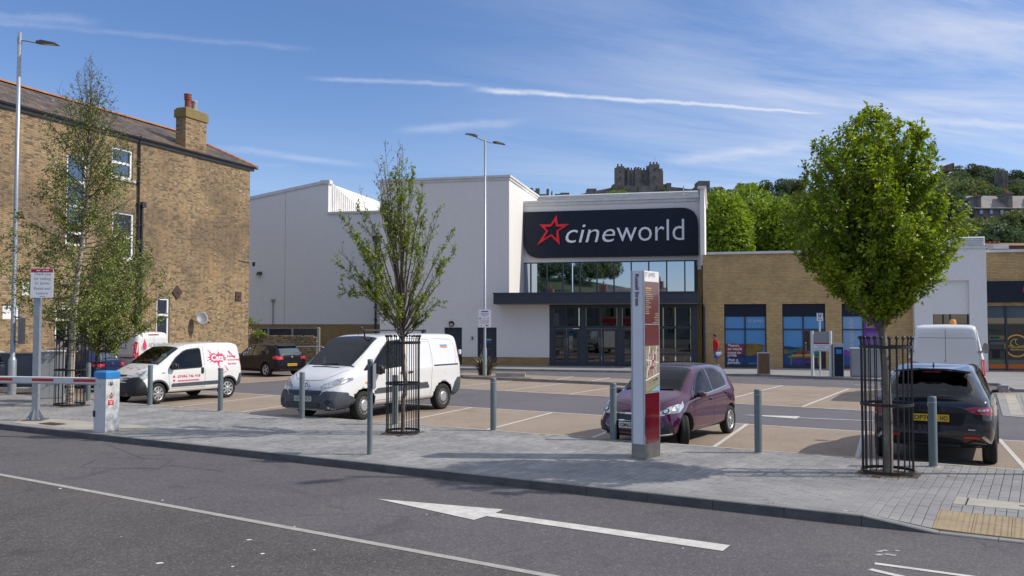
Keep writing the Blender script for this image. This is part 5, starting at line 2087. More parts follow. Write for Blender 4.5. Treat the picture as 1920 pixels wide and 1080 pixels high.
mb.add([(p[0], -.0072, p[2]) for p in [mpt(*q) for q in ((0.05, .02), (.4, .1), (.8, .18), (1, .2), (1, .15), (.7, .13), (.35, .05))]], [(0, 1, 2, 3, 4, 5, 6)], M['print_grey'])
for (a, b, w) in (((.1, .3), (.3, 1), .014), ((.3, 1), (.35, .55), .012), ((.05, .7), (.95, .62), .012), ((.15, .45), (.9, .95), .012), ((.6, .2), (.55, .9), .01), ((.0, .25), (1, .38), .016), ((.75, .3), (.8, 1), .01), ((.2, .55), (.75, .5), .008)):
 mstrip(a, b, w, M['print_white'])
for (u, v, a, b, mt) in ((.48, .52, .3, .06, 'vinyl_red'), (.68, .75, .1, .12, 'vinyl_red'), (.55, .66, .14, .06, 'vinyl_red'), (.3, .8, .08, .05, 'vinyl_red'), (.15, .6, .06, .08, 'vinyl_red'), (.22, .38, .05, .05, 'vinyl_red'),
                         (.6, .24, .1, .05, 'vinyl_green'), (.8, .27, .16, .06, 'vinyl_green'), (.4, .21, .1, .04, 'vinyl_olive'), (.5, .95, .2, .07, 'vinyl_olive'), (.88, .9, .1, .05, 'vinyl_red'), (.42, .88, .06, .09, 'vinyl_red')):
 c0 = mpt(u - a / 2, v - b / 2)
 c1 = mpt(u + a / 2, v + b / 2)
 mb.add([(c0[0], -.0075, c0[2]), (c1[0], -.0075, c0[2]), (c1[0], -.0075, c1[2]), (c0[0], -.0075, c1[2])], [(0, 1, 2, 3)], M[mt])
mb.build('map_print', tot)
mb = MB()
X = basis((0.30 - .08, -.005, (TH + zs_[1]) / 2 - .035), (1, 0, 0), (0, 0, 1))
add_text(mb, 'ST JAMES', X, width=0.36, height=0.10, mat=M['print_grey'])
z = tz(540)
for k in range(13):
 wd = RN.uniform(0.10, 0.28)
 mb.box((0.045 + wd / 2, -.005, tz(541 + k * 3.9)), (wd, .004, 0.013 if k % 3 else .018), M['gold'] if k == 0 else M['map_paper'])
for k in range(6):
 wd = RN.uniform(0.08, 0.22)
 mb.box((TW - 0.045 - wd / 2, -.005, tz(588 + k * 3.4)), (wd, .004, 0.012), M['map_paper'])
mb.build('lettering', tot)
mb = MB()
X = basis((-0.004 + .004, TD / 2 - .035, tz(545.5)), (0, 0, -1), (0, 1, 0))
X = basis((-0.003, TD / 2 + .04, tz(515.0)), (0, 0, -1), (0, -1, 0))
add_text(mb, 'Russell Street', X, width=(576 - 516) * tp.y / F, mat=pm('plum_text', (0.07, 0.015, 0.05), 0.5), align='L', bold=0.02)
mb.build('street_name', tot)
# thank-you sign
sy_ = 20.7
p = GV(64, 788)
ts = empty('visitor_sign', p, rad(6), 'white sign on grey square post thanking visitors, beside the barrier', 'sign')
def zat(y, Y):
 return CH + (605 - y) * Y / F
mb = MB()
mb.box((0.03, 0, zat(560, p.y) / 2 + .25), (0.135, 0.135, zat(560, p.y) + .5), M['galv'])
mb.build('post', ts)
mb = MB()
mb.box((0.03, 0, 0.015), (0.44, 0.44, 0.03), M['steel'])
for a in range(4):
 t = a * math.pi / 2
 X = Matrix.Translation((0.03, 0, 0.03)) @ Matrix.Rotation(t, 4, 'Z')
 mb.add([(0.068, -.006, 0), (0.21, -.006, 0), (0.068, -.006, 0.24), (0.068, .006, 0), (0.21, .006, 0), (0.068, .006, 0.24)], [(0, 1, 2), (5, 4, 3), (0, 3, 4, 1), (1, 4, 5, 2)], M['galv'], X=X)
 mb.lathe([(0.02, 0), (0.02, 0.03), (0.0001, 0.035)], 6, M['steel'], X=Matrix.Translation((0.03 + .17 * math.cos(t + .785), .17 * math.sin(t + .785), 0.03)))
mb.build('base_plate', ts)
bx0, bx1 = -0.11, 0.40
bz0, bz1 = zat(558.5, p.y) - PV, zat(504, p.y) - PV
mb = MB()
pts = rounded([(bx0, bz0), (bx1, bz0), (bx1, bz1), (bx0, bz1)], .03, 3)
mb.prism([(q.x, q.y) for q in pts], 0, .012, M['print_white'], X=Matrix.Translation((0, -.075, 0)) @ Matrix.Rotation(rad(90), 4, 'X'))
brd = mb.build('sign_board', ts)
mb = MB()
mb.span((bx0 + .01, -.0895, bz1 - .085), (bx1 - .01, -.088, bz1 - .008), M['sign_crimson'])
for k, (a, b, c, d) in enumerate(((.02, .02, .10, .04), (.16, .03, .20, .05), (.22, .03, .30, .045))):
 mb.box(((a + c) / 2, -.0905, bz1 - .045), (c - a, .001, .02), M['print_white'])
mb.build('header_band', brd)
mb = MB()
for k, (tx, wd) in enumerate((('Thank you', .37), ('for visiting', .37), ('St. James', .33), ('Retail and', .36), ('Leisure', .26))):
 X = basis(((bx0 + bx1) / 2 + .01, -.0885, bz1 - .175 - k * .108), (1, 0, 0), (0, 0, 1))
 add_text(mb, tx, X, width=wd, mat=M['print_grey'])
mb.box(((bx0 + bx1) / 2 + .02, -.0885, bz0 + .035), (.12, .002, .012), M['print_grey'])
mb.build('lettering', brd)
# barrier pillar and arm
p = GV(197, 811.5)
ba = math.atan2(NY, NX)
bar = empty('barrier_pillar', p, ba, 'grey barrier pillar with bright blue cap at the car park entrance', 'barrier')
PH = CH - PV + (605 - 710.5) * p.y / F
PT = CH - PV + (605 - 696) * p.y / F
# local x along N (right face), y towards -K (left face)
mb = MB()
mb.span((0, 0, 0), (.32, .40, PH), M['metal_white'])
mb.build('cabinet', bar)
mb = MB()
mb.box((.16, .20, (PH + PT) / 2), (.335, .415, PT - PH), M['barrier_blue'], ch=.03)
mb.build('cap', bar)
mb = MB()
mb.box((.16, -.003, .02), (.32, .004, .03), M['concrete'])
mb.span((-.004, .03, .05), (-.001, .37, PH - .13), M['metal_white'])
mb.span((-.004, .03, PH - .115), (-.001, .37, PH - .02), M['metal_white'])
mb.build('door', bar)
mb = MB()
mb.box((-.012, .37, .36 + .02), (.03, .05, .13), M['cap_black'])
mb.box((-.006, .2, PH - .16), (.008, .018, .022), M['cap_black'])
mb.build('lock', bar)
mb = MB()
X = basis((.125, -.004, PH - .10), (1, 0, 0), (0, 0, 1))
mb.lathe([(.036, 0), (.036, .012), (.022, .016)], 16, M['cap_black'], X=X)
mb.lathe([(.021, .013), (.0001, .018)], 12, M['galv'], X=X)
mb.box((.06, -.003, PH - .075), (.03, .004, .02), M['print_grey'])
mb.box((.06, -.003, PH - .115), (.03, .004, .015), M['print_grey'])
mb.build('key_switch', bar)
mb = MB()
zq = PH - .38
mb.box((.12, -.003, zq - .115), (.125, .004, .105), M['barrier_red'])
for k in range(3):
 mb.box((.12, -.0056, zq - .088 - k * .026), (.09 if k == 0 else .06, .001, .009), M['print_white'])
# red prohibition ring
vs = []
for k in range(20):
 t = 2 * math.pi * k / 20
 vs += [(.12 + .05 * math.cos(t), -.003, zq + .01 + .05 * math.sin(t)), (.12 + .038 * math.cos(t), -.003, zq + .01 + .038 * math.sin(t))]
mb.add(vs, [(2 * k, 2 * k + 1, (2 * k + 3) % 40, (2 * k + 2) % 40) for k in range(20)], M['barrier_red'])
mb.add([(.085, -.0035, zq + .04), (.092, -.0035, zq + .047), (.155, -.0035, zq - .02), (.148, -.0035, zq - .027)], [(0, 1, 2, 3)], M['barrier_red'])
mb.box((.12, -.0025, zq + .005), (.03, .003, .04), M['print_black'])
mb.box((.13, -.003, zq + .075), (.03, .004, .035), M['soft_green'])
mb.build('warning_sticker', bar)
az = CH + (605 - 714.5) * (p.y + .1) / F
ah = Vector(p) + Vector((-KX * .30, -KY * .30, 0)) + Vector((NX * .05, NY * .05, 0))
aend = atY(-120, 711, 19.6)
ad = Vector((aend.x - ah.x, aend.y - ah.y, 0))
aL = ad.length
arm = empty('barrier_arm', (ah.x, ah.y, az), math.atan2(ad.y, ad.x), 'white barrier arm with red bands reaching left from the blue topped pillar', 'barrier arm')
mb = MB()
hh = .072
mb.prism([(q.x, q.y) for q in rounded([(-.055, -hh), (.055, -hh), (.055, hh), (-.055, hh)], .02, 3)], -.05, aL, M['metal_white'], X=Matrix.Rotation(rad(90), 4, 'Y') @ Matrix.Rotation(rad(90), 4, 'Z'))
mb.build('boom', arm)
mb = MB()
mb.span((-.14, -.07, -.11), (-.04, .07, .09), M['cap_black'])
mb.build('boom_clamp', arm)
x = .05
for k in range(6):
 mb = MB()
 mb.box((x + .27, 0, .008), (.54, .114, .058), M['barrier_red'])
 mb.build('red_band', arm)
 x += 1.03
mb = MB()
mb.box((aL / 2, 0, -.078), (aL, .05, .012), M['galv'])
mb.build('lower_rail', arm)
# lamp posts
def lamp_head(mb_, X):
 mb_.add([(0, -.05, .0), (0, .05, .0), (.12, .13, .0), (.55, .11, -.02), (.60, .0, -.03), (.55, -.11, -.02), (.12, -.13, .0),
             (0, -.04, .07), (0, .04, .07), (.15, .09, .085), (.5, .07, .03), (.5, -.07, .03), (.15, -.09, .085)],
   [(6, 5, 4, 3, 2, 1, 0), (7, 8, 9, 12), (12, 9, 10, 11), (0, 1, 8, 7), (1, 2, 9, 8), (2, 3, 10, 9), (3, 4, 10), (4, 5, 11), (4, 11, 10), (5, 6, 12, 11), (6, 0, 7, 12)], M['cap_black'], X=X)
def lamp_glass(mb_, X):
 mb_.box((.33, 0, -.012), (.30, .13, .012), M['lamp_glass'], X=X)
p = GV(22, 740)
lp = empty('street_lamp', p, 0, 'tall galvanised lamp post at the far left with a single arm', 'lamp post')
H1 = 11.72
mb = MB()
mb.lathe([(.125, 0), (.125, zat(683, p.y)), (.11, zat(680, p.y)), (.075, zat(675, p.y)), (.068, 6), (.062, H1), (.0001, H1 + .01)], 16, M['galv'])
mb.build('column', lp)
mb = MB()
mb.lathe([(.127, .12), (.127, .42)], 16, M['print_grey'])
mb.build('graffiti_band', lp)
mb = MB()
mb.tube([(0, 0, H1 - .25), (.28, 0, H1 - .28), (.55, 0, H1 - .34)], .028, 6, M['galv'])
mb.lathe([(.07, H1 - .35), (.07, H1 - .15)], 12, M['galv'])
mb.build('arm', lp)
mb = MB()
X = Matrix.Translation((.55, 0, H1 - .36)) @ Matrix.Rotation(rad(2), 4, 'Y') @ Matrix.Diagonal((1.25, 1.2, 1.2, 1))
lamp_head(mb, X)
ln1 = mb.build('lantern', lp)
mb = MB()
lamp_glass(mb, X)
mb.build('lens', ln1)
# flood light on the lamp column
mb = MB()
mb.box((.30, -.05, zat(627, p.y)), (.16, .14, .85), M['steel'], ch=.03)
mb.box((.12, -.02, zat(602, p.y)), (.3, .04, .04), M['cap_black'])
mb.box((.12, -.02, zat(648, p.y)), (.3, .04, .04), M['cap_black'])
mb.build('speaker_box', lp)
lo = copy_tree(lp)
lo.location = (10.9, 13.3, 0)
lo.rotation_euler.z = rad(208)
tag(lo, 'lamp post just past the right picture edge, its shadow crossing the road', 'lamp post')
p = G(909, 704, 0.05)
l2 = empty('street_lamp', p, rad(14), 'galvanised lamp post with two opposed lanterns standing in the spiky plant', 'lamp post')
H2 = zat(263, p.y)
mb = MB()
mb.lathe([(.095, 0), (.095, zat(658, p.y)), (.06, zat(652, p.y)), (.05, H2), (.0001, H2 + .01)], 14, M['galv'])
mb.build('column', l2)
mb = MB()
mb.tube([(-.42, 0, H2 + .12), (0, 0, H2 - .02), (.32, 0, H2 - .10)], .03, 6, M['galv'])
mb.build('arm', l2)
for sx, dz, ry in ((-1, .13, 14), (1, -.10, 4)):
 X = Matrix.Translation((sx * .36, 0, H2 + dz)) @ Matrix.Rotation(rad(180 if sx < 0 else 0), 4, 'Z') @ Matrix.Rotation(rad(-ry if sx < 0 else ry), 4, 'Y')
 mb = MB()
 lamp_head(mb, X)
 a = mb.build('lantern', l2)
 mb = MB()
 lamp_glass(mb, X)
 mb.build('lens', a)
ps = empty('parking_terms_sign', (p.x, p.y - .12, zat(597, p.y)), 0, 'white parking terms notice fixed to the double headed lamp post', 'sign')
mb = MB()
mb.box((0, 0, 0), (.56, .012, .80), M['print_white'])
mb.build('sign_board', ps)
mb = MB()
add_text(mb, 'TEXT 24', basis((0, -.008, .26), (1, 0, 0), (0, 0, 1)), width=.32, mat=M['p_blue'], bold=.02) if False else None
mb.box((0, -.008, .31), (.30, .003, .05), M['p_blue'])
for k in range(3):
 mb.box((0, -.008, .22 - k * .05), (.42 - .08 * k, .003, .014), M['print_grey'])
for a in (-.2, -.02, .15):
 for k in range(2):
  mb.box((a, -.008, .02 - k * .04), (.11 if a < 0 and a < -.1 else .07, .003, .02), M['p_blue'] if a < -.1 else M['print_grey'])
for k in range(5):
 mb.box((0, -.008, -.08 - k * .035), (.40, .003, .006), M['print_grey'])
mb.box((-.15, -.008, -.32), (.06, .003, .05), M['print_grey'])
mb.box((.10, -.008, -.32), (.14, .003, .04), M['sign_crimson'])
mb.build('lettering', ps)
# lamp post just outside the picture on the right: its shadow falls across the road
# pay-here sign, notice board, ticket machine, bin, cabinet on the far pavement
def far(x, y):
 return G(x, y, 0.1)
p = far(1538, 704.5)
Yp = p.y
pay = empty('pay_here_sign', p, rad(-4), 'small white and blue pay here parking sign on a slim white post', 'sign')
mb = MB()
mb.tube([(0, 0, 0), (0, 0, zat(592, Yp))], .035, 8, M['metal_white'])
mb.build('post', pay)
zc = zat(598.5, Yp)
mb = MB()
mb.box((0, -.05, zc), (.27, .012, .34), M['metal_white'])
brd = mb.build('sign_board', pay)
mb = MB()
mb.box((0, -.058, zc + .075), (.13, .003, .13), M['p_blue'])
add_text(mb, 'P', basis((0, -.061, zc + .03), (1, 0, 0), (0, 0, 1)), height=.095, mat=M['print_white'], bold=.03)
for k, tx in enumerate(('Pay', 'Here')):
 add_text(mb, tx, basis((0, -.058, zc - .055 - k * .075), (1, 0, 0), (0, 0, 1)), height=.052, mat=M['print_black'], bold=.02)
mb.build('lettering', brd)
pA, pB = far(1521.5, 704.5), far(1555.5, 705.5)
Yn = pA.y - .15
nb = empty('car_park_notice', (pA.x, pA.y - .15, 0.1), math.atan2(pB.y - pA.y, pB.x - pA.x), 'grey and white notice board hung between two white posts', 'notice board')
Wn = (pB - pA).length
for k in (0, Wn):
 mb = MB()
 mb.tube([(k, 0, 0), (k, 0, zat(620.5, Yn) - .1)], .065, 10, M['metal_white'])
 mb.build('post', nb)
za, zb_, zc_, zd = [zat(v, Yn) - .1 for v in (621.5, 642.5, 645, 658.5)]
mb = MB()
mb.span((-.1, .03, zd), (Wn + .1, .06, za), M['cabinet_grey'])
brd = mb.build('back_board', nb)
mb = MB()
mb.span((.05, .01, zd + .01), (Wn - .06, .028, zc_), M['print_white'])
mb.span((.05, .01, zc_), (Wn - .06, .028, zb_), M['sign_crimson'])
mb.build('sign_board', brd)
mb = MB()
for k in range(4):
 mb.box((Wn / 2, .008, zc_ - .06 - k * .072), ((.52, .30, .60, .52)[k], .002, .022), M['print_grey'])
mb.build('lettering', brd)
p = far(1571, 706)
tm = empty('ticket_machine', p, rad(-10), 'dark ticket machine with lit blue screen on the far pavement', 'ticket machine')
h = zat(643, p.y) - .1
mb = MB()
mb.prism([(q.x, q.y) for q in rounded([(-.22, 0), (.22, 0), (.22, h), (-.22, h)], [0, 0, .08, .08], 4)], 0, .34, M['galv'], X=Matrix.Translation((0, .17, 0)) @ Matrix.Rotation(rad(90), 4, 'X'))
mb.build('housing', tm)
mb = MB()
mb.span((-.16, -.185, .03), (.20, -.17, h - .17), M['sign_navy'])
mb.build('front_panel', tm)
mb = MB()
mb.span((-.09, -.192, h - .46), (.13, -.186, h - .27), M['screen_blue'])
mb.build('screen', tm)
p = far(1432, 701.5)
bn_ = empty('litter_bin', p, rad(-12), 'wooden slatted litter bin with grey frame near the brick wing', 'litter bin')
h = zat(661, p.y) - .1
wd = 23 * p.y / F
mb = MB()
mb.span((-wd / 2, -.2, 0), (-wd / 2 + .04, .2, h), M['cabinet_grey'])
mb.span((wd / 2 - .04, -.2, 0), (wd / 2, .2, h), M['cabinet_grey'])
mb.span((-wd / 2 + .04, -.2, h - .04), (wd / 2 - .04, .2, h), M['cabinet_grey'])
mb.span((-wd / 2 + .04, -.19, 0), (wd / 2 - .04, .2, .03), M['cabinet_grey'])
mb.span((-wd / 2 + .05, -.15, .04), (wd / 2 - .05, .18, h - .05), M['cap_black'])
mb.build('frame', bn_)
ns = 5
for k in range(ns):
 mb = MB()
 x0 = -wd / 2 + .045 + k * (wd - .09) / ns
 mb.span((x0 + .004, -.19, .035), (x0 + (wd - .09) / ns - .004, -.165, h - .045), M['timber'])
 mb.build('slat', bn_)
p = far(1624, 707)
cb = empty('service_cabinet', p, rad(-14), 'large pale grey service cabinet behind the tree cage on the far pavement', 'cabinet')
h = zat(652.5, p.y) - .1
mb = MB()
mb.box((0, 0, h / 2), (1.22, .5, h - .05), M['cabinet_grey'])
mb.box((0, 0, h - .015), (1.28, .56, .05), M['metal_white'])
mb.build('housing', cb)
for k in (-1, 1):
 mb = MB()
 mb.box((k * .30, -.254, h / 2), (.585, .012, h - .16), M['cabinet_grey'])
 d_ = mb.build('door', cb)
 mb = MB()
 mb.box((k * .06, -.265, h * .55), (.03, .02, .12), M['steel'])
 mb.build('handle', d_)
# cabinets behind the barrier
for (x, y, wpx, dpx, hy, mt, lab, a) in ((60, 731.5, 56, 0, 661.5, 'cabinet_dark', 'dark blue grey utility cabinet behind the left lamp post', 8), (118, 753, 46, 24, 657, 'cabinet_grey', 'grey utility cabinet between the sign post and the birch', 24)):
 p = GV(x, y)
 Y = p.y
 cb = empty('utility_cabinet', p, rad(a), lab, 'cabinet')
 h = zat(hy, Y) - PV
 w1_ = wpx * Y / F
 mb = MB()
 mb.span((-w1_, 0, .08), (0, .62, h - .04), M[mt])
 mb.span((-w1_ - .03, -.03, h - .04), (.03, .65, h), M['metal_white'] if mt == 'cabinet_grey' else M['steel'])
 mb.build('housing', cb)
 mb = MB()
 mb.span((-w1_ - .02, -.02, 0), (.02, .64, .08), M['concrete'])
 mb.build('plinth', cb)
 mb = MB()
 mb.span((-w1_ + .02, -.012, .12), (-w1_ / 2 - .004, 0.0, h - .08), M[mt])
 mb.span((-w1_ / 2 + .004, -.012, .12), (-.02, 0.0, h - .08), M[mt])
 mb.build('door', cb)
mb = MB()
p0 = GV(5, 735)
mb.box((p0.x + .3, p0.y - .1, .08 + PV), (2.6, .25, .16), M['concrete'], rz=.05, ch=.02)
tag(mb.build('concrete_kerb'), 'low concrete block kerb below the dark utility cabinet', 'kerb')
# tree cages
def cage(p, R_, H_, lab, n_=20):
 cg = empty('tree_cage', p, RN.uniform(0, 1), lab, 'tree guard', 'black steel tree guards')
 for z in (.05, H_ * .51, H_ - .15):
  mb = MB()
  vs, fs = [], []
  N_ = 32
  for k in range(N_):
   t = 2 * math.pi * k / N_
   for (dr, dz) in ((-.008, -.022), (.008, -.022), (.008, .022), (-.008, .022)):
    vs.append(((R_ + dr) * math.cos(t), (R_ + dr) * math.sin(t), z + dz))
  for k in range(N_):
   k2 = (k + 1) % N_
   for j in range(4):
    j2 = (j + 1) % 4
    fs.append((4 * k + j, 4 * k2 + j, 4 * k2 + j2, 4 * k + j2))
  mb.add(vs, fs, M['cage_black'])
  mb.build('hoop', cg)
 me = None
 for k in range(n_):
  t = 2 * math.pi * k / n_
  if me is None:
   mb = MB()
   mb.tube([(0, 0, 0.02), (0, 0, H_ - .1), (.012, 0, H_ - .03)], .0095, 6, M['cage_black'])
   mb.sphere((.015, 0, H_ - .01), .026, M['cage_black'], 8)
   me = mb.mesh('bar')
  o = bpy.data.objects.new('bar', me)
  COL.objects.link(o)
  o.parent = cg
  o.location = ((R_ - .014) * math.cos(t), (R_ - .014) * math.sin(t), 0)
  o.rotation_euler = (0, 0, t)
 return cg
cage(BIG, .375, 2.08, 'nearest black steel tree cage around the large leafy tree', 22)
cage(MID, .355, 2.03, 'black steel tree cage in front of the large white van', 20)
cage(BIRCH, .40, 1.96, 'black steel cage around the birch trunk at left', 20)
cage(BIRCH2, .34, 2.0, 'black steel cage behind the barrier beside the dark grey van', 16)
# ------------------------------------------------------------------ castle, hill and far buildings
YC = 450.0
def PXZ(x, y, Y=YC):
 q = atY(x, y, Y)
 return q.x, q.z
def block(mb, x0, x1, y0, y1, Y, dep, mat, mer=0, mw=2.8):
 a, z1 = PXZ(x0, y0, Y)
 b, z0 = PXZ(x1, y1, Y)
 mb.span((a, Y, z0), (b, Y + dep, z1), mat)
 if mer:
  w_ = mw * Y / F
  n_ = max(2, int((b - a) / (w_ * 2)))
  for k in range(n_):
   c = a + (b - a) * (k + .5) / n_ - (b - a) / n_ * .25
   for yy in (Y, Y + dep - .8):
    mb.span((c - w_ * .5 + .01, yy - .01, z1), (c + w_ * .5, yy + .8, z1 + 1.15), mat)
CS = M['castle_stone']
keep = empty('castle_keep', (0, 0, 0), 0, 'square grey castle keep with battlements on the hilltop', 'castle')
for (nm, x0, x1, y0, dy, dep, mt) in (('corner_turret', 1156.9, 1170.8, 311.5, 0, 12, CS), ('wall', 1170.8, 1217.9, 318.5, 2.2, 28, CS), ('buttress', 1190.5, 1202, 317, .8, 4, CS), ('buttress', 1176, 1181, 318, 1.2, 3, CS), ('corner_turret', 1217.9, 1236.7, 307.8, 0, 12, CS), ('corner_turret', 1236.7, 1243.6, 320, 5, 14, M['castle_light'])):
 mb = MB()
 block(mb, x0, x1, y0, 352, YC + dy, dep, mt, mer=1)
 mb.build(nm, keep)
mb = MB()
for (x, y) in ((1163, 322), (1163, 334), (1184, 330), (1184, 340), (1208, 328), (1208, 338), (1228, 318), (1228, 332), (1212, 343)):
 a, z = PXZ(x, y)
 mb.box((a, YC + 2.15 if 1171 < x < 1217 else YC - .05, z), (.5, .2, 1.3), M['cap_black'])
mb.build('arrow_slit', keep)
mb = MB()
a, z = PXZ(1231.5, 307)
mb.tube([(a, YC + 6, z), (a, YC + 6, z + 4.6)], .12, 4, M['galv'])
mb.build('flagpole', keep)
cw_ = empty('castle_curtain_wall', (0, 0, 0), 0, 'long low castle curtain wall with square towers around the keep', 'castle wall')
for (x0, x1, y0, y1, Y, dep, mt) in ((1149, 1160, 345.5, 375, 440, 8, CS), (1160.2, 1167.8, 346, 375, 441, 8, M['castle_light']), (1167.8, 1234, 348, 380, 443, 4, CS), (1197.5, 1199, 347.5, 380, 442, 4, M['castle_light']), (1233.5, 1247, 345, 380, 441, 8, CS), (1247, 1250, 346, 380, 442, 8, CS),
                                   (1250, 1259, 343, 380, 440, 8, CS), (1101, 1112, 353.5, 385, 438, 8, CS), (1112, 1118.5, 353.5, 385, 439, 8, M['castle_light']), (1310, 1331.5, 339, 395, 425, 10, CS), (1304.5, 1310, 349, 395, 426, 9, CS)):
 mb = MB()
 block(mb, x0, x1, y0, y1, Y, dep, mt)
 mb.build('tower' if x1 - x0 < 25 else 'wall', cw_)
for pts, Y in (([(1076, 367), (1102, 361), (1102, 400), (1076, 400)], 442), ([(1118, 357.5), (1149, 351.5), (1149, 400), (1118, 400)], 442), ([(1259, 350.5), (1284, 352.5), (1284, 354), (1310, 355), (1310, 400), (1259, 400)], 442)):
 mb = MB()
 q = [PXZ(x, y, Y) for x, y in pts]
 mb.prism(q, 0, 4, CS, X=Matrix.Translation((0, Y + 4, 0)) @ Matrix.Rotation(rad(90), 4, 'X'))
 mb.build('wall', cw_)
gt = empty('castle_gatehouse', (0, 0, 0), 0, 'small cluster of castle towers and chimneys left of the keep', 'castle')
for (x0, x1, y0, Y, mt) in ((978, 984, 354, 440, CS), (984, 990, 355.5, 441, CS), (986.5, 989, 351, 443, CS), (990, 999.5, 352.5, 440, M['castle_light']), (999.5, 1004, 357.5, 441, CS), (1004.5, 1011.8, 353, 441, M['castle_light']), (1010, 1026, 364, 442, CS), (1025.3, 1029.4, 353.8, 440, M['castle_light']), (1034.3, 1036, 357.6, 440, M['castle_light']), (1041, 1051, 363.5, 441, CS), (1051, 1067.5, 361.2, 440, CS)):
 mb = MB()
 block(mb, x0, x1, y0, 392, Y, 7, mt)
 mb.build('chimney' if x1 - x0 < 5 else 'tower', gt)
# hill terrain
RID = [(-2000, 22), (200, 34), (700, 42), (940, 50), (1040, 56), (1140, 60), (1250, 62), (1320, 56), (1480, 56), (1640, 59), (1760, 66), (1850, 67), (1960, 62), (2300, 60), (4000, 35)]
def ridge(px):
 for (a, za), (b, zb) in zip(RID[:-1], RID[1:]):
  if a <= px <= b:
   t = (px - a) / (b - a)
   return za + (zb - za) * t
 return RID[0][1] if px < RID[0][0] else RID[-1][1]
def hillz(X, Y):
 if Y < 70:
  return -0.2
 px = 960 + F * X / Y
 r = ridge(px)
 t = min(1.0, (Y - 70) / 365.0)
 z = r * t + 2.5 * mnoise.noise(Vector((X * .012, Y * .012, 0))) * t
 if Y > 470:
  z -= (Y - 470) * 0.10
 return z - 0.2
mb = MB()
gx = [i * 12.0 for i in range(-42, 60)]
gy = [70 + j * 11.0 for j in range(58)]
vs = [(x, y, hillz(x, y)) for y in gy for x in gx]
w_ = len(gx)
mb.add(vs, [(j * w_ + i, j * w_ + i + 1, (j + 1) * w_ + i + 1, (j + 1) * w_ + i) for j in range(len(gy) - 1) for i in range(w_ - 1)], M['hill_ground'], smooth=True)
mb.build('hill', kind='structure')
# stone tower and terrace on the hillside
mb = MB()
block(mb, 1881, 1886, 320, 362, 330, 5, M['castle_light'])
block(mb, 1886.3, 1891, 320, 358, 332, 5, CS)
block(mb, 1872, 1881, 324, 345, 333, 3, CS)
tag(mb.build('stone_tower'), 'slim ruined stone tower among trees high on the right hillside', 'tower')
mb = MB()
block(mb, 1894, 1930, 336.5, 341, 300, 1.0, M['castle_light'])
tag(mb.build('retaining_wall'), 'short pale wall right of the slim stone tower on the hillside', 'wall')
mb = MB()
block(mb, 1778, 1788, 308, 320, 420, 8, M['far_tile'])
block(mb, 1786, 1789.5, 305.5, 320, 420, 3, M['far_tile'])
tag(mb.build('hilltop_house'), 'tiny red brick house on the skyline behind the leafy tree', 'house')
YT = 165.0
ter = empty('terrace_house', (0, 0, 0), 0, 'long dark stone terrace with slate roof and arched windows on the hillside', 'house')
def tz_(x, y, Y=YT):
 return PXZ(x, y, Y)
a, z1 = tz_(1829, 391)
b, _ = tz_(2010, 391)
_, z0 = tz_(1829, 440)
mb = MB()
mb.span((a, YT, z0), (b, YT + 10, z1), M['far_wall'])
mb.span((a - .2, YT - .35, tz_(1829, 408)[1]), (b, YT, tz_(1829, 406)[1]), M['far_wall'])
mb.span((a - .2, YT - .25, tz_(1829, 413)[1]), (b, YT, tz_(1829, 411.5)[1]), M['far_wall'])
mb.build('wall', ter)
mb = MB()
zr = tz_(1860, 372)[1] + 1.2
mb.add([(a - .4, YT - .5, z1), (b, YT - .5, z1), (b, YT + 5, zr), (a + .6, YT + 5, zr), (a - .4, YT + 10.5, z1), (b, YT + 10.5, z1)], [(0, 1, 2, 3), (3, 2, 5, 4), (0, 3, 4), (0, 4, 5, 1)], M['far_slate'])
rfo = mb.build('roof', ter)
for (x0, x1, yt) in ((1831, 1838, 366), (1889, 1896.5, 361), (1950, 1957, 358)):
 mb = MB()
 p0, zt0 = tz_(x0, yt)
 p1, _ = tz_(x1, yt)
 mb.span((p0, YT - .3, z1 - .2), (p1, YT + 3.4, zt0), M['castle_light'])
 mb.span((p0 - .15, YT - .45, zt0 - .35), (p1 + .15, YT + 3.55, zt0 - .1), M['castle_light'])
 c = mb.build('chimney', ter)
 mb = MB()
 mb.lathe([(.16, 0), (.14, .7), (.001, .7)], 8, M['terracotta'], X=Matrix.Translation(((p0 + p1) / 2, YT + 1, zt0 - .1)))
 mb.build('chimney_pot', c)
for x in (1839.5, 1858, 1878, 1899, 1919, 1940):
 p0, zb_ = tz_(x - 4, 402.5)
 p1, zt0 = tz_(x + 4, 392.3)
 m_ = (p0 + p1) / 2
 wd = p1 - p0
 prof = rounded([(m_ - wd / 2, zb_), (m_ + wd / 2, zb_), (m_ + wd / 2, zt0), (m_ - wd / 2, zt0)], [0, 0, wd * .45, wd * .45], 5)
 XT = Matrix.Translation((0, YT, 0)) @ Matrix.Rotation(rad(90), 4, 'X')
 mb = MB()
 mb.prism([(q.x, q.y) for q in prof], 0, .12, M['castle_light'], X=XT)
 wo = mb.build('window', ter)
 mb = MB()
 pr2 = [(m_ + (q.x - m_) * .72, zb_ + .1 + (q.y - zb_) * .82) for q in prof]
 mb.prism(pr2, .12, .15, M['vinyl_sky2'], X=XT)
 mb.build('pane', wo)
 mb = MB()
 mb.span((m_ - .03, YT - .18, zb_ + .1), (m_ + .03, YT - .151, zt0 - .2), UP)
 mb.span((m_ - wd * .36, YT - .18, (zb_ + zt0) / 2 - .03), (m_ - .03, YT - .151, (zb_ + zt0) / 2 + .03), UP)
 mb.span((m_ + .03, YT - .18, (zb_ + zt0) / 2 - .03), (m_ + wd * .36, YT - .151, (zb_ + zt0) / 2 + .03), UP)
 mb.build('glazing_bar', wo)
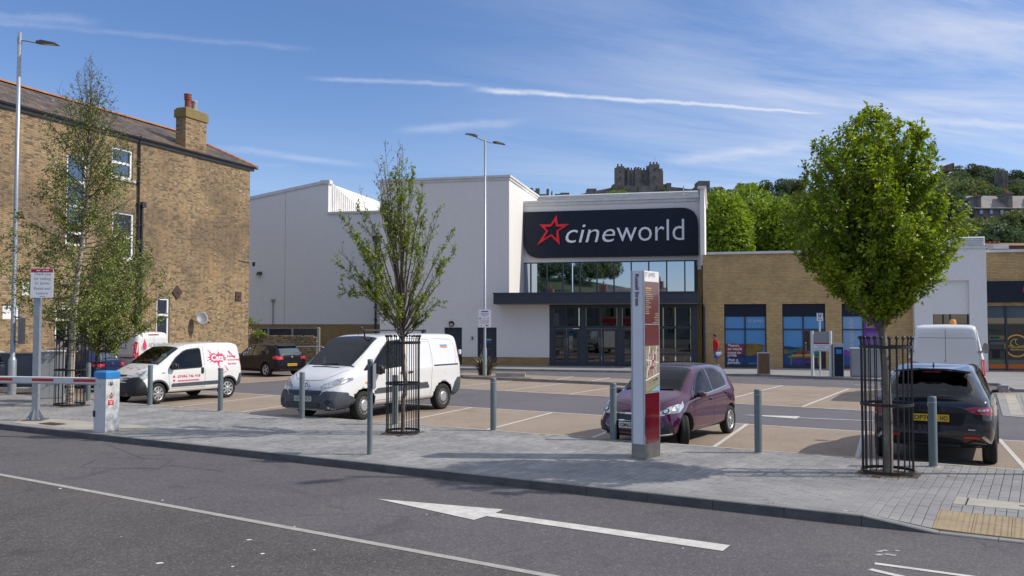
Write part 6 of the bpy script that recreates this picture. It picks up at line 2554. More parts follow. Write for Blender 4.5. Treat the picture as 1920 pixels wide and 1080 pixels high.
lw = empty('low_house_wing', (0, 0, 0), 0, 'lower slate roofed wing at the left end of the hillside terrace', 'house')
a2, z2 = tz_(1800, 403)
mb = MB()
mb.span((a2, YT + 1, z0), (a - .01, YT + 9, z2), M['far_wall'])
mb.build('wall', lw)
mb = MB()
zr2 = tz_(1820, 386)[1] + 1.0
mb.add([(a2 - .3, YT + .6, z2), (a - .02, YT + .6, z2), (a - .02, YT + 5, zr2), (a2 + 1, YT + 5, zr2), (a2 - .3, YT + 9.4, z2), (a - .02, YT + 9.4, z2)], [(0, 1, 2, 3), (3, 2, 5, 4), (0, 3, 4), (1, 5, 2)], M['slate'])
mb.build('roof', lw)
mb = MB()
p0, q0_ = tz_(1819, 408)
mb.box((p0, YT + .95, q0_), (.9, .1, .8), M['vinyl_sky2'])
mb.build('window', lw)
# roofs just behind the corner shop
br_ = empty('roof_block', (0, 0, 0), 0, 'low red brick building with pots seen above the corner shop', 'building')
Yb = 66
a, z1 = PXZ(1848, 461, Yb)
b, _ = PXZ(2050, 461, Yb)
mb = MB()
mb.span((a, Yb, 0), (b, Yb + 6, z1), M['red_brick'])
mb.build('wall', br_)
mb = MB()
zr = PXZ(1880, 456.5, Yb)[1]
mb.add([(a - .2, Yb - .3, z1), (b, Yb - .3, z1), (b, Yb + 3, zr + .3), (a, Yb + 3, zr + .3), (a - .2, Yb + 6.3, z1), (b, Yb + 6.3, z1)], [(0, 1, 2, 3), (3, 2, 5, 4), (0, 3, 4)], M['far_tile'])
mb.build('roof', br_)
for x in (1887, 1895.5, 1904.5):
 p0, zt0 = PXZ(x, 447.5, Yb)
 mb = MB()
 mb.lathe([(.17, 0), (.15, zt0 - zr - .1), (.19, zt0 - zr), (.0001, zt0 - zr)], 10, M['terracotta'], X=Matrix.Translation((p0, Yb + 2.5, zr)))
 mb.build('chimney_pot', br_)
p0, zt0 = PXZ(1871, 463.5, 58)
mb = MB()
mb.box((p0, 58, zt0), (1.0, .8, .28), M['metal_white'])
mb.box((p0, 58, zt0 / 2 - .1), (.8, .6, zt0), M['far_wall'])
tag(mb.build('roof_vent'), 'small white roof vent box behind the corner shop parapet', 'vent')
# ------------------------------------------------------------------ the street behind the viewer, seen in the glazing
SB_ = []
for i in range(6):
 cx = -46 + i * 10.5
 Yh = -47.0
 t = empty('terraced_house', (cx, Yh, 0), rad(-8), ('%s terraced house across the road, mirrored in the cinema glazing' % ('cream', 'pale', 'red fronted', 'buff', 'sandy', 'grey')[i]), 'house')
 hh = 5.6 + (i % 3) * .5
 mb = MB()
 mb.span((-5.1, -8, -.1), (5.1, 0, hh), M['beige_wall'] if i % 2 == 0 else M['cabinet_grey'])
 mb.build('wall', t)
 mb = MB()
 mb.add([(-5.2, .3, hh), (5.2, .3, hh), (5.2, -4, hh + 2.0), (-5.2, -4, hh + 2.0), (-5.2, -8.3, hh), (5.2, -8.3, hh)], [(0, 3, 2, 1), (3, 4, 5, 2), (0, 4, 3), (1, 2, 5)], M['slate'])
 rf_ = mb.build('roof', t)
 mb = MB()
 mb.span((3.4, -4.6, hh + 1), (4.6, -3.4, hh + 3.1), M['red_brick'])
 mb.lathe([(.16, 0), (.14, .8), (.001, .8)], 8, M['terracotta'], X=Matrix.Translation((4, -4, hh + 3.1)))
 mb.build('chimney', rf_)
 for wx in (-3.2, 0, 3.2):
  for wz in (1.5, 4.2):
   mb = MB()
   mb.span((wx - .6, 0, wz - .7), (wx + .6, .06, wz + .7), GD if not (i == 2 and wz < 2) else M['barrier_red'])
   mb.build('window', t)
 if i in (2, 4):
  mb = MB()
  mb.span((-4.5, .02, 2.5), (4.5, .2, 3.1), M['barrier_red'])
  mb.build('shop_fascia', t)
mb = MB()
vs = []
for j in range(14):
 for i in range(24):
  x, y = -330 + i * 16, -150 - j * 16
  h = 24 * math.exp(-((x + 150) / 90) ** 2) * min(1, (j) / 6.0) * (1 - max(0, j - 8) / 12)
  vs.append((x, y, h - .3))
mb.add(vs, [(j * 24 + i, j * 24 + i + 24, j * 24 + i + 25, j * 24 + i + 1) for j in range(13) for i in range(23)], M['hill_ground'], smooth=True)
mb.build('hill', kind='structure')
# ------------------------------------------------------------------ trees
def leaf_quad(vs, fs, p, d, up, L, Wd, fold=0.25):
 """one pointed leaf of four triangles folded along its rib"""
 d = d.normalized()
 s = d.cross(up)
 if s.length < 1e-4:
  s = d.orthogonal()
 s.normalize()
 n = s.cross(d)
 o = len(vs)
 m = p + d * (L * 0.45)
 vs += [p, m + s * (Wd / 2) + n * (Wd * fold), p + d * L - n * (L * .12), m - s * (Wd / 2) + n * (Wd * fold), m]
 fs += [(o, o + 4, o + 1), (o + 4, o + 2, o + 1), (o, o + 3, o + 4), (o + 4, o + 3, o + 2)]
def rvec(r):
 while True:
  v = Vector((r.uniform(-1, 1), r.uniform(-1, 1), r.uniform(-1, 1)))
  if 0.05 < v.length < 1:
   return v.normalized()
def bez(p0, p1, p2, n):
 return [p0 * (1 - t) ** 2 + p1 * 2 * t * (1 - t) + p2 * t * t for t in [i / n for i in range(n + 1)]]
def make_tree(name, base, label, cat, trunk_pts, trunk_r, env, z_lo, z_hi, nprim, nsec, nleaf, leaf, leafmat, bark, seed,
              start=(0.3, 0.8), up=0.6, droop=0.0, inner=0.35, prim_r=0.35, twigleaf=1.0, sparse_top=None, tw=0.35, extra=None, group=None, spread=0.14, cluster=None, brmat=None):
 """env(z, az) -> radius; branches run from the trunk to the envelope"""
 r = random.Random(seed)
 t = empty(name, base, 0, label, cat, group)
 tp_ = [Vector(p) for p in trunk_pts]
 trunk = MB()
 nT = len(tp_)
 trunk.tube(tp_, trunk_r, 10, M[bark])
 trunk.build('trunk', t)
 def on_trunk(z):
  for a, b in zip(tp_[:-1], tp_[1:]):
   if a.z <= z <= b.z:
    return a.lerp(b, (z - a.z) / (b.z - a.z))
  return tp_[-1].copy()
 def tr(z):
  for i in range(nT - 1):
   if tp_[i].z <= z <= tp_[i + 1].z:
    k = (z - tp_[i].z) / (tp_[i + 1].z - tp_[i].z)
    return trunk_r[i] + (trunk_r[i + 1] - trunk_r[i]) * k
  return trunk_r[-1]
 br = MB()
 lv, lf = [], []
 H = z_hi - z_lo
 twigs = []
 for i in range(nprim):
  k = (i + r.random()) / nprim
  ze = z_lo + H * (0.02 + 0.98 * k ** 0.9)
  az = i * 2.39996 + r.uniform(-.3, .3)
  R_ = env(ze, az)
  if R_ <= 0.02:
   continue
  R_ *= r.uniform(.86, 1.04)
  cx = on_trunk(min(ze, tp_[-1].z))
  e = Vector((cx.x + R_ * math.cos(az), cx.y + R_ * math.sin(az), ze))
  zs = z_lo * start[0] + (ze - z_lo * start[0]) * start[1] * .55
  zs = max(start[0] * z_lo, min(zs, tp_[-1].z - .05, ze - R_ * up))
  s = on_trunk(zs)
  mid = s.lerp(e, .5) + Vector((math.cos(az), math.sin(az), 0)) * (-R_ * .10) + Vector((0, 0, -droop * R_)) - Vector((0, 0, .12 * R_))
  pts = bez(s, mid, e, 7)
  for q in pts[1:]:
   q += rvec(r) * .018 * (1 + R_ * .5)
  r0 = min(tr(zs) * .62, prim_r * .05 + .006 * (e - s).length)
  rs = [max(.0035, r0 * (1 - j / 7.6)) for j in range(8)]
  br.tube(pts, rs, 5, M[bark], cap=False)
  twigs.append((pts, rs, 1.0))
  for j in range(nsec):
   tt = r.uniform(inner, 1.0)
   ix = min(6, int(tt * 7))
   p = pts[ix].lerp(pts[ix + 1], tt * 7 - ix)
   dr = (pts[ix + 1] - pts[ix]).normalized()
   sd_ = (dr * .75 + rvec(r) * .75 + Vector((0, 0, up * .45 - droop)))
   sd_.normalize()
   ln = tw * r.uniform(.5, 1.15) * (1 - .35 * tt)
   q = p + sd_ * ln + Vector((0, 0, .1 * ln * (1 if droop <= 0 else -2)))
   c = on_trunk(min(q.z, tp_[-1].z))
   rr = math.hypot(q.x - c.x, q.y - c.y)
   Rm = env(q.z, math.atan2(q.y - c.y, q.x - c.x))
   if rr > Rm * 1.06 + .04:
    k2 = (Rm * 1.03 + .02) / rr
    q.x, q.y = c.x + (q.x - c.x) * k2, c.y + (q.y - c.y) * k2
   pp = bez(p, p.lerp(q, .5) + rvec(r) * ln * .08, q, 3)
   br.tube(pp, [.0045, .0035, .0028, .002], 3, M[bark], cap=False)
   twigs.append((pp, None, twigleaf))
 if extra:
  for pp in extra:
   pp = [Vector(q) for q in pp]
   br.tube(pp, [.014 * (1 - .8 * j / (len(pp) - 1)) for j in range(len(pp))], 4, M[bark], cap=False)
   twigs.append((pp, None, 1.0))
   for j in range(10):
    a = pp[len(pp) // 2].lerp(pp[-1], r.random())
    b = a + (rvec(r) + (pp[-1] - pp[0]).normalized()).normalized() * r.uniform(.1, .3)
    br.tube([a, b], [.004, .002], 3, M[bark], cap=False)
    twigs.append(([a, a.lerp(b, .5), b], None, 1.0))
 br.m = [0] * len(br.m)
 br.mats = [M[brmat or bark]]
 br.build('branches', t)
 # leaves along the outer part of every twig
 L, Wd = leaf
 for pts, rs, dens in twigs:
  n_ = nleaf if rs is None else int(nleaf * 1.3)
  zt = pts[-1].z
  if sparse_top and zt > sparse_top:
   n_ = int(n_ * max(.08, 1 - (zt - sparse_top) / (z_hi - sparse_top)))
  if cluster:
   cc = mnoise.noise(Vector((pts[-1].x * cluster, pts[-1].y * cluster, pts[-1].z * cluster + seed)))
   n_ = int(n_ * max(0.12, min(1.6, 1.0 + cc * (2.2 if cluster < 2 else 1.1))))
  m = len(pts) - 1
  for j in range(n_):
   tt = r.uniform(.45 if rs is not None else .1, 1.02)
   ix = min(m - 1, int(tt * m))
   p = pts[ix].lerp(pts[ix + 1], min(1.0, tt * m - ix))
   p = p + rvec(r) * spread * r.random()
   d = (pts[ix + 1] - pts[ix]).normalized() * .8 + rvec(r) * .8 + Vector((0, 0, -.25 - droop))
   leaf_quad(lv, lf, p, d, (rvec(r) * .55 + Vector((0.25, -.1, .8))).normalized(), L * r.uniform(.7, 1.15), Wd * r.uniform(.8, 1.1))
 cr = MB()
 cr.add(lv, lf, M[leafmat])
 cr.build('crown', t)
 return t
def profile(tab):
 def f(z, az=0):
  if z <= tab[0][0] or z >= tab[-1][0]:
   return tab[0][1] if z <= tab[0][0] else tab[-1][1]
  for (a, ra), (b, rb) in zip(tab[:-1], tab[1:]):
   if a <= z <= b:
    k = (z - a) / (b - a)
    k = k * k * (3 - 2 * k)
    return ra + (rb - ra) * k
  return 0
 return f
# big leafy tree on the right
pb = profile([(2.35, .12), (2.6, .45), (2.9, .90), (3.2, 1.15), (3.6, 1.34), (3.95, 1.34), (4.35, 1.20), (4.75, 1.10), (5.05, .98), (5.25, .80), (5.42, .5), (5.52, .1)])
def env_big(z, az):
 lump = .12 * math.sin(az * 3 + z * 2.9) + .12 * mnoise.noise(Vector((math.cos(az) * 2.2, math.sin(az) * 2.2, z * 1.9))) + .05 * math.sin(az * 7 - z * 5.1)
 left = 0.02 if math.cos(az) < 0 else -.04
 return pb(z) * .90 * (1 + lump * .85 + left)
make_tree('hornbeam_tree', (BIG.x, BIG.y, PV), 'large dense bright green tree with egg shaped crown in the nearest cage', 'tree',
          [(0, 0, 0), (.02, 0, .8), (-.01, 0, 1.6), (-.06, .02, 2.3), (-.10, .02, 3.2), (-.14, 0, 4.2), (-.16, 0, 5.0), (-.17, 0, 5.45)],
          [.078, .066, .064, .058, .042, .028, .016, .006], env_big, 2.4, 5.52, 115, 17, 20, (.080, .048), 'leaf_hornbeam', 'bark_grey', 5,
          start=(.80, .80), up=.75, inner=.28, tw=.42, spread=.09, cluster=2.6, prim_r=.30, brmat='bark_brown')
# sparse young tree in the middle
pmid = profile([(1.95, .05), (2.3, .40), (2.7, .68), (3.1, .82), (3.6, .98), (4.0, .92), (4.5, .82), (4.9, .68), (5.25, .50), (5.5, .35), (5.8, .28), (6.1, .16)])
def env_mid(z, az):
 return pmid(z) * (1.08 + .20 * math.sin(az * 2.0 + z * 1.7) * (1 if z < 5 else .4) + .1 * math.sin(az * 5 + z * 3)) * (1.22 if math.cos(az) < -.3 else 1)
make_tree('young_tree', (MID.x, MID.y, PV), 'sparse young tree with visible upswept branches in the middle cage', 'tree',
          [(0, 0, 0), (.01, 0, .7), (.06, 0, 1.0), (.02, 0, 1.3), (0, 0, 1.9), (-.01, 0, 2.8), (-.05, 0, 3.8), (-.10, 0, 4.8), (-.20, 0, 5.6)],
          [.045, .040, .046, .040, .038, .028, .019, .011, .004], env_mid, 2.3, 6.1, 48, 17, 15, (.062, .038), 'leaf_young', 'bark_brown', 11,
          start=(.82, .30), up=1.0, inner=.45, tw=.36, sparse_top=5.0, spread=.05, cluster=1.1, prim_r=.34,
          extra=[[(0, 0, 2.2), (-.35, 0, 2.5), (-.75, -.05, 2.85), (-1.2, -.05, 2.95)], [(0, 0, 2.1), (-.3, .1, 2.3), (-.62, .1, 2.55)], [(0, 0, 2.0), (.4, 0, 2.45), (.75, -.05, 2.75)]])
# birch on the left: airy, leaning cloud of small leaves
pbi = profile([(2.2, .5), (2.7, 1.3), (3.2, 1.7), (3.9, 1.72), (4.6, 1.55), (5.5, 1.32), (6.3, 1.22), (7.2, 1.05), (7.9, .95), (8.5, .72), (9.0, .55), (9.5, .22), (9.75, .04)])
def env_birch(z, az):
 return pbi(z) * 1.08 * (1 + .20 * math.sin(az * 3 + z * 1.9) + .10 * math.sin(az * 7 + z)) * (1.1 if math.cos(az) < -.2 and z < 5 else 1)
make_tree('birch_tree', (BIRCH.x, BIRCH.y, PV), 'airy pale trunked birch with small leaves before the brick house', 'tree',
          [(0, 0, 0), (.03, 0, 1.2), (.06, 0, 2.4), (.16, 0, 3.6), (.30, 0, 4.8), (.36, 0, 6.0), (.42, 0, 7.2), (.44, 0, 8.4), (.42, 0, 9.4)],
          [.115, .095, .085, .074, .060, .046, .032, .018, .006], env_birch, 2.3, 9.75, 110, 14, 17, (.072, .055), 'leaf_birch', 'bark_birch', 23,
          start=(.85, 1.42), up=.30, inner=.25, tw=.70, droop=.10, sparse_top=4.4, spread=.17, cluster=1.0, prim_r=.2, brmat='bark_brown')
pb2 = profile([(1.7, .55), (2.0, 1.2), (2.6, 1.62), (3.4, 1.75), (4.1, 1.45), (4.8, .95), (5.3, .35), (5.5, .05)])
make_tree('birch_tree', (BIRCH2.x + .35, BIRCH2.y, 0), 'dense low green birch behind, over the dark grey lettered van', 'tree',
          [(-.35, 0, 0), (-.32, 0, 1.0), (-.2, 0, 2.2), (.1, 0, 3.4), (.3, 0, 4.6), (.35, 0, 5.3)],
          [.055, .052, .048, .036, .02, .006], lambda z, az: pb2(z) * (1 + .15 * math.sin(az * 3 + z * 2)) * (1.12 if math.cos(az) > 0 else .9), 1.75, 5.5, 70, 13, 20, (.085, .062), 'leaf_birch', 'bark_brown', 31,
          start=(.8, .6), up=.5, inner=.3, tw=.55, droop=.1, spread=.16)
# spiky phormium round the lamp post
pc = G(909, 703, 0.05)
ph = empty('spiky_plant', (pc.x, pc.y, 0.05), 0, 'large spiky bronze and green striped plant at the lamp post foot', 'plant')
rr_ = random.Random(4)
for k in range(110):
 az = rr_.uniform(0, 6.283)
 L = rr_.uniform(.55, 1.15)
 lean = rr_.uniform(.05, 1.0)
 w_ = rr_.uniform(.025, .045)
 bx, by = .30 * rr_.random() * math.cos(az), .25 * rr_.random() * math.sin(az)
 mb = MB()
 vs = []
 N_ = 5
 sx, sy = -math.sin(az), math.cos(az)
 for j in range(N_ + 1):
  t = j / N_
  out = lean * (t ** 1.5) * L * .95
  z = L * (t * (1 - .35 * lean * t * t))
  ww = w_ * (1 - t ** 2.2) + .002
  c = Vector((bx + math.cos(az) * out, by + math.sin(az) * out * .8, z))
  vs += [c + Vector((sx * ww, sy * ww, 0)), c + Vector((0, 0, -ww * .5)), c - Vector((sx * ww, sy * ww, 0))]
 fs = []
 for j in range(N_):
  b = j * 3
  fs += [(b, b + 1, b + 4, b + 3), (b + 1, b + 2, b + 5, b + 4)]
 mb.add(vs, fs, M['phormium'])
 mb.build('blade', ph)
# little self-sown shrub on the wall at the house corner
def shrub(base, label, n_, rad_, mat, seed, leafL=.12):
 r = random.Random(seed)
 t = empty('wall_shrub', base, 0, label, 'shrub')
 st = MB()
 lv, lf = [], []
 for k in range(n_):
  d = rvec(r)
  d.z = abs(d.z) * .9 + .1
  e = Vector((d.x * rad_[0], d.y * rad_[1], d.z * rad_[2])) * r.uniform(.5, 1)
  st.tube([(0, 0, 0), e * .5 + Vector((0, 0, .05)), e], [.012, .008, .003], 4, M['bark_brown'], cap=False)
  for j in range(26):
   p = e * r.uniform(.45, 1.05) + rvec(r) * .09
   leaf_quad(lv, lf, p, rvec(r), Vector((0, 0, 1)), leafL * r.uniform(.7, 1.1), leafL * .6)
 st.build('stems', t)
 c = MB()
 c.add(lv, lf, M[mat])
 c.build('foliage', t)
q = atY(470, 611, 49.4)
shrub((q.x, q.y, q.z), 'green shrub growing from the wall stub at the house corner', 12, (.75, .4, .75), 'leaf_bright', 3)
q = atY(488, 627, 49.4)
shrub((q.x, q.y, q.z - .05), 'low green weed tuft on the left end of the rubble wall', 8, (.45, .3, .30), 'leaf_bright', 8)
# leafy crowns for trees further off
def crown_mesh(name, rx, ry, rz, n_, leafL, mat, seed, lobes=9):
 r = random.Random(seed)
 L_ = []
 for k in range(lobes):
  d = rvec(r)
  c = Vector((d.x * rx * .55, d.y * ry * .55, d.z * rz * .5 + rz * .05))
  L_.append((c, r.uniform(.38, .58)))
 vs, fs = [], []
 for k in range(n_):
  c, q = L_[r.randrange(lobes)]
  d = rvec(r)
  rr = r.random() ** .33
  p = c + Vector((d.x * rx * q, d.y * ry * q, d.z * rz * q)) * (.55 + .45 * rr)
  p += rvec(r) * .03 * rx
  dd = (d * .8 + rvec(r) * .8)
  leaf_quad(vs, fs, p, dd, (rvec(r) * .7 + Vector((0, 0, .8))).normalized(), leafL * r.uniform(.6, 1.3), leafL * .75)
 m = MB()
 m.add(vs, fs, M[mat])
 return m.mesh(name)
def trunk_mesh(h, r0, mat='bark_brown', rx=1.0):
 m = MB()
 m.tube([(0, 0, 0), (0, 0, h * .5), (0, 0, h)], [r0, r0 * .75, r0 * .4], 7, M[mat])
 for k in range(5):
  a = k * 1.3
  m.tube([(0, 0, h * (.45 + .08 * k)), (math.cos(a) * rx * .4, math.sin(a) * rx * .4, h * (.75 + .1 * k))], [r0 * .4, r0 * .15], 5, M[mat])
 return m.mesh('trunk')
# bright trees right behind the brick wing
for (x, ytop, Y, wpx, lab, seed) in ((1352, 356, 66, 130, 'bright green rounded tree just right of the cinema sign wall', 41), (1412, 348, 70, 160, 'broad bright green tree behind the brick wing', 42), (1478, 362, 67, 130, 'bright green tree behind the brick wing, touching the leafy street tree', 43), (1545, 372, 68, 140, 'bright green tree mostly hidden behind the leafy street tree', 44)):
 c = atY(x, ytop, Y)
 w_ = wpx * Y / F / 2
 h = c.z
 t = empty('leafy_tree', (c.x, Y, 0), 0, lab, 'tree')
 rz_ = (h - 1.5) / 2
 me = crown_mesh('crown', w_, w_, rz_, 9000, .34, 'leaf_bright', seed, 13)
 o = bpy.data.objects.new('crown', me)
 COL.objects.link(o)
 o.parent = t
 o.location = (0, 0, h - rz_ * .98)
 o = bpy.data.objects.new('trunk', trunk_mesh(h * .6, .25, rx=w_))
 COL.objects.link(o)
 o.parent = t
# hillside trees
HT = []
for k, (mt, sd_) in enumerate((('leaf_hill', 1), ('leaf_hill_dark', 2), ('leaf_hill', 3), ('leaf_hill', 4), ('leaf_hill_dark', 5))):
 HT.append((crown_mesh('crown', 5.6, 5.2, 5.0, 1700, 1.0, mt, 100 + sd_, 10), trunk_mesh(7, .3, rx=4)))
r_ = random.Random(77)
cnt = 0
cands = []
for k in range(9000):
 X, Y = r_.uniform(20, 420), r_.uniform(95, 470)
 px = 960 + F * X / Y
 if not (1300 < px < 2080):
  continue
 z = hillz(X, Y)
 if abs(Y - 170) < 14 and px > 1790:
  continue
 if Y > 400 and px < 1345:
  continue
 if 300 < Y < 336 and 1868 < px < 1935:
  continue
 cands.append((X, Y, z, px))
used = []
for (X, Y, z, px) in cands:
 if len(used) >= 230:
  break
 md = 8.0 if Y > 150 else 6.5
 if any((X - a) ** 2 + (Y - b) ** 2 < md * md for a, b in used):
  continue
 sc__ = r_.uniform(.65, 1.0)
 if Y < 168 and px > 1780:
  # keep the terrace visible over the crowns in front of it
  top = atY(1850, 416 + r_.uniform(-6, 14), Y).z
  sc__ = (top - z) / 12.5
  if sc__ < .3:
   continue
  sc__ = min(sc__, 1.0)
 elif 168 <= Y < 330 and 1860 < px < 1940:
  top = atY(1880, 350 if Y > 250 else 372, Y).z
  sc__ = min(sc__, max(.3, (top - z) / 12.5))
 if px < 1800 and Y < 168 and px > 1600 and r_.random() < .4:
  continue
 used.append((X, Y))
 cm, tm_ = HT[r_.randrange(5)]
 if px > 1790:
  zn = 'in front of the slate roofed terrace' if Y < 168 else ('between the terrace and the slim stone tower' if Y < 330 else 'along the top of the hill above the slim stone tower')
 elif px > 1500:
  zn = 'behind the large leafy street tree, ' + ('low on the slope' if Y < 250 else 'high on the slope')
 else:
  zn = 'behind the bright trees, ' + ('low' if Y < 200 else 'half way up' if Y < 320 else 'high') + ' on the slope'
 t = empty('hillside_tree', (X, Y, z), r_.uniform(0, 6.28), 'woodland tree ' + zn, 'tree', 'woodland trees ' + zn, scale=sc__)
 o = bpy.data.objects.new('crown', cm)
 COL.objects.link(o)
 o.parent = t
 o.location = (0, 0, 7.2)
 o = bpy.data.objects.new('trunk', tm_)
 COL.objects.link(o)
 o.parent = t
for (x, yt, Y, s_) in ((1806, 412, 150, .62), (1826, 414, 146, .6), (1848, 404, 150, .7), (1872, 412, 145, .62), (1893, 399, 150, .78), (1914, 396, 148, .8), (1938, 402, 150, .75), (1838, 428, 128, .6), (1880, 424, 126, .65), (1915, 420, 130, .65)):
 c = atY(x, yt, Y)
 cm, tm_ = HT[(0, 2, 3)[r_.randrange(3)]]
 t = empty('hillside_tree', (c.x, Y, c.z - 12.3 * s_), r_.uniform(0, 6), 'rounded green tree partly covering the front of the slate roofed terrace', 'tree', 'trees before the terrace', scale=s_)
 for nm, me_, zz in (('crown', cm, 7.2), ('trunk', tm_, 0)):
  o = bpy.data.objects.new(nm, me_)
  COL.objects.link(o)
  o.parent = t
  o.location = (0, 0, zz)
# skyline trees standing apart
for (x, yt, Y, s_) in ((1345, 349, 380, .62), (1392, 345, 400, .8), (1408, 344, 398, .7), (1432, 339, 405, .75), (1462, 337, 400, .9), (1480, 338, 410, .9), (1496, 334, 405, .9), (1796, 312, 400, .8), (1822, 309, 405, .9), (1845, 311, 410, .85), (1870, 316, 400, .8), (1905, 319, 395, .8), (1935, 321, 400, .9)):
 c = atY(x, yt, Y)
 cm, tm_ = HT[r_.randrange(5)]
 t = empty('hillside_tree', (c.x, Y, c.z - 12.3 * s_), r_.uniform(0, 6), 'dark tree standing up on the hill skyline', 'tree', 'trees on the hill skyline', scale=s_)
 o = bpy.data.objects.new('crown', cm)
 COL.objects.link(o)
 o.parent = t
 o.location = (0, 0, 7.2)
 o = bpy.data.objects.new('trunk', tm_)
 COL.objects.link(o)
 o.parent = t
c = atY(1160, 362, 425)
t = empty('bush', (c.x, 425, c.z - 2.2), 0, 'rounded green bush below the castle keep wall', 'bush')
o = bpy.data.objects.new('foliage', crown_mesh('foliage', 6.2, 3, 2.3, 1400, .7, 'leaf_bright', 900, 7))
COL.objects.link(o)
o.parent = t
o.location = (0, 0, 1.5)
c = atY(1241, 357, 425)
t = empty('bush', (c.x, 425, c.z - 2.0), 0, 'dull brown green bush below the right end of the keep', 'bush')
o = bpy.data.objects.new('foliage', crown_mesh('foliage', 3.6, 3, 1.8, 700, .7, 'leaf_hill_dark', 901, 5))
COL.objects.link(o)
o.parent = t
o.location = (0, 0, 1.0)
# wooded rise behind the viewer (only its mirror image shows)
for k in range(26):
 X, Y = r_.uniform(-190, -104), r_.uniform(-270, -210)
 j = (-Y - 150) / 16
 h = 24 * math.exp(-((X + 150) / 90) ** 2) * min(1, j / 6.0)
 cm, tm_ = HT[r_.randrange(5)]
 t = empty('hillside_tree', (X, Y, h - .5), r_.uniform(0, 6), 'woodland tree across the road, mirrored in the upper glazing', 'tree', 'mirrored woodland trees', scale=r_.uniform(.8, 1.1))
 o = bpy.data.objects.new('crown', cm)
 COL.objects.link(o)
 o.parent = t
 o.location = (0, 0, 7.2)
# ------------------------------------------------------------------ vehicles
def pchip(xs, ys, x):
 n = len(xs)
 if x <= xs[0]:
  return ys[0]
 if x >= xs[-1]:
  return ys[-1]
 h = [xs[i + 1] - xs[i] for i in range(n - 1)]
 d = [(ys[i + 1] - ys[i]) / h[i] for i in range(n - 1)]
 m = [d[0]] + [0 if d[i - 1] * d[i] <= 0 else 2 * d[i - 1] * d[i] / (d[i - 1] + d[i]) for i in range(1, n - 1)] + [d[-1]]
 for i in range(n - 1):
  if xs[i] <= x <= xs[i + 1]:
   t = (x - xs[i]) / h[i]
   return ((2 * t ** 3 - 3 * t ** 2 + 1) * ys[i] + (t ** 3 - 2 * t ** 2 + t) * h[i] * m[i] + (-2 * t ** 3 + 3 * t ** 2) * ys[i + 1] + (t ** 3 - t ** 2) * h[i] * m[i + 1])
def chaikin(pts, it):
 for _ in range(it):
  o = [pts[0]]
  for a, b in zip(pts[:-1], pts[1:]):
   o.append((a[0] * .75 + b[0] * .25, a[1] * .75 + b[1] * .25))
   o.append((a[0] * .25 + b[0] * .75, a[1] * .25 + b[1] * .75))
  o.append(pts[-1])
  pts = o
 return pts
def section(p):
 zb, zs, zt, wb, wm, ws, wt = p
 gh = zt - zs
 r = min(.09, gh * .45)
 pts = [(0, zb), (wb * .6, zb), (wb, zb + .03), (wm - .006, zb + (zs - zb) * .28), (wm, zb + (zs - zb) * .62), (ws + .008, zs - .02), (ws - .012, zs + .02),
           (wt + (ws - wt) * (r / max(gh, .05)), zt - r), (wt - r * .9, zt - r * .12), (wt * .45, zt), (0, zt + .006)]
 return chaikin(pts, 2)
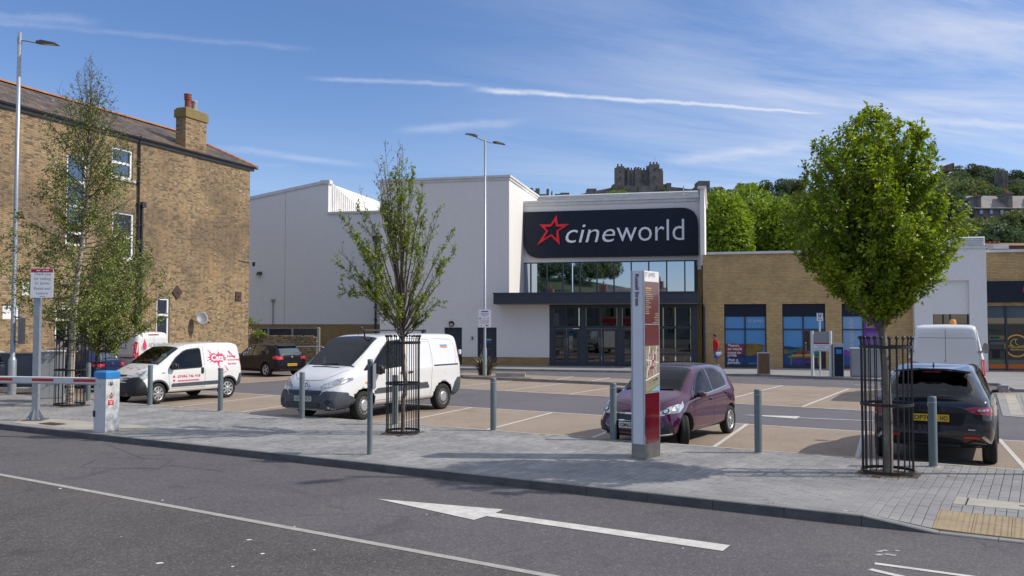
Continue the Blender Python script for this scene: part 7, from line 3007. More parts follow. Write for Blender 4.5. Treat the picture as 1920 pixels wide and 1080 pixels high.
class Car:
 def __init__(s, name, st, arches, paint, arch_r, half_w, label, cat, loc, yaw, scale=1.0, group=None, step=.045):
  s.root = empty(name, loc, yaw, label, cat, group, scale=scale)
  xs = [q[0] for q in st]
  cols = list(zip(*[q[1:] for q in st]))
  s.x0, s.x1 = xs[0], xs[-1]
  n = int((xs[-1] - xs[0]) / step)
  dense = sorted(set([xs[0] + (xs[-1] - xs[0]) * i / n for i in range(n + 1)] + [xs[0] + .012, xs[0] + .025, xs[-1] - .012, xs[-1] - .025]))
  vs, rings = [], []
  for x in dense:
   half = section([pchip(xs, c, x) for c in cols])
   full = [(-y, z) for y, z in reversed(half[1:])] + half     # right side over the top? keep order round the hull
   # order: start roof centre right side down to bottom then up left side
   loop = [(y, z) for y, z in half] + [(-y, z) for y, z in reversed(half[1:-1])]
   rings.append(range(len(vs), len(vs) + len(loop)))
   vs += [(x, y, z) for y, z in loop]
  fs = []
  m = len(rings[0])
  for a, b in zip(rings[:-1], rings[1:]):
   for i in range(m):
    j = (i + 1) % m
    fs.append((a[i], a[j], b[j], b[i]))
  fs.append(tuple(reversed(list(rings[0]))))
  fs.append(tuple(rings[-1]))
  s.bvh = BVHTree.FromPolygons([Vector(v) for v in vs], fs)
  me = bpy.data.meshes.new('body')
  me.from_pydata(vs, [], fs)
  me.materials.append(M[paint])
  me.materials.append(M['trim_black'])
  for p in me.polygons:
   p.use_smooth = len(p.vertices) < 6
  bm = bmesh.new()
  bm.from_mesh(me)
  bmesh.ops.recalc_face_normals(bm, faces=bm.faces)
  bm.to_mesh(me)
  bm.free()
  o = bpy.data.objects.new('body', me)
  COL.objects.link(o)
  # wheel arches cut out
  cut = MB()
  for ax in arches:
   for sd_ in (-1, 1):
    X = Matrix.Translation((ax[0], sd_ * (half_w - .27), ax[1])) @ Matrix.Rotation(rad(-90) * sd_, 4, 'X')
    N_ = 28
    vs2 = [(arch_r * math.cos(2 * math.pi * k / N_), arch_r * math.sin(2 * math.pi * k / N_), z) for z in (0, .6) for k in range(N_)]
    cut.add(vs2, [(k, (k + 1) % N_, N_ + (k + 1) % N_, N_ + k) for k in range(N_)] + [tuple(reversed(range(N_))), tuple(range(N_, 2 * N_))], M['trim_black'], X=X)
  cme = cut.mesh('cut')
  bm = bmesh.new()
  bm.from_mesh(cme)
  bmesh.ops.recalc_face_normals(bm, faces=bm.faces)
  bm.to_mesh(cme)
  bm.free()
  co = bpy.data.objects.new('cut', cme)
  COL.objects.link(co)
  md = o.modifiers.new('b', 'BOOLEAN')
  md.operation = 'DIFFERENCE'
  md.solver = 'EXACT'
  md.object = co
  bpy.context.view_layer.update()
  dg = bpy.context.evaluated_depsgraph_get()
  me2 = bpy.data.meshes.new_from_object(o.evaluated_get(dg))
  o.modifiers.clear()
  o.data = me2
  me2.materials.clear()
  me2.materials.append(M[paint])
  me2.materials.append(M['trim_black'])
  for p in me2.polygons:
   c = p.center
   k = 0
   for ax in arches:
    dd = math.hypot(c.x - ax[0], c.z - ax[1])
    if dd < arch_r + .012 and abs(c.y) < half_w + .02 and (abs(dd - arch_r) < .012 or abs(abs(c.y) - (half_w - .27)) < .01):
     k = 1
   if c.z < .30 and abs(p.normal.z) > .8 and p.normal.z < 0:
    k = 1
   p.material_index = k
   if len(p.vertices) > 6 or k:
    p.use_smooth = False
  bpy.data.objects.remove(co)
  o.parent = s.root
  s.body = o
  s.arches = arches
  s.st = (xs, cols)
 def cut(s, mb):
  # take a closed shape out of the body; its faces keep the dark trim
  cme = mb.mesh('cut')
  cme.materials.clear()
  cme.materials.append(M['trim_black'])
  cme.materials.append(M['trim_black'])
  bm = bmesh.new()
  bm.from_mesh(cme)
  bmesh.ops.recalc_face_normals(bm, faces=bm.faces)
  for f in bm.faces:
   f.material_index = 1
   f.smooth = False
  bm.to_mesh(cme)
  bm.free()
  co = bpy.data.objects.new('cut', cme)
  COL.objects.link(co)
  co.parent = s.root
  md = s.body.modifiers.new('b', 'BOOLEAN')
  md.operation = 'DIFFERENCE'
  md.solver = 'EXACT'
  md.object = co
  bpy.context.view_layer.update()
  me = bpy.data.meshes.new_from_object(s.body.evaluated_get(bpy.context.evaluated_depsgraph_get()))
  s.body.modifiers.clear()
  s.body.data = me
  bpy.data.objects.remove(co)
 def hollow(s, x0, x1, floor, wins):
  xs, cols = s.st
  n = 26
  vs, rings = [], []
  for i in range(n + 1):
   x = x0 + (x1 - x0) * i / n
   zb, zs, zt, wb, wm, ws, wt = [pchip(xs, c, x) for c in cols]
   zt -= .055
   zs = min(zs, zt - .06)
   half = section([floor, max(zs, floor + .1), max(zt, floor + .18), wb - .10, wm - .075, ws - .065, wt - .055])
   loop = [(y, z) for y, z in half] + [(-y, z) for y, z in reversed(half[1:-1])]
   rings.append(range(len(vs), len(vs) + len(loop)))
   vs += [(x, y, z) for y, z in loop]
  m = len(rings[0])
  fs = []
  for a, b in zip(rings[:-1], rings[1:]):
   fs += [(a[i], a[(i + 1) % m], b[(i + 1) % m], b[i]) for i in range(m)]
  fs += [tuple(reversed(list(rings[0]))), tuple(rings[-1])]
  mb = MB()
  mb.add(vs, fs, M['trim_black'])
  s.cut(mb)
  for side, poly in wins:
   o, u, v, d = s.frame(side)
   t0, t1 = {'L': (1.9, 2.5), 'R': (1.9, 2.5), 'T': (2.4, 3.95), 'B': (3.5, 4.75)}[side]
   if side == 'T':
    t1 = 5 - (floor + .45)
   k = len(poly)
   vs = [o + u * a + v * b + d * t for t in (t0, t1) for a, b in poly]
   mb = MB()
   mb.add(vs, [(i, (i + 1) % k, k + (i + 1) % k, k + i) for i in range(k)] + [tuple(reversed(range(k))), tuple(range(k, 2 * k))], M['trim_black'])
   s.cut(mb)
 def pane(s, name, side, poly, w=.035):
  mb = MB()
  s.line(mb, side, list(poly) + [poly[0], poly[1]], w, 'trim_black', .004, .08)
  so_ = mb.build(name, s.root)
  s.decal('glass', side, poly, 'see_glass', .005, .08, so_, skirt=False)
 def cabin(s, xs_, z, w, wheel_x, dash_x, dash_z, sp=.36):
  for x in xs_:
   for sg_ in (-1, 1):
    mb = MB()
    mb.prism([(q.x, q.y) for q in rounded([(-.24, -.23), (.26, -.23), (.26, .23), (-.24, .23)], .07, 3)], z, z + .16, M['seat_dark'], X=Matrix.Translation((x, sg_ * sp, 0)))
    mb.prism([(q.x, q.y) for q in rounded([(-.22, 0), (.22, 0), (.20, .60), (-.20, .60)], [0, 0, .1, .1], 3)], -.06, .06, M['seat_dark'], X=Matrix.Translation((x - .26, sg_ * sp, z + .12)) @ Matrix.Rotation(rad(-14), 4, 'Y') @ Matrix.Rotation(rad(90), 4, 'Z') @ Matrix.Rotation(rad(90), 4, 'X'))
    mb.box((x - .42, sg_ * sp, z + .80), (.08, .24, .15), M['seat_dark'], ch=.03)
    mb.build('seat', s.root)
  mb = MB()
  mb.box((dash_x, 0, dash_z - .12), (.42, w * 2 - .24, .22), M['seat_dark'], ch=.05)
  mb.build('dashboard', s.root)
  mb = MB()
  X = Matrix.Translation((wheel_x, -sp, dash_z + .02)) @ Matrix.Rotation(rad(-62), 4, 'Y')
  pts = [(.18 * math.cos(t), .18 * math.sin(t), 0) for t in [k * .3927 for k in range(17)]]
  mb.tube(pts, .014, 6, M['cap_black'], cap=False, X=X)
  mb.box((0, 0, -.01), (.34, .05, .02), M['cap_black'], X=X)
  mb.build('steering_wheel', s.root)
 # frames for projecting flat shapes onto the body
 def frame(s, side):
  return {'L': (Vector((0, 3, 0)), Vector((1, 0, 0)), Vector((0, 0, 1)), Vector((0, -1, 0))),
    'R': (Vector((0, -3, 0)), Vector((1, 0, 0)), Vector((0, 0, 1)), Vector((0, 1, 0))),
    'F': (Vector((6, 0, 0)), Vector((0, 1, 0)), Vector((0, 0, 1)), Vector((-1, 0, 0))),
    'B': (Vector((-6, 0, 0)), Vector((0, 1, 0)), Vector((0, 0, 1)), Vector((1, 0, 0))),
    'T': (Vector((0, 0, 5)), Vector((1, 0, 0)), Vector((0, 1, 0)), Vector((0, 0, -1))),
    'FL': (Vector((4, 4, 0)), Vector((-.7071, .7071, 0)), Vector((0, 0, 1)), Vector((-.7071, -.7071, 0))),
    'FR': (Vector((4, -4, 0)), Vector((.7071, .7071, 0)), Vector((0, 0, 1)), Vector((-.7071, .7071, 0))),
    'BR': (Vector((-4, -4, 0)), Vector((-.7071, .7071, 0)), Vector((0, 0, 1)), Vector((.7071, .7071, 0))),
    'BL': (Vector((-4, 4, 0)), Vector((.7071, .7071, 0)), Vector((0, 0, 1)), Vector((.7071, -.7071, 0)))}[side]
 def hit(s, side, a, b, off):
  o, u, v, d = s.frame(side)
  p = o + u * a + v * b
  h, n, i, _ = s.bvh.ray_cast(p, d)
  if h is None:
   h, n, i, _ = s.bvh.find_nearest(p + d * 3.5)
  if n.dot(d) > 0:
   n = -n
  return h + n * off, h - n * .01
 def decal(s, name, side, poly, mat, off=.006, grid=.07, parent=None, label=None, skirt=True, build=True, mb=None):
  if mat in M:
   mat = M[mat]
  bm = bmesh.new()
  f = bm.faces.new([bm.verts.new((p[0], p[1], 0)) for p in poly])
  x0, x1 = min(p[0] for p in poly), max(p[0] for p in poly)
  y0, y1 = min(p[1] for p in poly), max(p[1] for p in poly)
  for ax, lo, hi in ((0, x0, x1), (1, y0, y1)):
   k = max(1, int((hi - lo) / grid))
   for i in range(1, k):
    c = lo + (hi - lo) * i / k
    bmesh.ops.bisect_plane(bm, geom=bm.verts[:] + bm.edges[:] + bm.faces[:], plane_co=(c, 0, 0) if ax == 0 else (0, c, 0), plane_no=(1, 0, 0) if ax == 0 else (0, 1, 0))
  bm.verts.index_update()
  top, low = [], []
  for v in bm.verts:
   a, b = s.hit(side, v.co.x, v.co.y, off)
   top.append(a)
   low.append(b)
  fs = [tuple(v.index for v in f.verts) for f in bm.faces]
  nsum = Vector((0, 0, 0))
  for f in fs:
   nsum += (top[f[1]] - top[f[0]]).cross(top[f[2]] - top[f[0]])
  if nsum.dot(s.frame(side)[3]) > 0:
   fs = [tuple(reversed(f)) for f in fs]
  n = len(top)
  if skirt:
   for e in bm.edges:
    if len(e.link_faces) == 1:
     a, b = e.verts[0].index, e.verts[1].index
     fs.append((a, b, n + b, n + a))
  bm.free()
  own = mb is None
  mb = mb or MB()
  mb.add(top + (low if skirt else []), fs, mat, smooth=False)
  if own:
   return mb.build(name, parent or s.root, label=label)
  return None
 def line(s, mb, side, pts, w=.008, mat='trim_black', off=.0015, step=.06):
  """thin panel gap following the body"""
  P2 = [Vector(p) for p in pts]
  dense = [P2[0]]
  for a, b in zip(P2[:-1], P2[1:]):
   k = max(1, int((b - a).length / step))
   for i in range(1, k + 1):
    dense.append(a.lerp(b, i / k))
  vs = []
  for i, p in enumerate(dense):
   d = (dense[min(i + 1, len(dense) - 1)] - dense[max(i - 1, 0)]).normalized()
   n = Vector((-d.y, d.x)) * w / 2
   vs.append(s.hit(side, *(p + n), off)[0])
   vs.append(s.hit(side, *(p - n), off)[0])
  mb.add(vs, [(2 * i, 2 * i + 1, 2 * i + 3, 2 * i + 2) for i in range(len(dense) - 1)], M[mat])
 def text(s, mb, side, body, c, width=None, height=None, mat='vinyl_text', off=.0065, flip=False, rot=0, **kw):
  t = MB()
  X = Matrix.Rotation(rot, 4, 'Z')
  add_text(t, body, X, width=width, height=height, mat=M[mat], **kw)
  sgn = -1 if flip else 1
  vs = [s.hit(side, c[0] + sgn * v[0], c[1] + v[1], off)[0] for v in t.v]
  mb.add(vs, t.f, M[mat])
 def window(s, name, side, poly, glass='car_glass', border=.022, parent=None):
  cx = sum(p[0] for p in poly) / len(poly)
  cy = sum(p[1] for p in poly) / len(poly)
  out = []
  n = len(poly)
  area = sum(poly[i][0] * poly[(i + 1) % n][1] - poly[(i + 1) % n][0] * poly[i][1] for i in range(n))
  sg_ = 1 if area > 0 else -1
  for i in range(n):
   a, p, b = Vector(poly[i - 1]), Vector(poly[i]), Vector(poly[(i + 1) % n])
   d1_, d2_ = (p - a).normalized(), (b - p).normalized()
   nn_ = Vector((d1_.y + d2_.y, -(d1_.x + d2_.x))) * sg_
   nn_ = nn_.normalized() if nn_.length > 1e-6 else Vector((0, 0))
   out.append(p + nn_ * border)
  sealo = s.decal(name, side, out, 'trim_black', .003, .09, parent)
  s.decal('glass', side, poly, glass, .0065, .09, sealo)
  return sealo
 def wheels(s, r, w, track, kind, steer=0.0, hub_r=.19, n_sp=8, rim_mat='rim_silver'):
  """tyre lathe with tread, rim and cover pattern"""
  for i, ax in enumerate(s.arches):
   for sd_ in (1, -1):
    wh = empty('wheel', (ax[0], sd_ * track, r), (steer if i == 1 else 0) + (0 if sd_ > 0 else math.pi))
    wh.parent = s.root
    Xw = Matrix.Rotation(rad(-90), 4, 'X')      # lathe axis to +y, outside at +y
    hr = hub_r
    t = MB()
    t.lathe([(hr, -w / 2 + .02), (r * .82, -w / 2), (r * .93, -w / 2 + .005), (r * .985, -w / 2 + .025), (r, -w / 2 + .05), (r * .994, -.012), (r * .988, -.008), (r * .988, .008), (r * .994, .012), (r, w / 2 - .05), (r * .985, w / 2 - .025), (r * .93, w / 2 - .005), (r * .82, w / 2), (hr + .012, w / 2 - .006), (hr, w / 2 - .018), (hr, -w / 2 + .02)], 32, M['rubber'], X=Xw)
    t.build('tyre', wh)
    z = w / 2 - .012
    q = MB()
    q.lathe([(hr + .002, -w / 2 + .03), (hr + .002, z), (hr - .012, z + .004), (hr - .022, z - .02), (hr - .03, z - .05)], 30, M[rim_mat if kind != 'steel' else 'rim_steel'], X=Xw)
    q.lathe([(hr - .03, z - .05), (.0001, z - .055)], 24, M['cap_black' if kind != 'steel' else 'rim_steel'], X=Xw)
    if kind == 'steel':
     q.lathe([(hr - .022, z - .03), (hr * .78, z - .018), (hr * .62, z - .012)], 28, M['rim_steel'], X=Xw)
     q.lathe([(hr * .66, z - .012), (hr * .62, z + .012), (hr * .45, z + .018), (hr * .25, z + .010), (hr * .15, z + .016), (.0001, z + .018)], 26, M['rim_silver'], X=Xw)
     for k in range(16):
      a = 2 * math.pi * k / 16
      X = Xw @ Matrix.Rotation(a, 4, 'Z') @ Matrix.Translation((hr * .80, 0, z - .014))
      q.box((0, 0, 0), (.020, .028, .006), M['cap_black'], X=X)
      X = Xw @ Matrix.Rotation(a + .19, 4, 'Z') @ Matrix.Translation((hr * .80, 0, z - .012))
      q.box((0, 0, 0), (.030, .016, .010), M['rim_silver'], X=X)
    else:
     for k in range(n_sp):
      a = 2 * math.pi * k / n_sp
      wi, wo = (.055, .030) if n_sp > 8 else ((.07, .06) if kind == 'cover' else (.055, .085))
      if n_sp > 8:
       wi, wo = .020, .026
      X = Xw @ Matrix.Rotation(a, 4, 'Z')
      x0, x1 = hr * .18, hr - .014
      zc0 = z - .002 if kind == 'cover' else z - .018
      q.add([(x0, -wi / 2, z - .03), (x1, -wo / 2, z - .035), (x1, wo / 2, z - .035), (x0, wi / 2, z - .03), (x0, -wi / 2 * .7, zc0 + .004), (x1, -wo / 2 * .75, zc0), (x1, wo / 2 * .75, zc0), (x0, wi / 2 * .7, zc0 + .004)],
                              [(4, 5, 6, 7), (0, 1, 5, 4), (1, 2, 6, 5), (2, 3, 7, 6), (3, 0, 4, 7)], M[rim_mat], X=X)
     q.lathe([(hr * .30, z - .03), (hr * .28, z + .002), (hr * .2, z + .008), (.0001, z + .010)], 20, M[rim_mat], X=Xw)
     q.lathe([(hr * .11, z + .009), (.0001, z + .013)], 12, M['chrome'], X=Xw)
    q.build('rim', wh)
 def plate(s, side, c, txt, mat, w=.52, h=.11, flip=False, blank=None, off=.036):
  o, u, v, d = s.frame(side)
  h0 = s.hit(side, c[0], c[1], .0)[0]
  ps = []
  # flat plate standing just proud of the body
  far_ = max((s.hit(side, c[0] + dx, c[1] + dz, 0)[0] - h0).dot(-d) for dx in (-w / 2, 0, w / 2) for dz in (-h / 2, h / 2))
  base = h0 - d * (max(0, far_) + off)
  uu = u if not flip else -u
  X = Matrix.Identity(4)
  n = -d
  for i in range(3):
   X[i][0], X[i][1], X[i][2], X[i][3] = uu[i], v[i], n[i], base[i]
  mb = MB()
  pts = rounded([(-w / 2, -h / 2), (w / 2, -h / 2), (w / 2, h / 2), (-w / 2, h / 2)], .01, 2)
  mb.prism([(q.x, q.y) for q in pts], -.02, .004, M[mat], X=X)
  pl_ = mb.build('number_plate', s.root)
  mb = MB()
  for (tx, a, b) in txt:
   add_text(mb, tx, X @ Matrix.Translation((a, -h * .33, .0055)), width=b, height=h * .66, mat=M['print_black'], bold=.02)
  if blank:
   for k in range(7):
    x = -w * .38 + k * w * .125 + (.02 if k > 3 else 0)
    mb.box((x, 0, .0055), (w * .075, h * .60, .001), M['print_black'], X=X)
    mb.box((x + .004, .008, .0065), (w * .03, h * .16, .001), M[mat], X=X)
  mb.build('lettering', pl_)
 def mirror(s, x, y, z, paint, w=.20, h=.15, sides=(1, -1)):
  for sd_ in sides:
   mb = MB()
   mb.sphere((x, sd_ * (y + .10), z), 1.0, M[paint], 12, sc_=(.075, w / 2, h / 2))
   mb.tube([(x + .02, sd_ * (y - .08), z - h * .35), (x, sd_ * (y + .04), z - h * .25)], .03, 6, M['trim_black'])
   mi = mb.build('mirror', s.root)
   mb = MB()
   mb.box((x - .066, sd_ * (y + .10), z), (.012, w * .8, h * .76), M['chrome'])
   mb.build('mirror_glass', mi)
 def part_box(s, name, c, d, mat, parent=None, ch=0, label=None):
  mb = MB()
  mb.box(c, d, M[mat], ch=ch)
  return mb.build(name, parent or s.root, label=label)
def handle(car, side, a, b, w=.15, mat='trim_black'):
 car.decal('door_handle', side, rounded([(a - w / 2, b - .018), (a + w / 2, b - .018), (a + w / 2, b + .018), (a - w / 2, b + .018)], .015, 2), mat, .028, .06)
# ---- large white van (front three-quarter)
V = Car('large_white_van', [(-2.355, .46, 1.12, 1.62, .70, .78, .76, .58), (-2.33, .40, 1.15, 1.80, .80, .86, .84, .68), (-2.24, .34, 1.16, 1.90, .86, .92, .90, .73), (-2.0, .29, 1.15, 1.935, .88, .945, .93, .76), (-1, .27, 1.13, 1.95, .89, .947, .935, .775),
       (0, .27, 1.11, 1.94, .89, .947, .935, .775), (.45, .27, 1.10, 1.925, .89, .947, .935, .77), (.80, .27, 1.09, 1.86, .89, .947, .93, .76), (1.15, .27, 1.07, 1.64, .89, .947, .925, .755), (1.50, .27, 1.05, 1.385, .89, .945, .915, .765),
       (1.74, .27, 1.00, 1.215, .88, .94, .90, .78), (1.95, .27, .95, 1.13, .86, .93, .87, .74), (2.16, .26, .86, 1.02, .84, .91, .84, .66), (2.30, .25, .76, .90, .80, .87, .77, .58), (2.40, .25, .66, .76, .70, .79, .68, .50), (2.45, .28, .56, .64, .55, .64, .54, .40), (2.465, .33, .50, .57, .42, .50, .42, .30)],
  [(-1.5, .33), (1.5, .33)], 'paint_white', .395, .947, 'large white panel van with grey bumpers parked in the middle of the picture', 'van', (-3.66, 23.9, 0), rad(-122.4), 1.09)
VWS = [(1.66, -.67), (1.69, -.35), (1.70, 0), (1.69, .35), (1.66, .67), (1.28, .68), (.78, .66), (.73, .35), (.71, 0), (.73, -.35), (.78, -.66), (1.28, -.68)]
VDW = [(.03, 1.19), (.85, 1.145), (1.20, 1.13), (1.16, 1.22), (.92, 1.45), (.68, 1.66), (.52, 1.76), (.06, 1.80)]
V.hollow(-.10, 1.82, .55, [('T', VWS), ('L', VDW), ('R', VDW)])
V.pane('windscreen', 'T', VWS, .05)
V.cabin([.35], .62, .85, 1.02, 1.45, 1.17)
for sd_ in 'LR':
 V.pane('door_window', sd_, VDW, .04)
 V.decal('quarter_window', sd_, [(1.22, 1.13), (1.48, 1.12), (1.34, 1.24), (1.18, 1.36)], 'car_glass', .005, .1)
 mb = MB()
 V.line(mb, sd_, [(-.05, .42), (-.05, 1.86)])
 V.line(mb, sd_, [(1.24, 1.12), (1.18, .80), (1.12, .45)])
 V.line(mb, sd_, [(-.05, .42), (1.10, .42)])
 V.line(mb, sd_, [(-.98, .42), (-1.00, .9), (-1.08, 1.35), (-1.02, 1.80), (-.08, 1.84)], .009)
 V.line(mb, sd_, [(-1.98, 1.78), (-1.15, 1.83)], .006)
 V.line(mb, sd_, [(-1.98, 1.78), (-2.10, 1.6), (-2.12, 1.3), (-2.02, 1.17)], .006)
 V.line(mb, sd_, [(-.1, 1.78), (-.95, 1.74)], .004)
 mb.build('panel_gap', V.root)
 V.decal('side_moulding', sd_, rounded([(-.90, .60), (1.12, .58), (1.16, .64), (1.05, .70), (-.82, .745)], .02, 2), 'bumper_grey', .014, .1)
 V.decal('door_rail', sd_, [(-2.15, 1.125), (-1.12, 1.125), (-1.12, 1.155), (-2.15, 1.155)], 'trim_black', .012, .1)
 V.decal('rear_bumper', sd_, [(-2.33, .36), (-1.92, .33), (-1.90, .50), (-1.98, .68), (-2.10, .80), (-2.34, .80)], 'bumper_grey', .012, .07)
 V.decal('fuel_flap', sd_, [(-1.62 + .085 * math.cos(t), .98 + .085 * math.sin(t)) for t in [k * .3927 for k in range(16)]], 'paint_white', .004, .1)
 handle(V, sd_, .14, 1.02, .17)
 handle(V, sd_, -.16, 1.02, .17)
 V.decal('indicator', sd_, [(1.38, .83), (1.46, .83), (1.46, .87), (1.38, .87)], 'lamp_amber', .006, .1)
V.decal('front_bumper', 'F', rounded([(-.90, .30), (.90, .30), (.93, .50), (.93, .60), (.80, .70), (.55, .68), (.50, .60), (-.50, .60), (-.55, .68), (-.80, .70), (-.93, .60), (-.93, .50)], .03, 2), 'bumper_grey', .018, .09)
for sg_, sd_ in ((1, 'FL'), (-1, 'FR')):
 pass
V.decal('bumper_corner', 'L', [(2.36, .27), (1.93, .30), (1.94, .50), (2.02, .66), (2.40, .70)], 'bumper_grey', .014, .06)
V.decal('bumper_corner', 'R', [(2.36, .27), (1.93, .30), (1.94, .50), (2.02, .66), (2.40, .70)], 'bumper_grey', .014, .06)
V.decal('upper_grille', 'F', rounded([(-.46, .605), (.46, .605), (.52, .70), (-.52, .70)], .03, 2), 'cap_black', .024, .09)
for z in (.64, .67):
 V.decal('grille_bar', 'F', [(-.47, z - .006), (.47, z - .006), (.47, z + .006), (-.47, z + .006)], 'bumper_grey', .030, .1)
V.decal('lower_grille', 'F', rounded([(-.48, .335), (.48, .335), (.52, .44), (-.52, .44)], .03, 2), 'cap_black', .024, .09)
for z in (.365, .39, .415):
 V.decal('grille_bar', 'F', [(-.47, z - .005), (.47, z - .005), (.47, z + .005), (-.47, z + .005)], 'bumper_grey', .030, .1)
for sg_ in (-1, 1):
 V.decal('fog_light', 'F', [(sg_ * .70 + .065 * math.cos(t), .46 + .05 * math.sin(t)) for t in [k * .524 for k in range(12)]], 'cap_black', .022, .1)
 hl = [(.42, .78), (.55, .765), (.72, .79), (.86, .85), (.90, .93), (.88, 1.00), (.80, .985), (.62, .90), (.48, .83)]
 V.decal('headlight', 'F', [(sg_ * a, b) for a, b in (hl if sg_ > 0 else hl)], 'lamp_clear', .012, .07)
 V.decal('headlight_bezel', 'F', [(sg_ * .74 + .052 * math.cos(t), .875 + .05 * math.sin(t)) for t in [k * .524 for k in range(12)]], 'chrome', .018, .1)
V.decal('nose_trim', 'F', [(-.50, .725), (.50, .725), (.46, .765), (-.46, .765)], 'chrome', .010, .08)
for k in (0, 1):
 mb = MB()
 V.decal('x', 'F', [(-.115, .72 + k * .055), (0, .795 + k * .055), (.115, .72 + k * .055), (.115, .745 + k * .055), (0, .825 + k * .055), (-.115, .745 + k * .055)], 'chrome', .026, .06, mb=mb)
 mb.build('badge', V.root)
mb = MB()
V.line(mb, 'T', [(1.80, -.74), (2.1, -.62), (2.26, -.42), (2.30, 0), (2.26, .42), (2.1, .62), (1.80, .74)], .009)
mb.build('bonnet_gap', V.root)
V.decal('cowl_vent', 'T', [(1.80, -.40), (1.80, .40), (1.765, .42), (1.765, -.42)], 'trim_black', .006, .1)
for sg_ in (-.05, .45):
 mb = MB()
 p = [V.hit('T', 1.74, sg_ - .1, .03)[0], V.hit('T', 1.70, sg_ + .05, .03)[0], V.hit('T', 1.66, sg_ + .42 - .1, .02)[0]]
 mb.tube(p, .010, 5, M['trim_black'])
 mb.build('wiper', V.root)
V.plate('F', (0, .52), (('GF', -.17, .14), ('WCV', .14, .20)), 'plate_white')
V.mirror(1.06, .93, 1.13, 'trim_black', .22, .24)
V.wheels(.33, .21, .84, 'steel', steer=rad(6), hub_r=.205)
# aerial, roof bar, cone behind the screen, side sticker
mb = MB()
mb.tube([V.hit('T', .55, -.12, 0)[0], V.hit('T', .45, -.12, .15)[0]], .008, 4, M['cap_black'])
mb.sphere(V.hit('T', .44, -.12, .16)[0], .045, M['cap_black'], 8)
mb.build('aerial', V.root)
mb = MB()
mb.tube([(-1.4, .35, 2.02), (.9, .35, 2.04)], .022, 6, M['cap_black'])
mb.box((-1.42, .35, 2.0), (.08, .1, .09), M['cap_black'])
mb.tube([(-1.38, .35, 1.93), (-1.38, .35, 2.02)], .02, 5, M['cap_black'])
mb.tube([(.85, .35, 1.80), (.85, .35, 2.03)], .02, 5, M['cap_black'])
mb.build('roof_tube', V.root)
mb = MB()
X = Matrix.Translation((1.38, -.42, 1.16))
mb.lathe([(.09, 0), (.09, .015), (.055, .02), (.045, .07)], 12, M['barrier_red'], X=X)
mb.lathe([(.045, .07), (.025, .20), (.012, .26), (.0001, .26)], 12, M['paper_white'], X=X)
mb.build('traffic_cone', V.root)
for (a, b, c, d, mt) in ((-1.78, 1.615, -1.48, 1.655, 'vinyl_sky'), (-1.78, 1.57, -1.50, 1.608, 'lamp_amber')):
 V.decal('side_sticker', 'L', [(a, b), (c, b), (c, d), (a, d)], mt, .005, .1)
V.decal('rear_light', 'L', [(-2.345, .95), (-2.30, .95), (-2.28, 1.5), (-2.335, 1.5)], 'lamp_red', .008, .1)
V.part_box('rear_hinge', (-2.33, .86, 1.45), (.05, .05, .12), 'paint_white')
# ---- small white van with pink lettering
B = Car('small_white_van', [(-1.865, .50, .98, 1.30, .58, .66, .62, .46), (-1.84, .42, 1.0, 1.52, .70, .77, .74, .58), (-1.74, .34, 1.01, 1.66, .78, .83, .80, .66), (-1.5, .27, 1.01, 1.71, .80, .845, .825, .69), (-.8, .25, 1.0, 1.72, .80, .845, .83, .70),
       (-.1, .25, .99, 1.70, .80, .845, .83, .69), (.3, .25, .98, 1.64, .80, .845, .83, .68), (.62, .25, .97, 1.50, .80, .845, .82, .67), (.95, .25, .96, 1.28, .80, .845, .815, .68), (1.18, .25, .93, 1.12, .80, .845, .805, .69),
       (1.4, .25, .88, 1.04, .79, .84, .78, .66), (1.62, .25, .80, .95, .77, .825, .74, .58), (1.80, .24, .70, .84, .72, .78, .68, .50), (1.92, .24, .58, .70, .60, .68, .58, .42), (1.985, .28, .48, .56, .42, .50, .42, .30)],
  [(-1.256, .30), (1.256, .30)], 'paint_white', .355, .845, 'small white van with pink splash and decorating lettering on its side', 'van', (-10.6, 27.85, 0), rad(-121), 1.043)
BWS = [(1.13, -.63), (1.15, 0), (1.13, .63), (.84, .63), (.45, .61), (.41, 0), (.45, -.61), (.84, -.63)]
BDW = [(q.x, q.y) for q in rounded([(-.28, .99), (.75, .96), (.86, 1.02), (.62, 1.28), (.36, 1.46), (.20, 1.52), (-.26, 1.55)], .05, 2)]
B.hollow(-.42, 1.28, .45, [('T', BWS), ('L', BDW), ('R', BDW)])
B.pane('windscreen', 'T', BWS, .05)
B.cabin([.05], .48, .76, .60, .95, 1.0, .33)
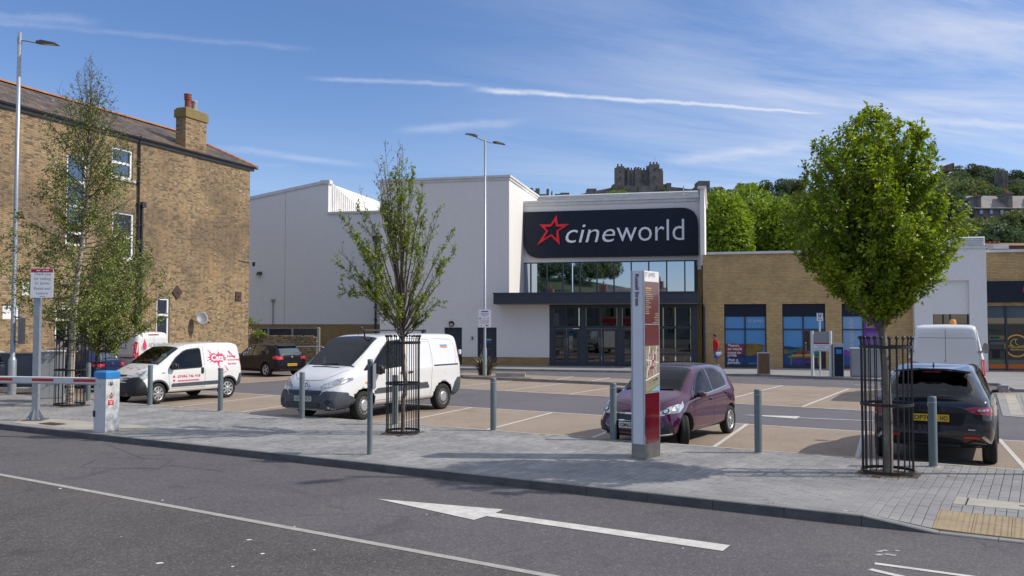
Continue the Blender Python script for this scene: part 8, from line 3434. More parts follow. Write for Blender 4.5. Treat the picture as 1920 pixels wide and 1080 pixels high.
for sd_ in 'LR':
 B.pane('door_window', sd_, BDW, .035)
 mb = MB()
 B.line(mb, sd_, [(-.38, .42), (-.38, 1.0), (-.37, 1.60), (.15, 1.60), (.50, 1.47), (.80, 1.22), (.92, 1.0), (.90, .70), (.86, .42), (-.38, .40)], .008)
 mb.build('panel_gap', B.root)
 B.decal('side_moulding', sd_, [(-1.0, .46), (.78, .46), (.82, .50), (.78, .56), (-1.0, .565)], 'bumper_grey', .014, .1)
 B.decal('rear_bumper', sd_, [(-1.84, .34), (-1.63, .31), (-1.62, .50), (-1.70, .74), (-1.85, .78)], 'bumper_grey', .012, .06)
 B.decal('rear_light', sd_, [(-1.85, .80), (-1.79, .80), (-1.76, 1.20), (-1.84, 1.22)], 'lamp_red', .010, .08)
 B.decal('door_handle', sd_, rounded([(-.33, .80), (-.24, .80), (-.24, .98), (-.33, .98)], .03, 3), 'trim_black', .018, .06)
 B.decal('badge', sd_, [(1.02, .86), (1.12, .86), (1.12, .89), (1.02, .89)], 'print_grey', .005, .1)
 # wheel arch lips
 mb = MB()
 for ax in (-1.256, 1.256):
  pts = [(ax + .375 * math.cos(t), .30 + .375 * math.sin(t)) for t in [math.pi * k / 12 for k in range(-1, 14)]]
  B.line(mb, sd_, [p for p in pts if p[1] > .27], .045, 'bumper_grey', .010, .08)
 mb.build('arch_lip', B.root)
B.decal('front_bumper', 'F', rounded([(-.78, .28), (.78, .28), (.80, .50), (.68, .74), (.35, .62), (-.35, .62), (-.68, .74), (-.80, .50)], .04, 2), 'trim_black', .016, .08)
B.decal('bumper_corner', 'L', [(1.98, .26), (1.64, .28), (1.62, .48), (1.66, .60), (1.74, .78), (1.98, .74)], 'trim_black', .016, .05)
B.decal('bumper_corner', 'R', [(1.98, .26), (1.64, .28), (1.62, .48), (1.66, .60), (1.74, .78), (1.98, .74)], 'trim_black', .016, .05)
for sg_ in (-1, 1):
 B.decal('headlight', 'T', [(1.90, sg_ * .40), (1.84, sg_ * .62), (1.62, sg_ * .745), (1.45, sg_ * .765), (1.43, sg_ * .73), (1.55, sg_ * .60), (1.74, sg_ * .42)], 'lamp_clear', .010, .06)
B.decal('headlight', 'L', [(1.86, .70), (1.60, .80), (1.40, .92), (1.42, .84), (1.60, .74), (1.84, .64)], 'lamp_clear', .010, .06)
mb = MB()
B.line(mb, 'T', [(1.26, -.70), (1.55, -.60), (1.80, -.42), (1.86, 0), (1.80, .42), (1.55, .60), (1.26, .70)], .008)
mb.build('bonnet_gap', B.root)
B.mirror(.78, .84, 1.06, 'trim_black', .18, .20)
B.wheels(.30, .185, .755, 'cover', steer=rad(10), hub_r=.20, n_sp=8)
# pink splash behind the word: irregular blob and drops
rs_ = random.Random(5)
blob = []
for k in range(26):
 t = 2 * math.pi * k / 26
 q = (1.32 if k % 2 else .92) * rs_.uniform(.92, 1.15)
 blob.append((-.88 + .275 * q * math.cos(t), 1.235 + .125 * q * math.sin(t)))
B.decal('paint_splash', 'L', blob, 'vinyl_pink', .005, .06)
mb = MB()
B.text(mb, 'L', 'Cats', (-.88, 1.16), width=.46, height=.18, mat='print_white', flip=True, bold=.03, off=.0085)
mb.build('lettering', B.root)
mb = MB()
for (a, b, r1, r2) in ((-.90, 1.06, .035, .07), (-.93, .98, .02, .03), (-.90, .90, .045, .05), (-.62, 1.42, .03, .035), (-.66, 1.38, .02, .02), (-.70, 1.35, .025, .03), (-.76, 1.32, .03, .03), (-.57, 1.47, .022, .025), (-.52, 1.18, .025, .022), (-.60, 1.12, .012, .012), (-.92, 1.45, .016, .016), (-.95, 1.40, .02, .022), (-1.12, 1.44, .011, .011), (-1.2, 1.20, .02, .016), (-.72, 1.08, .012, .012), (-1.05, 1.02, .010, .010), (-.80, 1.0, .008, .008)):
 B.decal('x', 'L', [(a + r1 * math.cos(t), b + r2 * math.sin(t)) for t in [k * .7854 for k in range(8)]], 'vinyl_pink', .005, .1, mb=mb)
for pts in ([(-1.40, 1.40), (-1.37, 1.37), (-1.55, 1.20), (-1.575, 1.225)], [(-1.35, 1.46), (-1.31, 1.42), (-1.38, 1.35), (-1.42, 1.39)], [(-1.16, .98), (-1.12, 1.0), (-1.235, .84), (-1.27, .86)], [(-1.05, .76), (-1.02, .74), (-1.17, .84), (-1.18, .82)]):
 B.decal('x', 'L', pts, 'vinyl_pink', .005, .1, mb=mb)
mb.build('paint_splash', B.root)
mb = MB()
for k, (tx, wd) in enumerate((('Painting', .33), ('& Decorating', .47), ('Services', .33))):
 B.text(mb, 'L', tx, (-1.27, 1.235 - k * .11), width=wd, height=.075, mat='vinyl_pink', flip=True, align='L', bold=.015)
B.text(mb, 'L', '07496 746 418', (.60, .705), width=.80, height=.085, mat='vinyl_pink', flip=True, align='L', bold=.015)
for k in range(16):
 B.decal('x', 'L', [(.60 - k * .048, .60), (.60 - k * .048, .64 + (k % 3) * .004), (.60 - k * .048 - .036, .64), (.60 - k * .048 - .036, .60)], 'vinyl_pink', .0045, .2, mb=mb, skirt=False)
for z in (.72, .61):
 B.decal('x', 'L', [(.76, z), (.69, z), (.69, z + .045), (.725, z + .075), (.76, z + .045)], 'vinyl_pink', .0045, .2, mb=mb, skirt=False)
mb.build('lettering', B.root)
mb = MB()
for (a, b, w_, h_) in ((1.45, -.30, .04, .16), (1.48, -.08, .05, .14), (1.44, .10, .03, .14), (1.50, .30, .05, .10), (1.40, .42, .06, .05), (1.56, 0, .05, .05)):
 B.decal('x', 'T', [(a, b), (a + w_, b + .02), (a + w_ * .8, b + h_), (a + .01, b + h_ * .9)], 'vinyl_pink', .005, .1, mb=mb, skirt=False)
mb.build('bonnet_print', B.root)
B.decal('bonnet_scoop', 'F', [(-.2, .80), (.2, .80), (.22, .84), (-.22, .84)], 'trim_black', .006, .1)
mb = MB()
mb.tube([B.hit('T', .22, .1, 0)[0], B.hit('T', .08, .1, .20)[0]], .006, 4, M['cap_black'])
mb.build('aerial', B.root)
mb = MB()
B.decal('x', 'T', [(1.10, .30), (1.10, .42), (1.07, .42), (1.07, .30)], 'p_blue', .0075, .1, mb=mb)
mb.build('parking_disc', B.root)
# ---- purple hatchback
Pc = Car('purple_hatchback', [(-1.635, .52, .86, .98, .50, .58, .54, .40), (-1.60, .42, .89, 1.12, .62, .70, .66, .48), (-1.50, .32, .92, 1.28, .70, .77, .73, .53), (-1.25, .24, .94, 1.42, .74, .80, .77, .56), (-.7, .20, .925, 1.46, .755, .807, .79, .585),
                             (0, .20, .90, 1.46, .755, .807, .79, .59), (.32, .20, .89, 1.41, .755, .807, .79, .58), (.68, .20, .87, 1.24, .755, .806, .785, .585), (1.02, .20, .84, 1.02, .75, .80, .775, .61), (1.25, .20, .80, .95, .75, .80, .75, .60),
                             (1.5, .20, .73, .86, .74, .79, .72, .54), (1.68, .19, .64, .74, .69, .745, .66, .46), (1.79, .20, .54, .62, .58, .64, .56, .38), (1.845, .25, .44, .50, .42, .48, .40, .28)],
         [(-1.17, .29), (1.17, .29)], 'paint_purple', .345, .807, 'dark purple hatchback parked behind the totem, front wheels turned', 'car', (3.419, 18.81, 0), rad(-123.9), 1.05)
PWS = [(.96, -.57), (1.0, 0), (.96, .57), (.65, .54), (.31, .51), (.285, 0), (.31, -.51), (.65, -.54)]
PFW = [(q.x, q.y) for q in rounded([(-.18, .955), (.62, .905), (.70, .93), (.50, 1.12), (.28, 1.29), (.10, 1.36), (-.12, 1.385)], .03, 2)]
PRW = [(q.x, q.y) for q in rounded([(-.27, .96), (-.90, 1.005), (-1.02, 1.09), (-.98, 1.20), (-.85, 1.30), (-.62, 1.365), (-.24, 1.385)], .05, 2)]
Pc.hollow(-1.38, 1.10, .38, [('T', PWS)] + [(a, b) for a in 'LR' for b in (PFW, PRW)])
Pc.pane('windscreen', 'T', PWS, .05)
Pc.cabin([.05, -.75], .40, .72, .52, .82, .90, .33)
Pc.decal('fabric_roof', 'T', [(.16, -.44), (.17, 0), (.16, .44), (-1.15, .43), (-1.18, 0), (-1.15, -.43)], pm('soft_top', (.045, .042, .045), .9), .006, .15)
for sd_ in 'LR':
 Pc.pane('front_door_window', sd_, PFW, .03)
 Pc.pane('rear_door_window', sd_, PRW, .03)
 mb = MB()
 Pc.line(mb, sd_, [(-.20, .30), (-.22, .60), (-.22, .95)], .007)
 Pc.line(mb, sd_, [(.78, .32), (.82, .6), (.80, .88), (.66, .96)], .007)
 Pc.line(mb, sd_, [(.76, .30), (-.75, .30)], .006)
 Pc.line(mb, sd_, [(-.78, .34), (-.92, .66), (-1.05, .95)], .006)
 mb.build('panel_gap', Pc.root)
 Pc.decal('waist_trim', sd_, [(-1.0, 1.0), (-.2, .935), (.55, .885), (.55, .900), (-.2, .95), (-1.0, 1.015)], 'chrome', .008, .1)
 handle(Pc, sd_, -.08, .80, .16, 'paint_purple')
 handle(Pc, sd_, -.92, .86, .14, 'paint_purple')
 Pc.decal('side_repeater', sd_, [(.95, .70), (1.0, .70), (1.0, .73), (.95, .73)], 'chrome', .008, .1)
 Pc.decal('quarter_trim', sd_, [(.70, .90), (.84, .88), (.80, .96), (.70, 1.03), (.66, 1.0)], 'trim_black', .006, .06)
Pc.decal('upper_grille', 'F', rounded([(-.44, .50), (.44, .50), (.47, .565), (.40, .60), (-.40, .60), (-.47, .565)], .02, 2), 'cap_black', .012, .08)
Pc.decal('grille_surround', 'F', [(-.43, .60), (.43, .60), (.45, .625), (-.45, .625)], 'chrome', .018, .08)
Pc.decal('grille_surround', 'F', [(-.45, .485), (.45, .485), (.46, .50), (-.46, .50)], 'chrome', .018, .08)
for z in (.525, .55, .575):
 Pc.decal('grille_bar', 'F', [(-.41, z - .004), (.41, z - .004), (.41, z + .004), (-.41, z + .004)], 'bumper_grey', .018, .1)
Pc.decal('lower_grille', 'F', rounded([(-.42, .22), (.42, .22), (.46, .32), (-.46, .32)], .03, 2), 'cap_black', .012, .08)
for sg_ in (-1, 1):
 Pc.decal('fog_recess', 'F', rounded([(sg_ * .52, .24), (sg_ * .74, .27), (sg_ * .74, .44), (sg_ * .66, .47), (sg_ * .54, .34)], .02, 2), 'cap_black', .010, .05)
 Pc.decal('running_light', 'F', [(sg_ * .54, .25), (sg_ * .72, .275), (sg_ * .72, .29), (sg_ * .54, .265)], 'print_white', .020, .05)
 Pc.decal('headlight', 'F', rounded([(sg_ * .46, .585), (sg_ * .58, .60), (sg_ * .70, .66), (sg_ * .755, .76), (sg_ * .73, .80), (sg_ * .60, .735), (sg_ * .49, .655)], .02, 2), 'lamp_clear', .012, .05)
 Pc.decal('headlight_lens', 'F', [(sg_ * .60 + .055 * math.cos(t), .672 + .048 * math.sin(t)) for t in [k * .524 for k in range(12)]], 'cap_black', .018, .1)
 Pc.decal('headlight_lens', 'F', [(sg_ * .60 + .036 * math.cos(t), .672 + .032 * math.sin(t)) for t in [k * .524 for k in range(12)]], 'chrome', .022, .1)
Pc.decal('headlight', 'L', [(1.66, .64), (1.46, .72), (1.22, .84), (1.26, .74), (1.46, .64)], 'lamp_clear', .010, .05)
Pc.decal('headlight', 'R', [(1.66, .64), (1.46, .72), (1.22, .84), (1.26, .74), (1.46, .64)], 'lamp_clear', .010, .05)
mb = MB()
Pc.line(mb, 'T', [(1.06, -.66), (1.3, -.63), (1.6, -.48), (1.70, 0), (1.6, .48), (1.3, .63), (1.06, .66)], .007)
mb.build('bonnet_gap', Pc.root)
Pc.plate('F', (0, .41), (('GM65', -.115, .24),), 'plate_white')
Pc.mirror(.66, .78, .94, 'paint_purple', .19, .13)
Pc.wheels(.29, .17, .715, 'alloy', steer=rad(32), hub_r=.195, n_sp=12)
mb = MB()
mb.tube([Pc.hit('T', .20, .30, 0)[0], Pc.hit('T', .02, .30, .17)[0]], .005, 4, M['cap_black'])
mb.build('aerial', Pc.root)
Pc.decal('tail_light', 'L', [(-1.60, .86), (-1.50, .87), (-1.44, 1.02), (-1.52, 1.10)], 'lamp_red', .010, .05)
mb = MB()
for a in (-.3, .25):
 mb.tube([Pc.hit('T', 1.03, a - .22, .012)[0], Pc.hit('T', .99, a + .2, .012)[0]], .008, 4, M['trim_black'])
mb.build('wiper', Pc.root)
# ---- dark grey crossover seen from behind
J = Car('dark_crossover', [(-2.115, .56, .86, .96, .56, .64, .58, .42), (-2.08, .46, .96, 1.06, .70, .78, .72, .52), (-1.98, .36, 1.03, 1.17, .79, .86, .79, .57), (-1.80, .30, 1.06, 1.32, .83, .895, .82, .57), (-1.55, .26, 1.06, 1.485, .84, .90, .835, .57),
       (-1.30, .24, 1.05, 1.555, .85, .90, .84, .58), (-.6, .22, 1.02, 1.595, .85, .90, .85, .60), (0, .22, .99, 1.585, .85, .90, .855, .61), (.45, .22, .97, 1.50, .85, .90, .855, .605), (.85, .22, .96, 1.30, .85, .90, .85, .60), (1.2, .22, .95, 1.10, .85, .90, .84, .64),
       (1.6, .22, .88, 1.0, .84, .89, .80, .60), (1.9, .24, .76, .86, .76, .82, .72, .52), (2.05, .28, .64, .72, .62, .68, .58, .4), (2.11, .34, .54, .6, .46, .5, .44, .3)],
  [(-1.318, .34), (1.318, .34)], 'paint_dkgrey', .40, .90, 'dark grey crossover with yellow rear number plate at the right edge', 'car', (8.178, 16.889, 0), rad(60.6), 1.06)
JBW = [(q.x, q.y) for q in rounded([(-.57, 1.14), (-.30, 1.11), (.30, 1.11), (.57, 1.14), (.60, 1.20), (.53, 1.36), (.42, 1.43), (0, 1.45), (-.42, 1.43), (-.53, 1.36), (-.60, 1.20)], .03, 2)]
JSW = [(-.85, 1.13), (-.3, 1.09), (.75, 1.03), (.90, 1.06), (.62, 1.32), (.30, 1.46), (-.2, 1.505), (-.85, 1.47), (-1.15, 1.30)]
JWS = [(1.12, -.62), (1.16, 0), (1.12, .62), (.85, .58), (.50, .54), (.46, 0), (.50, -.54), (.85, -.58)]
J.hollow(-1.72, 1.28, .45, [('B', JBW), ('L', JSW), ('R', JSW), ('T', JWS)])
J.pane('rear_window', 'B', JBW, .045)
J.pane('windscreen', 'T', JWS, .05)
J.cabin([.15, -.70], .50, .82, .62, 1.0, 1.03, .38)
sp_o = MB()
X = Matrix.Identity(4)
sp_o.add([(-1.80, -.56, 1.50), (-1.84, -.30, 1.535), (-1.78, -.2, 1.54), (-1.78, .2, 1.54), (-1.84, .30, 1.535), (-1.80, .56, 1.50), (-1.35, .52, 1.575), (-1.35, -.52, 1.575),
          (-1.80, -.56, 1.47), (-1.84, -.30, 1.50), (-1.78, -.2, 1.505), (-1.78, .2, 1.505), (-1.84, .30, 1.50), (-1.80, .56, 1.47), (-1.35, .52, 1.545), (-1.35, -.52, 1.545)],
         [(0, 1, 2, 3, 4, 5, 6, 7), (15, 14, 13, 12, 11, 10, 9, 8)] + [(i, (i + 8), (i + 9) if i < 5 else 13, i + 1) for i in range(5)] + [(5, 13, 14, 6), (0, 7, 15, 8)], M['paint_dkgrey'])
spo = sp_o.build('roof_spoiler', J.root)
J.part_box('brake_light', (-1.80, 0, 1.485), (.02, .26, .014), 'lamp_dkred')
mb = MB()
mb.add([(-1.45, -.012, 1.57), (-1.45, .012, 1.57), (-1.30, .012, 1.58), (-1.30, -.012, 1.58), (-1.47, 0, 1.635)], [(0, 1, 4), (1, 2, 4), (2, 3, 4), (3, 0, 4)], M['cap_black'])
mb.build('aerial_fin', J.root)
for sg_ in (-1, 1):
 J.decal('tail_light', 'B', [(sg_ * .46, .935), (sg_ * .60, .965), (sg_ * .83, .955), (sg_ * .875, .88), (sg_ * .84, .83), (sg_ * .60, .86)], 'lamp_dkred', .012, .05)
 J.decal('tail_lens', 'B', [(sg_ * .66, .90), (sg_ * .80, .90), (sg_ * .80, .93), (sg_ * .66, .93)], 'lamp_clear', .017, .06)
 J.decal('tail_lens', 'B', [(sg_ * .50, .92), (sg_ * .64, .945), (sg_ * .82, .94), (sg_ * .82, .95), (sg_ * .62, .957), (sg_ * .49, .93)], 'lamp_red', .016, .06)
 J.decal('tail_lens', 'B', [(sg_ * .62, .862), (sg_ * .84, .838), (sg_ * .845, .85), (sg_ * .63, .875)], 'lamp_red', .016, .06)
 J.decal('reflector', 'B', [(sg_ * .46, .475), (sg_ * .68, .475), (sg_ * .68, .50), (sg_ * .46, .505)], 'lamp_red', .016, .06)
 J.decal('bumper_blade', 'B', [(sg_ * .70, .50), (sg_ * .80, .40), (sg_ * .83, .38), (sg_ * .84, .41), (sg_ * .74, .52)], 'chrome', .012, .05)
 mb = MB()
 J.line(mb, 'B', [(sg_ * .60, 1.02), (sg_ * .58, .86), (sg_ * .66, .62), (0, .585)], .009)
 mb.build('tailgate_gap', J.root)
J.decal('lower_bumper', 'B', rounded([(-.80, .30), (.80, .30), (.80, .40), (.60, .44), (.45, .37), (-.45, .37), (-.60, .44), (-.80, .40)], .02, 2), 'trim_black', .014, .08)
J.decal('skid_plate', 'B', rounded([(-.42, .28), (.42, .28), (.38, .345), (-.38, .345)], .02, 2), 'bumper_grey', .020, .08)
J.decal('plate_recess', 'B', rounded([(-.44, .66), (.44, .66), (.50, .86), (-.50, .86)], .03, 2), 'paint_black', .006, .08)
J.plate('B', (0, .775), (('DP70', -.125, .23), ('HO', .185, .11)), 'plate_yellow', flip=True)
J.decal('tailgate_handle', 'B', [(-.14, .865), (.14, .865), (.14, .89), (-.14, .89)], 'trim_black', .015, .08)
mb = MB()
p0 = J.hit('B', .02, 1.07, .03)[0]
mb.tube([p0, p0 + Vector((-.01, -.20, .03)), p0 + Vector((.0, -.42, .005))], [.022, .016, .006], 6, M['trim_black'])
mb.build('rear_wiper', J.root)
for sd_ in 'LR':
 J.pane('side_window', sd_, JSW, .03)
 mb = MB()
 J.line(mb, sd_, [(-.25, .35), (-.27, 1.05)], .008)
 J.line(mb, sd_, [(-.95, .45), (-1.0, .8), (-1.15, 1.05)], .008)
 for ax in (-1.318, 1.318):
  pts = [(ax + .425 * math.cos(t), .34 + .425 * math.sin(t)) for t in [math.pi * k / 12 for k in range(0, 13)]]
  J.line(mb, sd_, [p for p in pts if p[1] > .25], .05, 'trim_black', .012, .08)
 mb.build('arch_trim', J.root)
 J.decal('sill_trim', sd_, [(-.9, .24), (.9, .24), (.9, .34), (-.9, .34)], 'trim_black', .010, .1)
 J.decal('tail_light', sd_, [(-2.02, .86), (-1.82, .90), (-1.80, .96), (-2.0, .96)], 'lamp_dkred', .010, .05)
J.mirror(.80, .90, 1.08, 'chrome', .20, .16)
J.wheels(.34, .215, .80, 'alloy', hub_r=.235, n_sp=5)
J.decal('badge_text', 'B', [(-.62, .60), (-.52, .60), (-.52, .62), (-.62, .62)], 'chrome', .012, .08)
J.decal('badge', 'B', [(.055 * math.cos(t), .985 + .055 * math.sin(t)) for t in [k * .524 for k in range(12)]], 'chrome', .010, .1)
# ---- black hatchback seen from behind-left
GOLF = [(-2.085, .50, .80, .90, .60, .70, .64, .46), (-2.05, .38, .86, 1.04, .72, .80, .74, .54), (-1.95, .30, .90, 1.16, .78, .85, .80, .57), (-1.75, .24, .92, 1.34, .80, .872, .83, .58), (-1.5, .22, .92, 1.44, .81, .88, .845, .59), (-.8, .20, .91, 1.48, .82, .88, .85, .60), (0, .20, .89, 1.48, .82, .88, .85, .61),
  (.42, .20, .88, 1.41, .82, .88, .85, .60), (.82, .20, .87, 1.22, .82, .88, .845, .60), (1.12, .20, .85, 1.03, .82, .88, .83, .64), (1.5, .20, .80, .93, .81, .87, .79, .62), (1.85, .20, .68, .80, .75, .82, .71, .52), (2.05, .22, .56, .64, .62, .69, .58, .42), (2.115, .28, .46, .52, .46, .52, .44, .3)]
def hatch(name, paint, label, loc, yaw, sc_, full=True):
 C = Car(name, GOLF, [(-1.289, .315), (1.289, .315)], paint, .37, .88, label, 'car', loc, yaw, sc_, step=.06)
 C.window('rear_window', 'B', rounded([(-.60, 1.02), (.60, 1.02), (.52, 1.30), (.46, 1.36), (-.46, 1.36), (-.52, 1.30)], .04, 2), 'car_glass_tint', .02)
 for sd_ in 'LR':
  C.window('front_window', sd_, rounded([(-.10, .955), (.78, .92), (.55, 1.16), (.32, 1.33), (.10, 1.40), (-.08, 1.41)], .02, 2), 'car_glass_tint', .018)
  C.window('rear_side_window', sd_, rounded([(-.17, .96), (-.95, .985), (-1.32, 1.02), (-1.42, 1.10), (-1.15, 1.30), (-.85, 1.39), (-.17, 1.41)], .03, 2), 'car_glass_tint', .018)
  mb = MB()
  C.line(mb, sd_, [(-.13, .30), (-.135, .95)], .008)
  C.line(mb, sd_, [(.85, .32), (.90, .6), (.84, .9)], .008)
  C.line(mb, sd_, [(-.85, .32), (-.95, .6), (-1.0, .95)], .008)
  C.line(mb, sd_, [(-1.0, .98), (-1.0, 1.36)], .05)
  mb.build('panel_gap', C.root)
  C.decal('tail_light', sd_, [(-2.04, .80), (-1.78, .82), (-1.80, .93), (-1.95, .96), (-2.03, .94)], 'lamp_red', .012, .05)
  handle(C, sd_, 0.02, .82, .17, paint)
  handle(C, sd_, -.80, .84, .17, paint)
 for sg_ in (-1, 1):
  C.decal('tail_light', 'B', rounded([(sg_ * .46, .80), (sg_ * .78, .79), (sg_ * .80, .92), (sg_ * .50, .93)], .03, 3), 'lamp_red', .014, .05)
  C.decal('tail_lens', 'B', [(sg_ * .62 + .03 * math.cos(t), .86 + .03 * math.sin(t)) for t in [k * .785 for k in range(8)]], 'lamp_clear', .020, .1)
 C.plate('B', (0, .55), (), 'plate_yellow', flip=True, blank=True)
 C.decal('badge', 'B', [(.05 * math.cos(t), .90 + .05 * math.sin(t)) for t in [k * .524 for k in range(12)]], 'chrome', .012, .1)
 mb = MB()
 C.line(mb, 'B', [(-.62, .98), (-.56, .70), (.56, .70), (.62, .98)], .008)
 mb.build('tailgate_gap', C.root)
 mb = MB()
 mb.add([(-1.78, -.50, 1.395), (-1.78, .50, 1.395), (-1.45, .52, 1.47), (-1.45, -.52, 1.47), (-1.78, -.50, 1.375), (-1.78, .50, 1.375), (-1.45, .52, 1.43), (-1.45, -.52, 1.43)], [(0, 3, 2, 1), (4, 5, 6, 7), (0, 1, 5, 4), (1, 2, 6, 5), (3, 0, 4, 7)], M[paint])
 mb.build('roof_spoiler', C.root)
 mb = MB()
 mb.tube([(-1.3, 0, 1.47), (-1.42, 0, 1.56)], .008, 4, M['cap_black'])
 mb.build('aerial', C.root)
 C.decal('rear_diffuser', 'B', rounded([(-.62, .28), (.62, .28), (.60, .36), (-.60, .36)], .02, 2), 'trim_black', .012, .08)
 C.mirror(.75, .88, .98, paint, .18, .14)
 C.wheels(.315, .21, .775, 'alloy', hub_r=.225, n_sp=5)
 return C
hatch('black_hatchback', 'paint_black', 'black hatchback with yellow plate before the rubble wall', (-11.45, 40.95, 0), rad(140), .98)
hatch('blue_hatchback', 'paint_blue', 'dark blue hatchback behind the birch and the utility cabinet', (-17.0, 33.4, 0), rad(170), 1.0)
hatch('silver_hatchback', 'paint_silver', 'silver blue hatchback cut by the left picture edge', (-19.3, 30.2, 0), rad(176), 1.0)
# ---- grey and white lettered van
A = Car('lettered_van', [(-2.5, .48, 1.15, 1.72, .74, .84, .82, .66), (-2.47, .42, 1.17, 1.88, .84, .92, .90, .74), (-2.38, .36, 1.18, 1.97, .90, .96, .94, .79), (-2.1, .32, 1.18, 2.0, .91, .975, .955, .81), (0, .30, 1.15, 2.0, .91, .975, .955, .81), (.8, .30, 1.13, 1.97, .91, .975, .955, .80), (1.2, .30, 1.10, 1.80, .91, .975, .95, .78),
                         (1.7, .30, 1.06, 1.42, .90, .97, .93, .76), (2.0, .30, 1.0, 1.18, .88, .95, .88, .72), (2.3, .30, .85, 1.0, .82, .90, .80, .62), (2.45, .32, .70, .80, .70, .78, .68, .5), (2.5, .38, .6, .66, .55, .6, .52, .4)],
  [(-1.5, .33), (1.5, .33)], 'paint_white', .40, .975, 'grey and white van with pink drop emblems behind the birch', 'van', (-16.7, 36.05, 0), rad(160), 1.03, step=.08)
mb = MB()
A.line(mb, 'B', [(0, .45), (0, 1.90)], .01)
mb.build('door_gap', A.root)
for sd_ in 'LR':
 A.decal('tail_light', sd_, rounded([(-2.47, 1.0), (-2.36, 1.0), (-2.36, 1.62), (-2.45, 1.62)], .02, 2), 'lamp_red', .012, .08)
 A.decal('side_moulding', sd_, [(-1.95, 1.04), (-2.35, 1.04), (-2.35, 1.00), (-1.95, 1.00)], 'trim_black', .012, .1)
A.decal('side_rub_strip', 'L', [(-2.32, 1.02), (-.75, 1.02), (-.75, 1.05), (-2.32, 1.05)], 'timber', .014, .12)
for sg_ in (-1, 1):
 A.decal('tail_light', 'B', [(sg_ * .80, 1.0), (sg_ * .90, 1.0), (sg_ * .88, 1.60), (sg_ * .80, 1.60)], 'lamp_red', .010, .06)
A.decal('brake_light', 'B', rounded([(-.28, 1.86), (.28, 1.86), (.27, 1.90), (-.27, 1.90)], .01, 2), 'lamp_dkred', .012, .08)
A.decal('rear_bumper', 'B', rounded([(-.90, .42), (.90, .42), (.90, .58), (-.90, .58)], .04, 2), 'bumper_grey', .03, .1)
drop = [(0, .36), (.045, .24), (.10, .13), (.12, .05), (.10, -.03), (.055, -.08), (0, -.095), (-.055, -.08), (-.10, -.03), (-.12, .05), (-.10, .13), (-.045, .24)]
for side, cx, cz, sg_, k_ in (('B', .50, 1.40, 1, .95), ('L', -.55, 1.42, 1, 1.1)):
 A.decal('drop_emblem', side, [(cx + a * k_, cz + b * k_) for a, b in drop], 'vinyl_pink', .010, .08)
 mb = MB()
 A.line(mb, side, [(cx + (.17 * k_) * math.cos(t), cz + .03 + .17 * k_ * math.sin(t)) for t in [math.radians(-150 + 12 * i) for i in range(14)]], .02, 'print_grey', .007)
 mb.build('emblem_ring', A.root)
mb = MB()
A.text(mb, 'B', 'ADVANCE', (-.16, 1.40), width=.92, height=.17, mat='print_grey', flip=True, off=.008)
A.text(mb, 'B', 'FABRIC CLEANING', (-.05, .95), width=1.15, height=.12, mat='print_grey', flip=True, off=.008)
mb.build('lettering', A.root)
mb = MB()
A.text(mb, 'L', 'ADVANCE', (-1.40, 1.36), width=1.30, height=.26, mat='vinyl_text', flip=True, off=.008)
mb.build('lettering', A.root)
A.window('door_window', 'L', [(.35, 1.2), (1.45, 1.14), (1.2, 1.45), (.95, 1.72), (.4, 1.78)])
A.wheels(.33, .21, .86, 'steel', hub_r=.205)
# ---- tall white van far right, seen from behind
T = Car('tall_white_van', [(-2.75, .50, 1.30, 2.06, .82, .90, .88, .70), (-2.73, .46, 1.32, 2.18, .90, .97, .94, .76), (-2.66, .40, 1.34, 2.25, .96, 1.02, .99, .80), (-2.4, .34, 1.34, 2.29, .97, 1.035, 1.01, .82), (0, .32, 1.30, 2.30, .97, 1.035, 1.01, .82), (1.0, .32, 1.28, 2.25, .97, 1.035, 1.01, .80), (1.6, .32, 1.22, 1.9, .97, 1.03, 1.0, .78),
                           (2.1, .32, 1.15, 1.45, .95, 1.02, .96, .74), (2.5, .32, .95, 1.1, .88, .94, .86, .66), (2.75, .36, .7, .8, .7, .78, .68, .5)],
  [(-1.9, .35), (1.7, .35)], 'paint_white', .42, 1.035, 'tall plain white van seen from behind with amber beacon', 'van', (14.45, 29.3, 0), rad(63), 1.03, step=.08)
mb = MB()
T.line(mb, 'B', [(0, .5), (0, 2.24)], .012)
T.line(mb, 'B', [(-.72, 1.90), (.72, 1.90)], .010)
for sg_ in (-1, 1):
 T.line(mb, 'B', [(sg_ * .72, 1.90), (sg_ * .84, 1.82), (sg_ * .90, 1.2), (sg_ * .88, 1.10), (0, 1.08)], .008)
 T.line(mb, 'B', [(sg_ * .80, 2.18), (sg_ * .93, 1.3), (sg_ * .94, .6)], .012)
mb.build('door_gap', T.root)
for sg_ in (-1, 1):
 T.decal('tail_light', 'B', rounded([(sg_ * .93, .80), (sg_ * 1.01, .80), (sg_ * .99, 1.28), (sg_ * .92, 1.28)], .02, 2), 'lamp_red', .012, .06)
 T.part_box('door_hinge', (-2.74, sg_ * .90, 1.50), (.05, .12, .07), 'cabinet_grey')
for sd_ in 'LR':
 T.decal('tail_light', sd_, [(-2.72, .80), (-2.62, .80), (-2.62, 1.28), (-2.70, 1.28)], 'lamp_red', .012, .06)
 T.window('side_window', sd_, [(-2.45, 1.45), (-1.75, 1.45), (-1.75, 1.98), (-2.42, 1.98)], border=.02)
 T.decal('side_moulding', sd_, [(-1.4, .6), (1.2, .6), (1.2, .75), (-1.4, .75)], 'bumper_grey', .012, .15)
T.decal('rear_bumper', 'B', rounded([(-.95, .42), (.95, .42), (.95, .60), (-.95, .60)], .04, 2), 'bumper_grey', .03, .1)
T.decal('pennant_sticker', 'B', [(.03, 1.10), (-.22, 1.15), (.03, 1.24)], 'barrier_red', .008, .1)
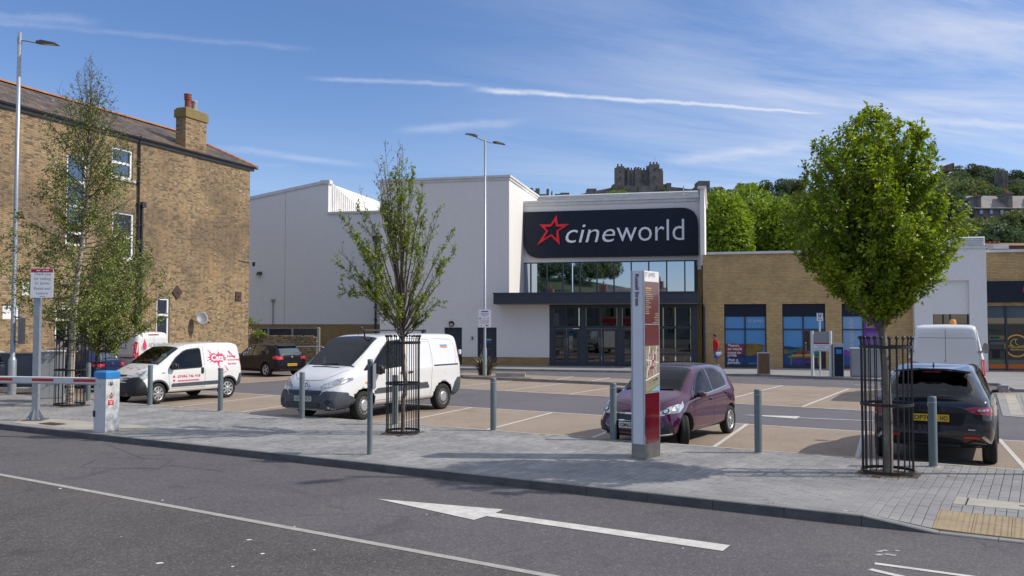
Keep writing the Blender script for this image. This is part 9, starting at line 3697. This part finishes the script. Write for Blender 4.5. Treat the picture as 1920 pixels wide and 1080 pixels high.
T.mirror(1.55, 1.04, 1.5, 'trim_black', .2, .35)
T.wheels(.35, .22, .93, 'steel', hub_r=.21)
mb = MB()
mb.lathe([(.10, 2.30), (.10, 2.32), (.085, 2.42), (.05, 2.45), (.0001, 2.45)], 14, M['lamp_amber'], X=Matrix.Translation((-1.6, -.2, 0)))
mb.build('beacon', T.root)
# ------------------------------------------------------------------ the man in the red shirt
pm_ = G(1343, 690.5, 0.1)
man = empty('person', (pm_.x, pm_.y, 0.098), 0, 'man in red t-shirt and blue shorts holding a white bundle, facing left', 'person')
# facing -x (left). skeleton vertices: position, radius
SK = [((0.02, 0, .93), .125), ((0.015, 0, 1.08), .125), ((0.0, 0, 1.25), .135), ((-.015, 0, 1.38), .11), ((-.035, 0, 1.46), .055), ((-.075, 0, 1.52), .058), ((-.105, 0, 1.60), .088), ((-.10, 0, 1.67), .070),
      ((.03, .095, .86), .098), ((.02, .10, .50), .058), ((.05, .10, .36), .058), ((.05, .10, .09), .036), ((-.01, .10, .045), .035), ((-.12, .105, .03), .028),
      ((.03, -.095, .86), .098), ((.035, -.10, .50), .058), ((.075, -.10, .36), .058), ((.085, -.10, .09), .036), ((.03, -.10, .045), .035), ((-.08, -.105, .03), .028),
      ((.0, .17, 1.36), .062), ((.06, .215, 1.12), .043), ((.02, .21, .88), .030), ((.01, .20, .82), .028),
      ((.0, -.17, 1.36), .062), ((.06, -.225, 1.12), .043), ((.05, -.215, .88), .030), ((.04, -.205, .82), .028)]
ED = [(0, 1), (1, 2), (2, 3), (3, 4), (4, 5), (5, 6), (6, 7), (0, 8), (8, 9), (9, 10), (10, 11), (11, 12), (12, 13), (0, 14), (14, 15), (15, 16), (16, 17), (17, 18), (18, 19),
      (3, 20), (20, 21), (21, 22), (22, 23), (3, 24), (24, 25), (25, 26), (26, 27)]
def skinned(name, sk, ed, mat, parent, root=0, sub=1):
 me = bpy.data.meshes.new(name)
 me.from_pydata([p for p, r in sk], ed, [])
 o = bpy.data.objects.new(name, me)
 COL.objects.link(o)
 md = o.modifiers.new('skin', 'SKIN')
 md.use_smooth_shade = True
 for i, (p, r) in enumerate(sk):
  rr = r if hasattr(r, '__len__') else (r, r)
  me.skin_vertices[0].data[i].radius = rr
  me.skin_vertices[0].data[i].use_root = (i == root)
 md2 = o.modifiers.new('sub', 'SUBSURF')
 md2.levels = sub
 md2.render_levels = sub
 bpy.context.view_layer.update()
 dg = bpy.context.evaluated_depsgraph_get()
 me2 = bpy.data.meshes.new_from_object(o.evaluated_get(dg))
 o.modifiers.clear()
 o.data = me2
 me2.materials.clear()
 me2.materials.append(M[mat])
 for p in me2.polygons:
  p.use_smooth = True
  p.material_index = 0
 o.parent = parent
 return o
try:
 me = bpy.data.meshes.new('t')
 bod = skinned('body', SK, ED, 'skin', man, 0, 2)
except Exception as ex:
 print('skin failed', ex)
def loft(rings, mat, n=18):
 mb = MB()
 vs, fs = [], []
 for (cx, cy, cz, rx, ry) in rings:
  for k in range(n):
   t = 2 * math.pi * k / n
   vs.append((cx + rx * math.cos(t), cy + ry * math.sin(t), cz))
 for i in range(len(rings) - 1):
  for k in range(n):
   fs.append((i * n + k, i * n + (k + 1) % n, (i + 1) * n + (k + 1) % n, (i + 1) * n + k))
 mb.add(vs, fs, M[mat], smooth=True)
 return mb
mb = loft([(.02, 0, .84, .150, .19), (.015, 0, .95, .148, .185), (.0, 0, 1.10, .142, .18), (-.005, 0, 1.24, .150, .195), (-.01, 0, 1.34, .145, .20), (-.015, 0, 1.41, .115, .165), (-.03, 0, 1.455, .07, .08), (-.035, 0, 1.465, .058, .062)], 'shirt_red')
for sg_ in (-1, 1):
 mb.tube([(-.005, sg_ * .14, 1.385), (.02, sg_ * .20, 1.29), (.045, sg_ * .222, 1.16)], [.085, .080, .074], 12, M['shirt_red'], cap=False)
mb.build('t_shirt', man)
mb = loft([(.02, 0, .90, .152, .192), (.03, 0, .78, .150, .195)], 'shorts_blue')
for sg_ in (-1, 1):
 mb.tube([(.03, sg_ * .09, .86), (.03, sg_ * .10, .72), (.035, sg_ * .105, .52)], [.105, .108, .110], 14, M['shorts_blue'], cap=False)
 mb.box((.045, sg_ * .205, .68), (.03, .012, .30), M['cloth_white'])
mb.build('shorts', man)
for sg_, dx in ((1, 0), (-1, .035)):
 mb = MB()
 mb.tube([(.05 + dx, sg_ * .10, .20), (.05 + dx, sg_ * .10, .08)], [.048, .046], 10, M['cloth_white'])
 sh = mb.build('sock', man)
 mb = MB()
 mb.sphere((-.03 + dx, sg_ * .10, .045), 1.0, M['cloth_white'], 12, sc_=(.145, .052, .048))
 mb.box((-.03 + dx, sg_ * .10, .01), (.27, .095, .02), M['cloth_white'])
 mb.build('shoe', man)
mb = MB()
mb.sphere((-.085, 0, 1.645), 1.0, M['hair'], 14, sc_=(.098, .083, .085))
mb.build('hair', man)
# face: nose, brow, eyes, ear, mouth
mb = MB()
mb.sphere((-.115, 0, 1.60), 1.0, M['skin'], 14, sc_=(.095, .076, .115))
mb.add([(-.205, -.012, 1.625), (-.205, .012, 1.625), (-.235, 0, 1.585), (-.205, -.018, 1.578), (-.205, .018, 1.578)], [(0, 1, 2), (0, 2, 3), (1, 4, 2), (3, 2, 4)], M['skin'])
for sg_ in (-1, 1):
 mb.sphere((-.10, sg_ * .078, 1.60), 1.0, M['skin_dark'], 8, sc_=(.022, .010, .032))
 mb.sphere((-.196, sg_ * .03, 1.622), .011, M['cap_black'], 6)
mb.box((-.205, 0, 1.548), (.012, .045, .008), M['skin_dark'])
mb.build('face', man)
def hand(base, dirv, side, par):
 mb = MB()
 d = Vector(dirv).normalized()
 s_ = Vector(side).normalized()
 n_ = d.cross(s_)
 c = Vector(base)
 X = Matrix.Identity(4)
 for i in range(3):
  X[i][0], X[i][1], X[i][2], X[i][3] = s_[i], n_[i], d[i], c[i]
 mb.sphere((0, 0, .045), 1.0, M['skin'], 10, X=X, sc_=(.040, .018, .052))
 for k, L in enumerate((.070, .080, .076, .060)):
  x = -.030 + k * .020
  mb.tube([(x, 0, .08), (x, .010, .08 + L * .5), (x, .032, .08 + L * .78)], [.0095, .0085, .007], 6, M['skin'], X=X)
 mb.tube([(-.035, 0, .02), (-.060, .012, .05), (-.058, .028, .078)], [.012, .010, .008], 6, M['skin'], X=X)
 mb.build('hand', par)
hand((.01, .20, .83), (0, 0, -1), (1, 0, 0), man)
hand((.04, -.205, .83), (0.1, 0, -1), (1, 0, 0), man)
bun = MB()
rb = random.Random(3)
vs_b = MB()
prof = []
bun.sphere((0, 0, 0), 1.0, M['cloth_white'], 14, sc_=(.15, .09, .11))
bun.sphere((.10, .01, .04), 1.0, M['cloth_white'], 12, sc_=(.09, .07, .08))
bun.v = [(x + .015 * mnoise.noise(Vector((x * 18, y * 18, z * 18))), y + .015 * mnoise.noise(Vector((x * 17 + 5, y * 18, z * 18))), z + .02 * mnoise.noise(Vector((x * 15, y * 18 + 9, z * 18)))) for x, y, z in bun.v]
bo = bun.build('white_bundle')
bo.location = (pm_.x + .05, pm_.y - .24, .098 + .745)
tag(bo, 'crumpled white cloth bundle held in the hand of the man in red', 'bundle')
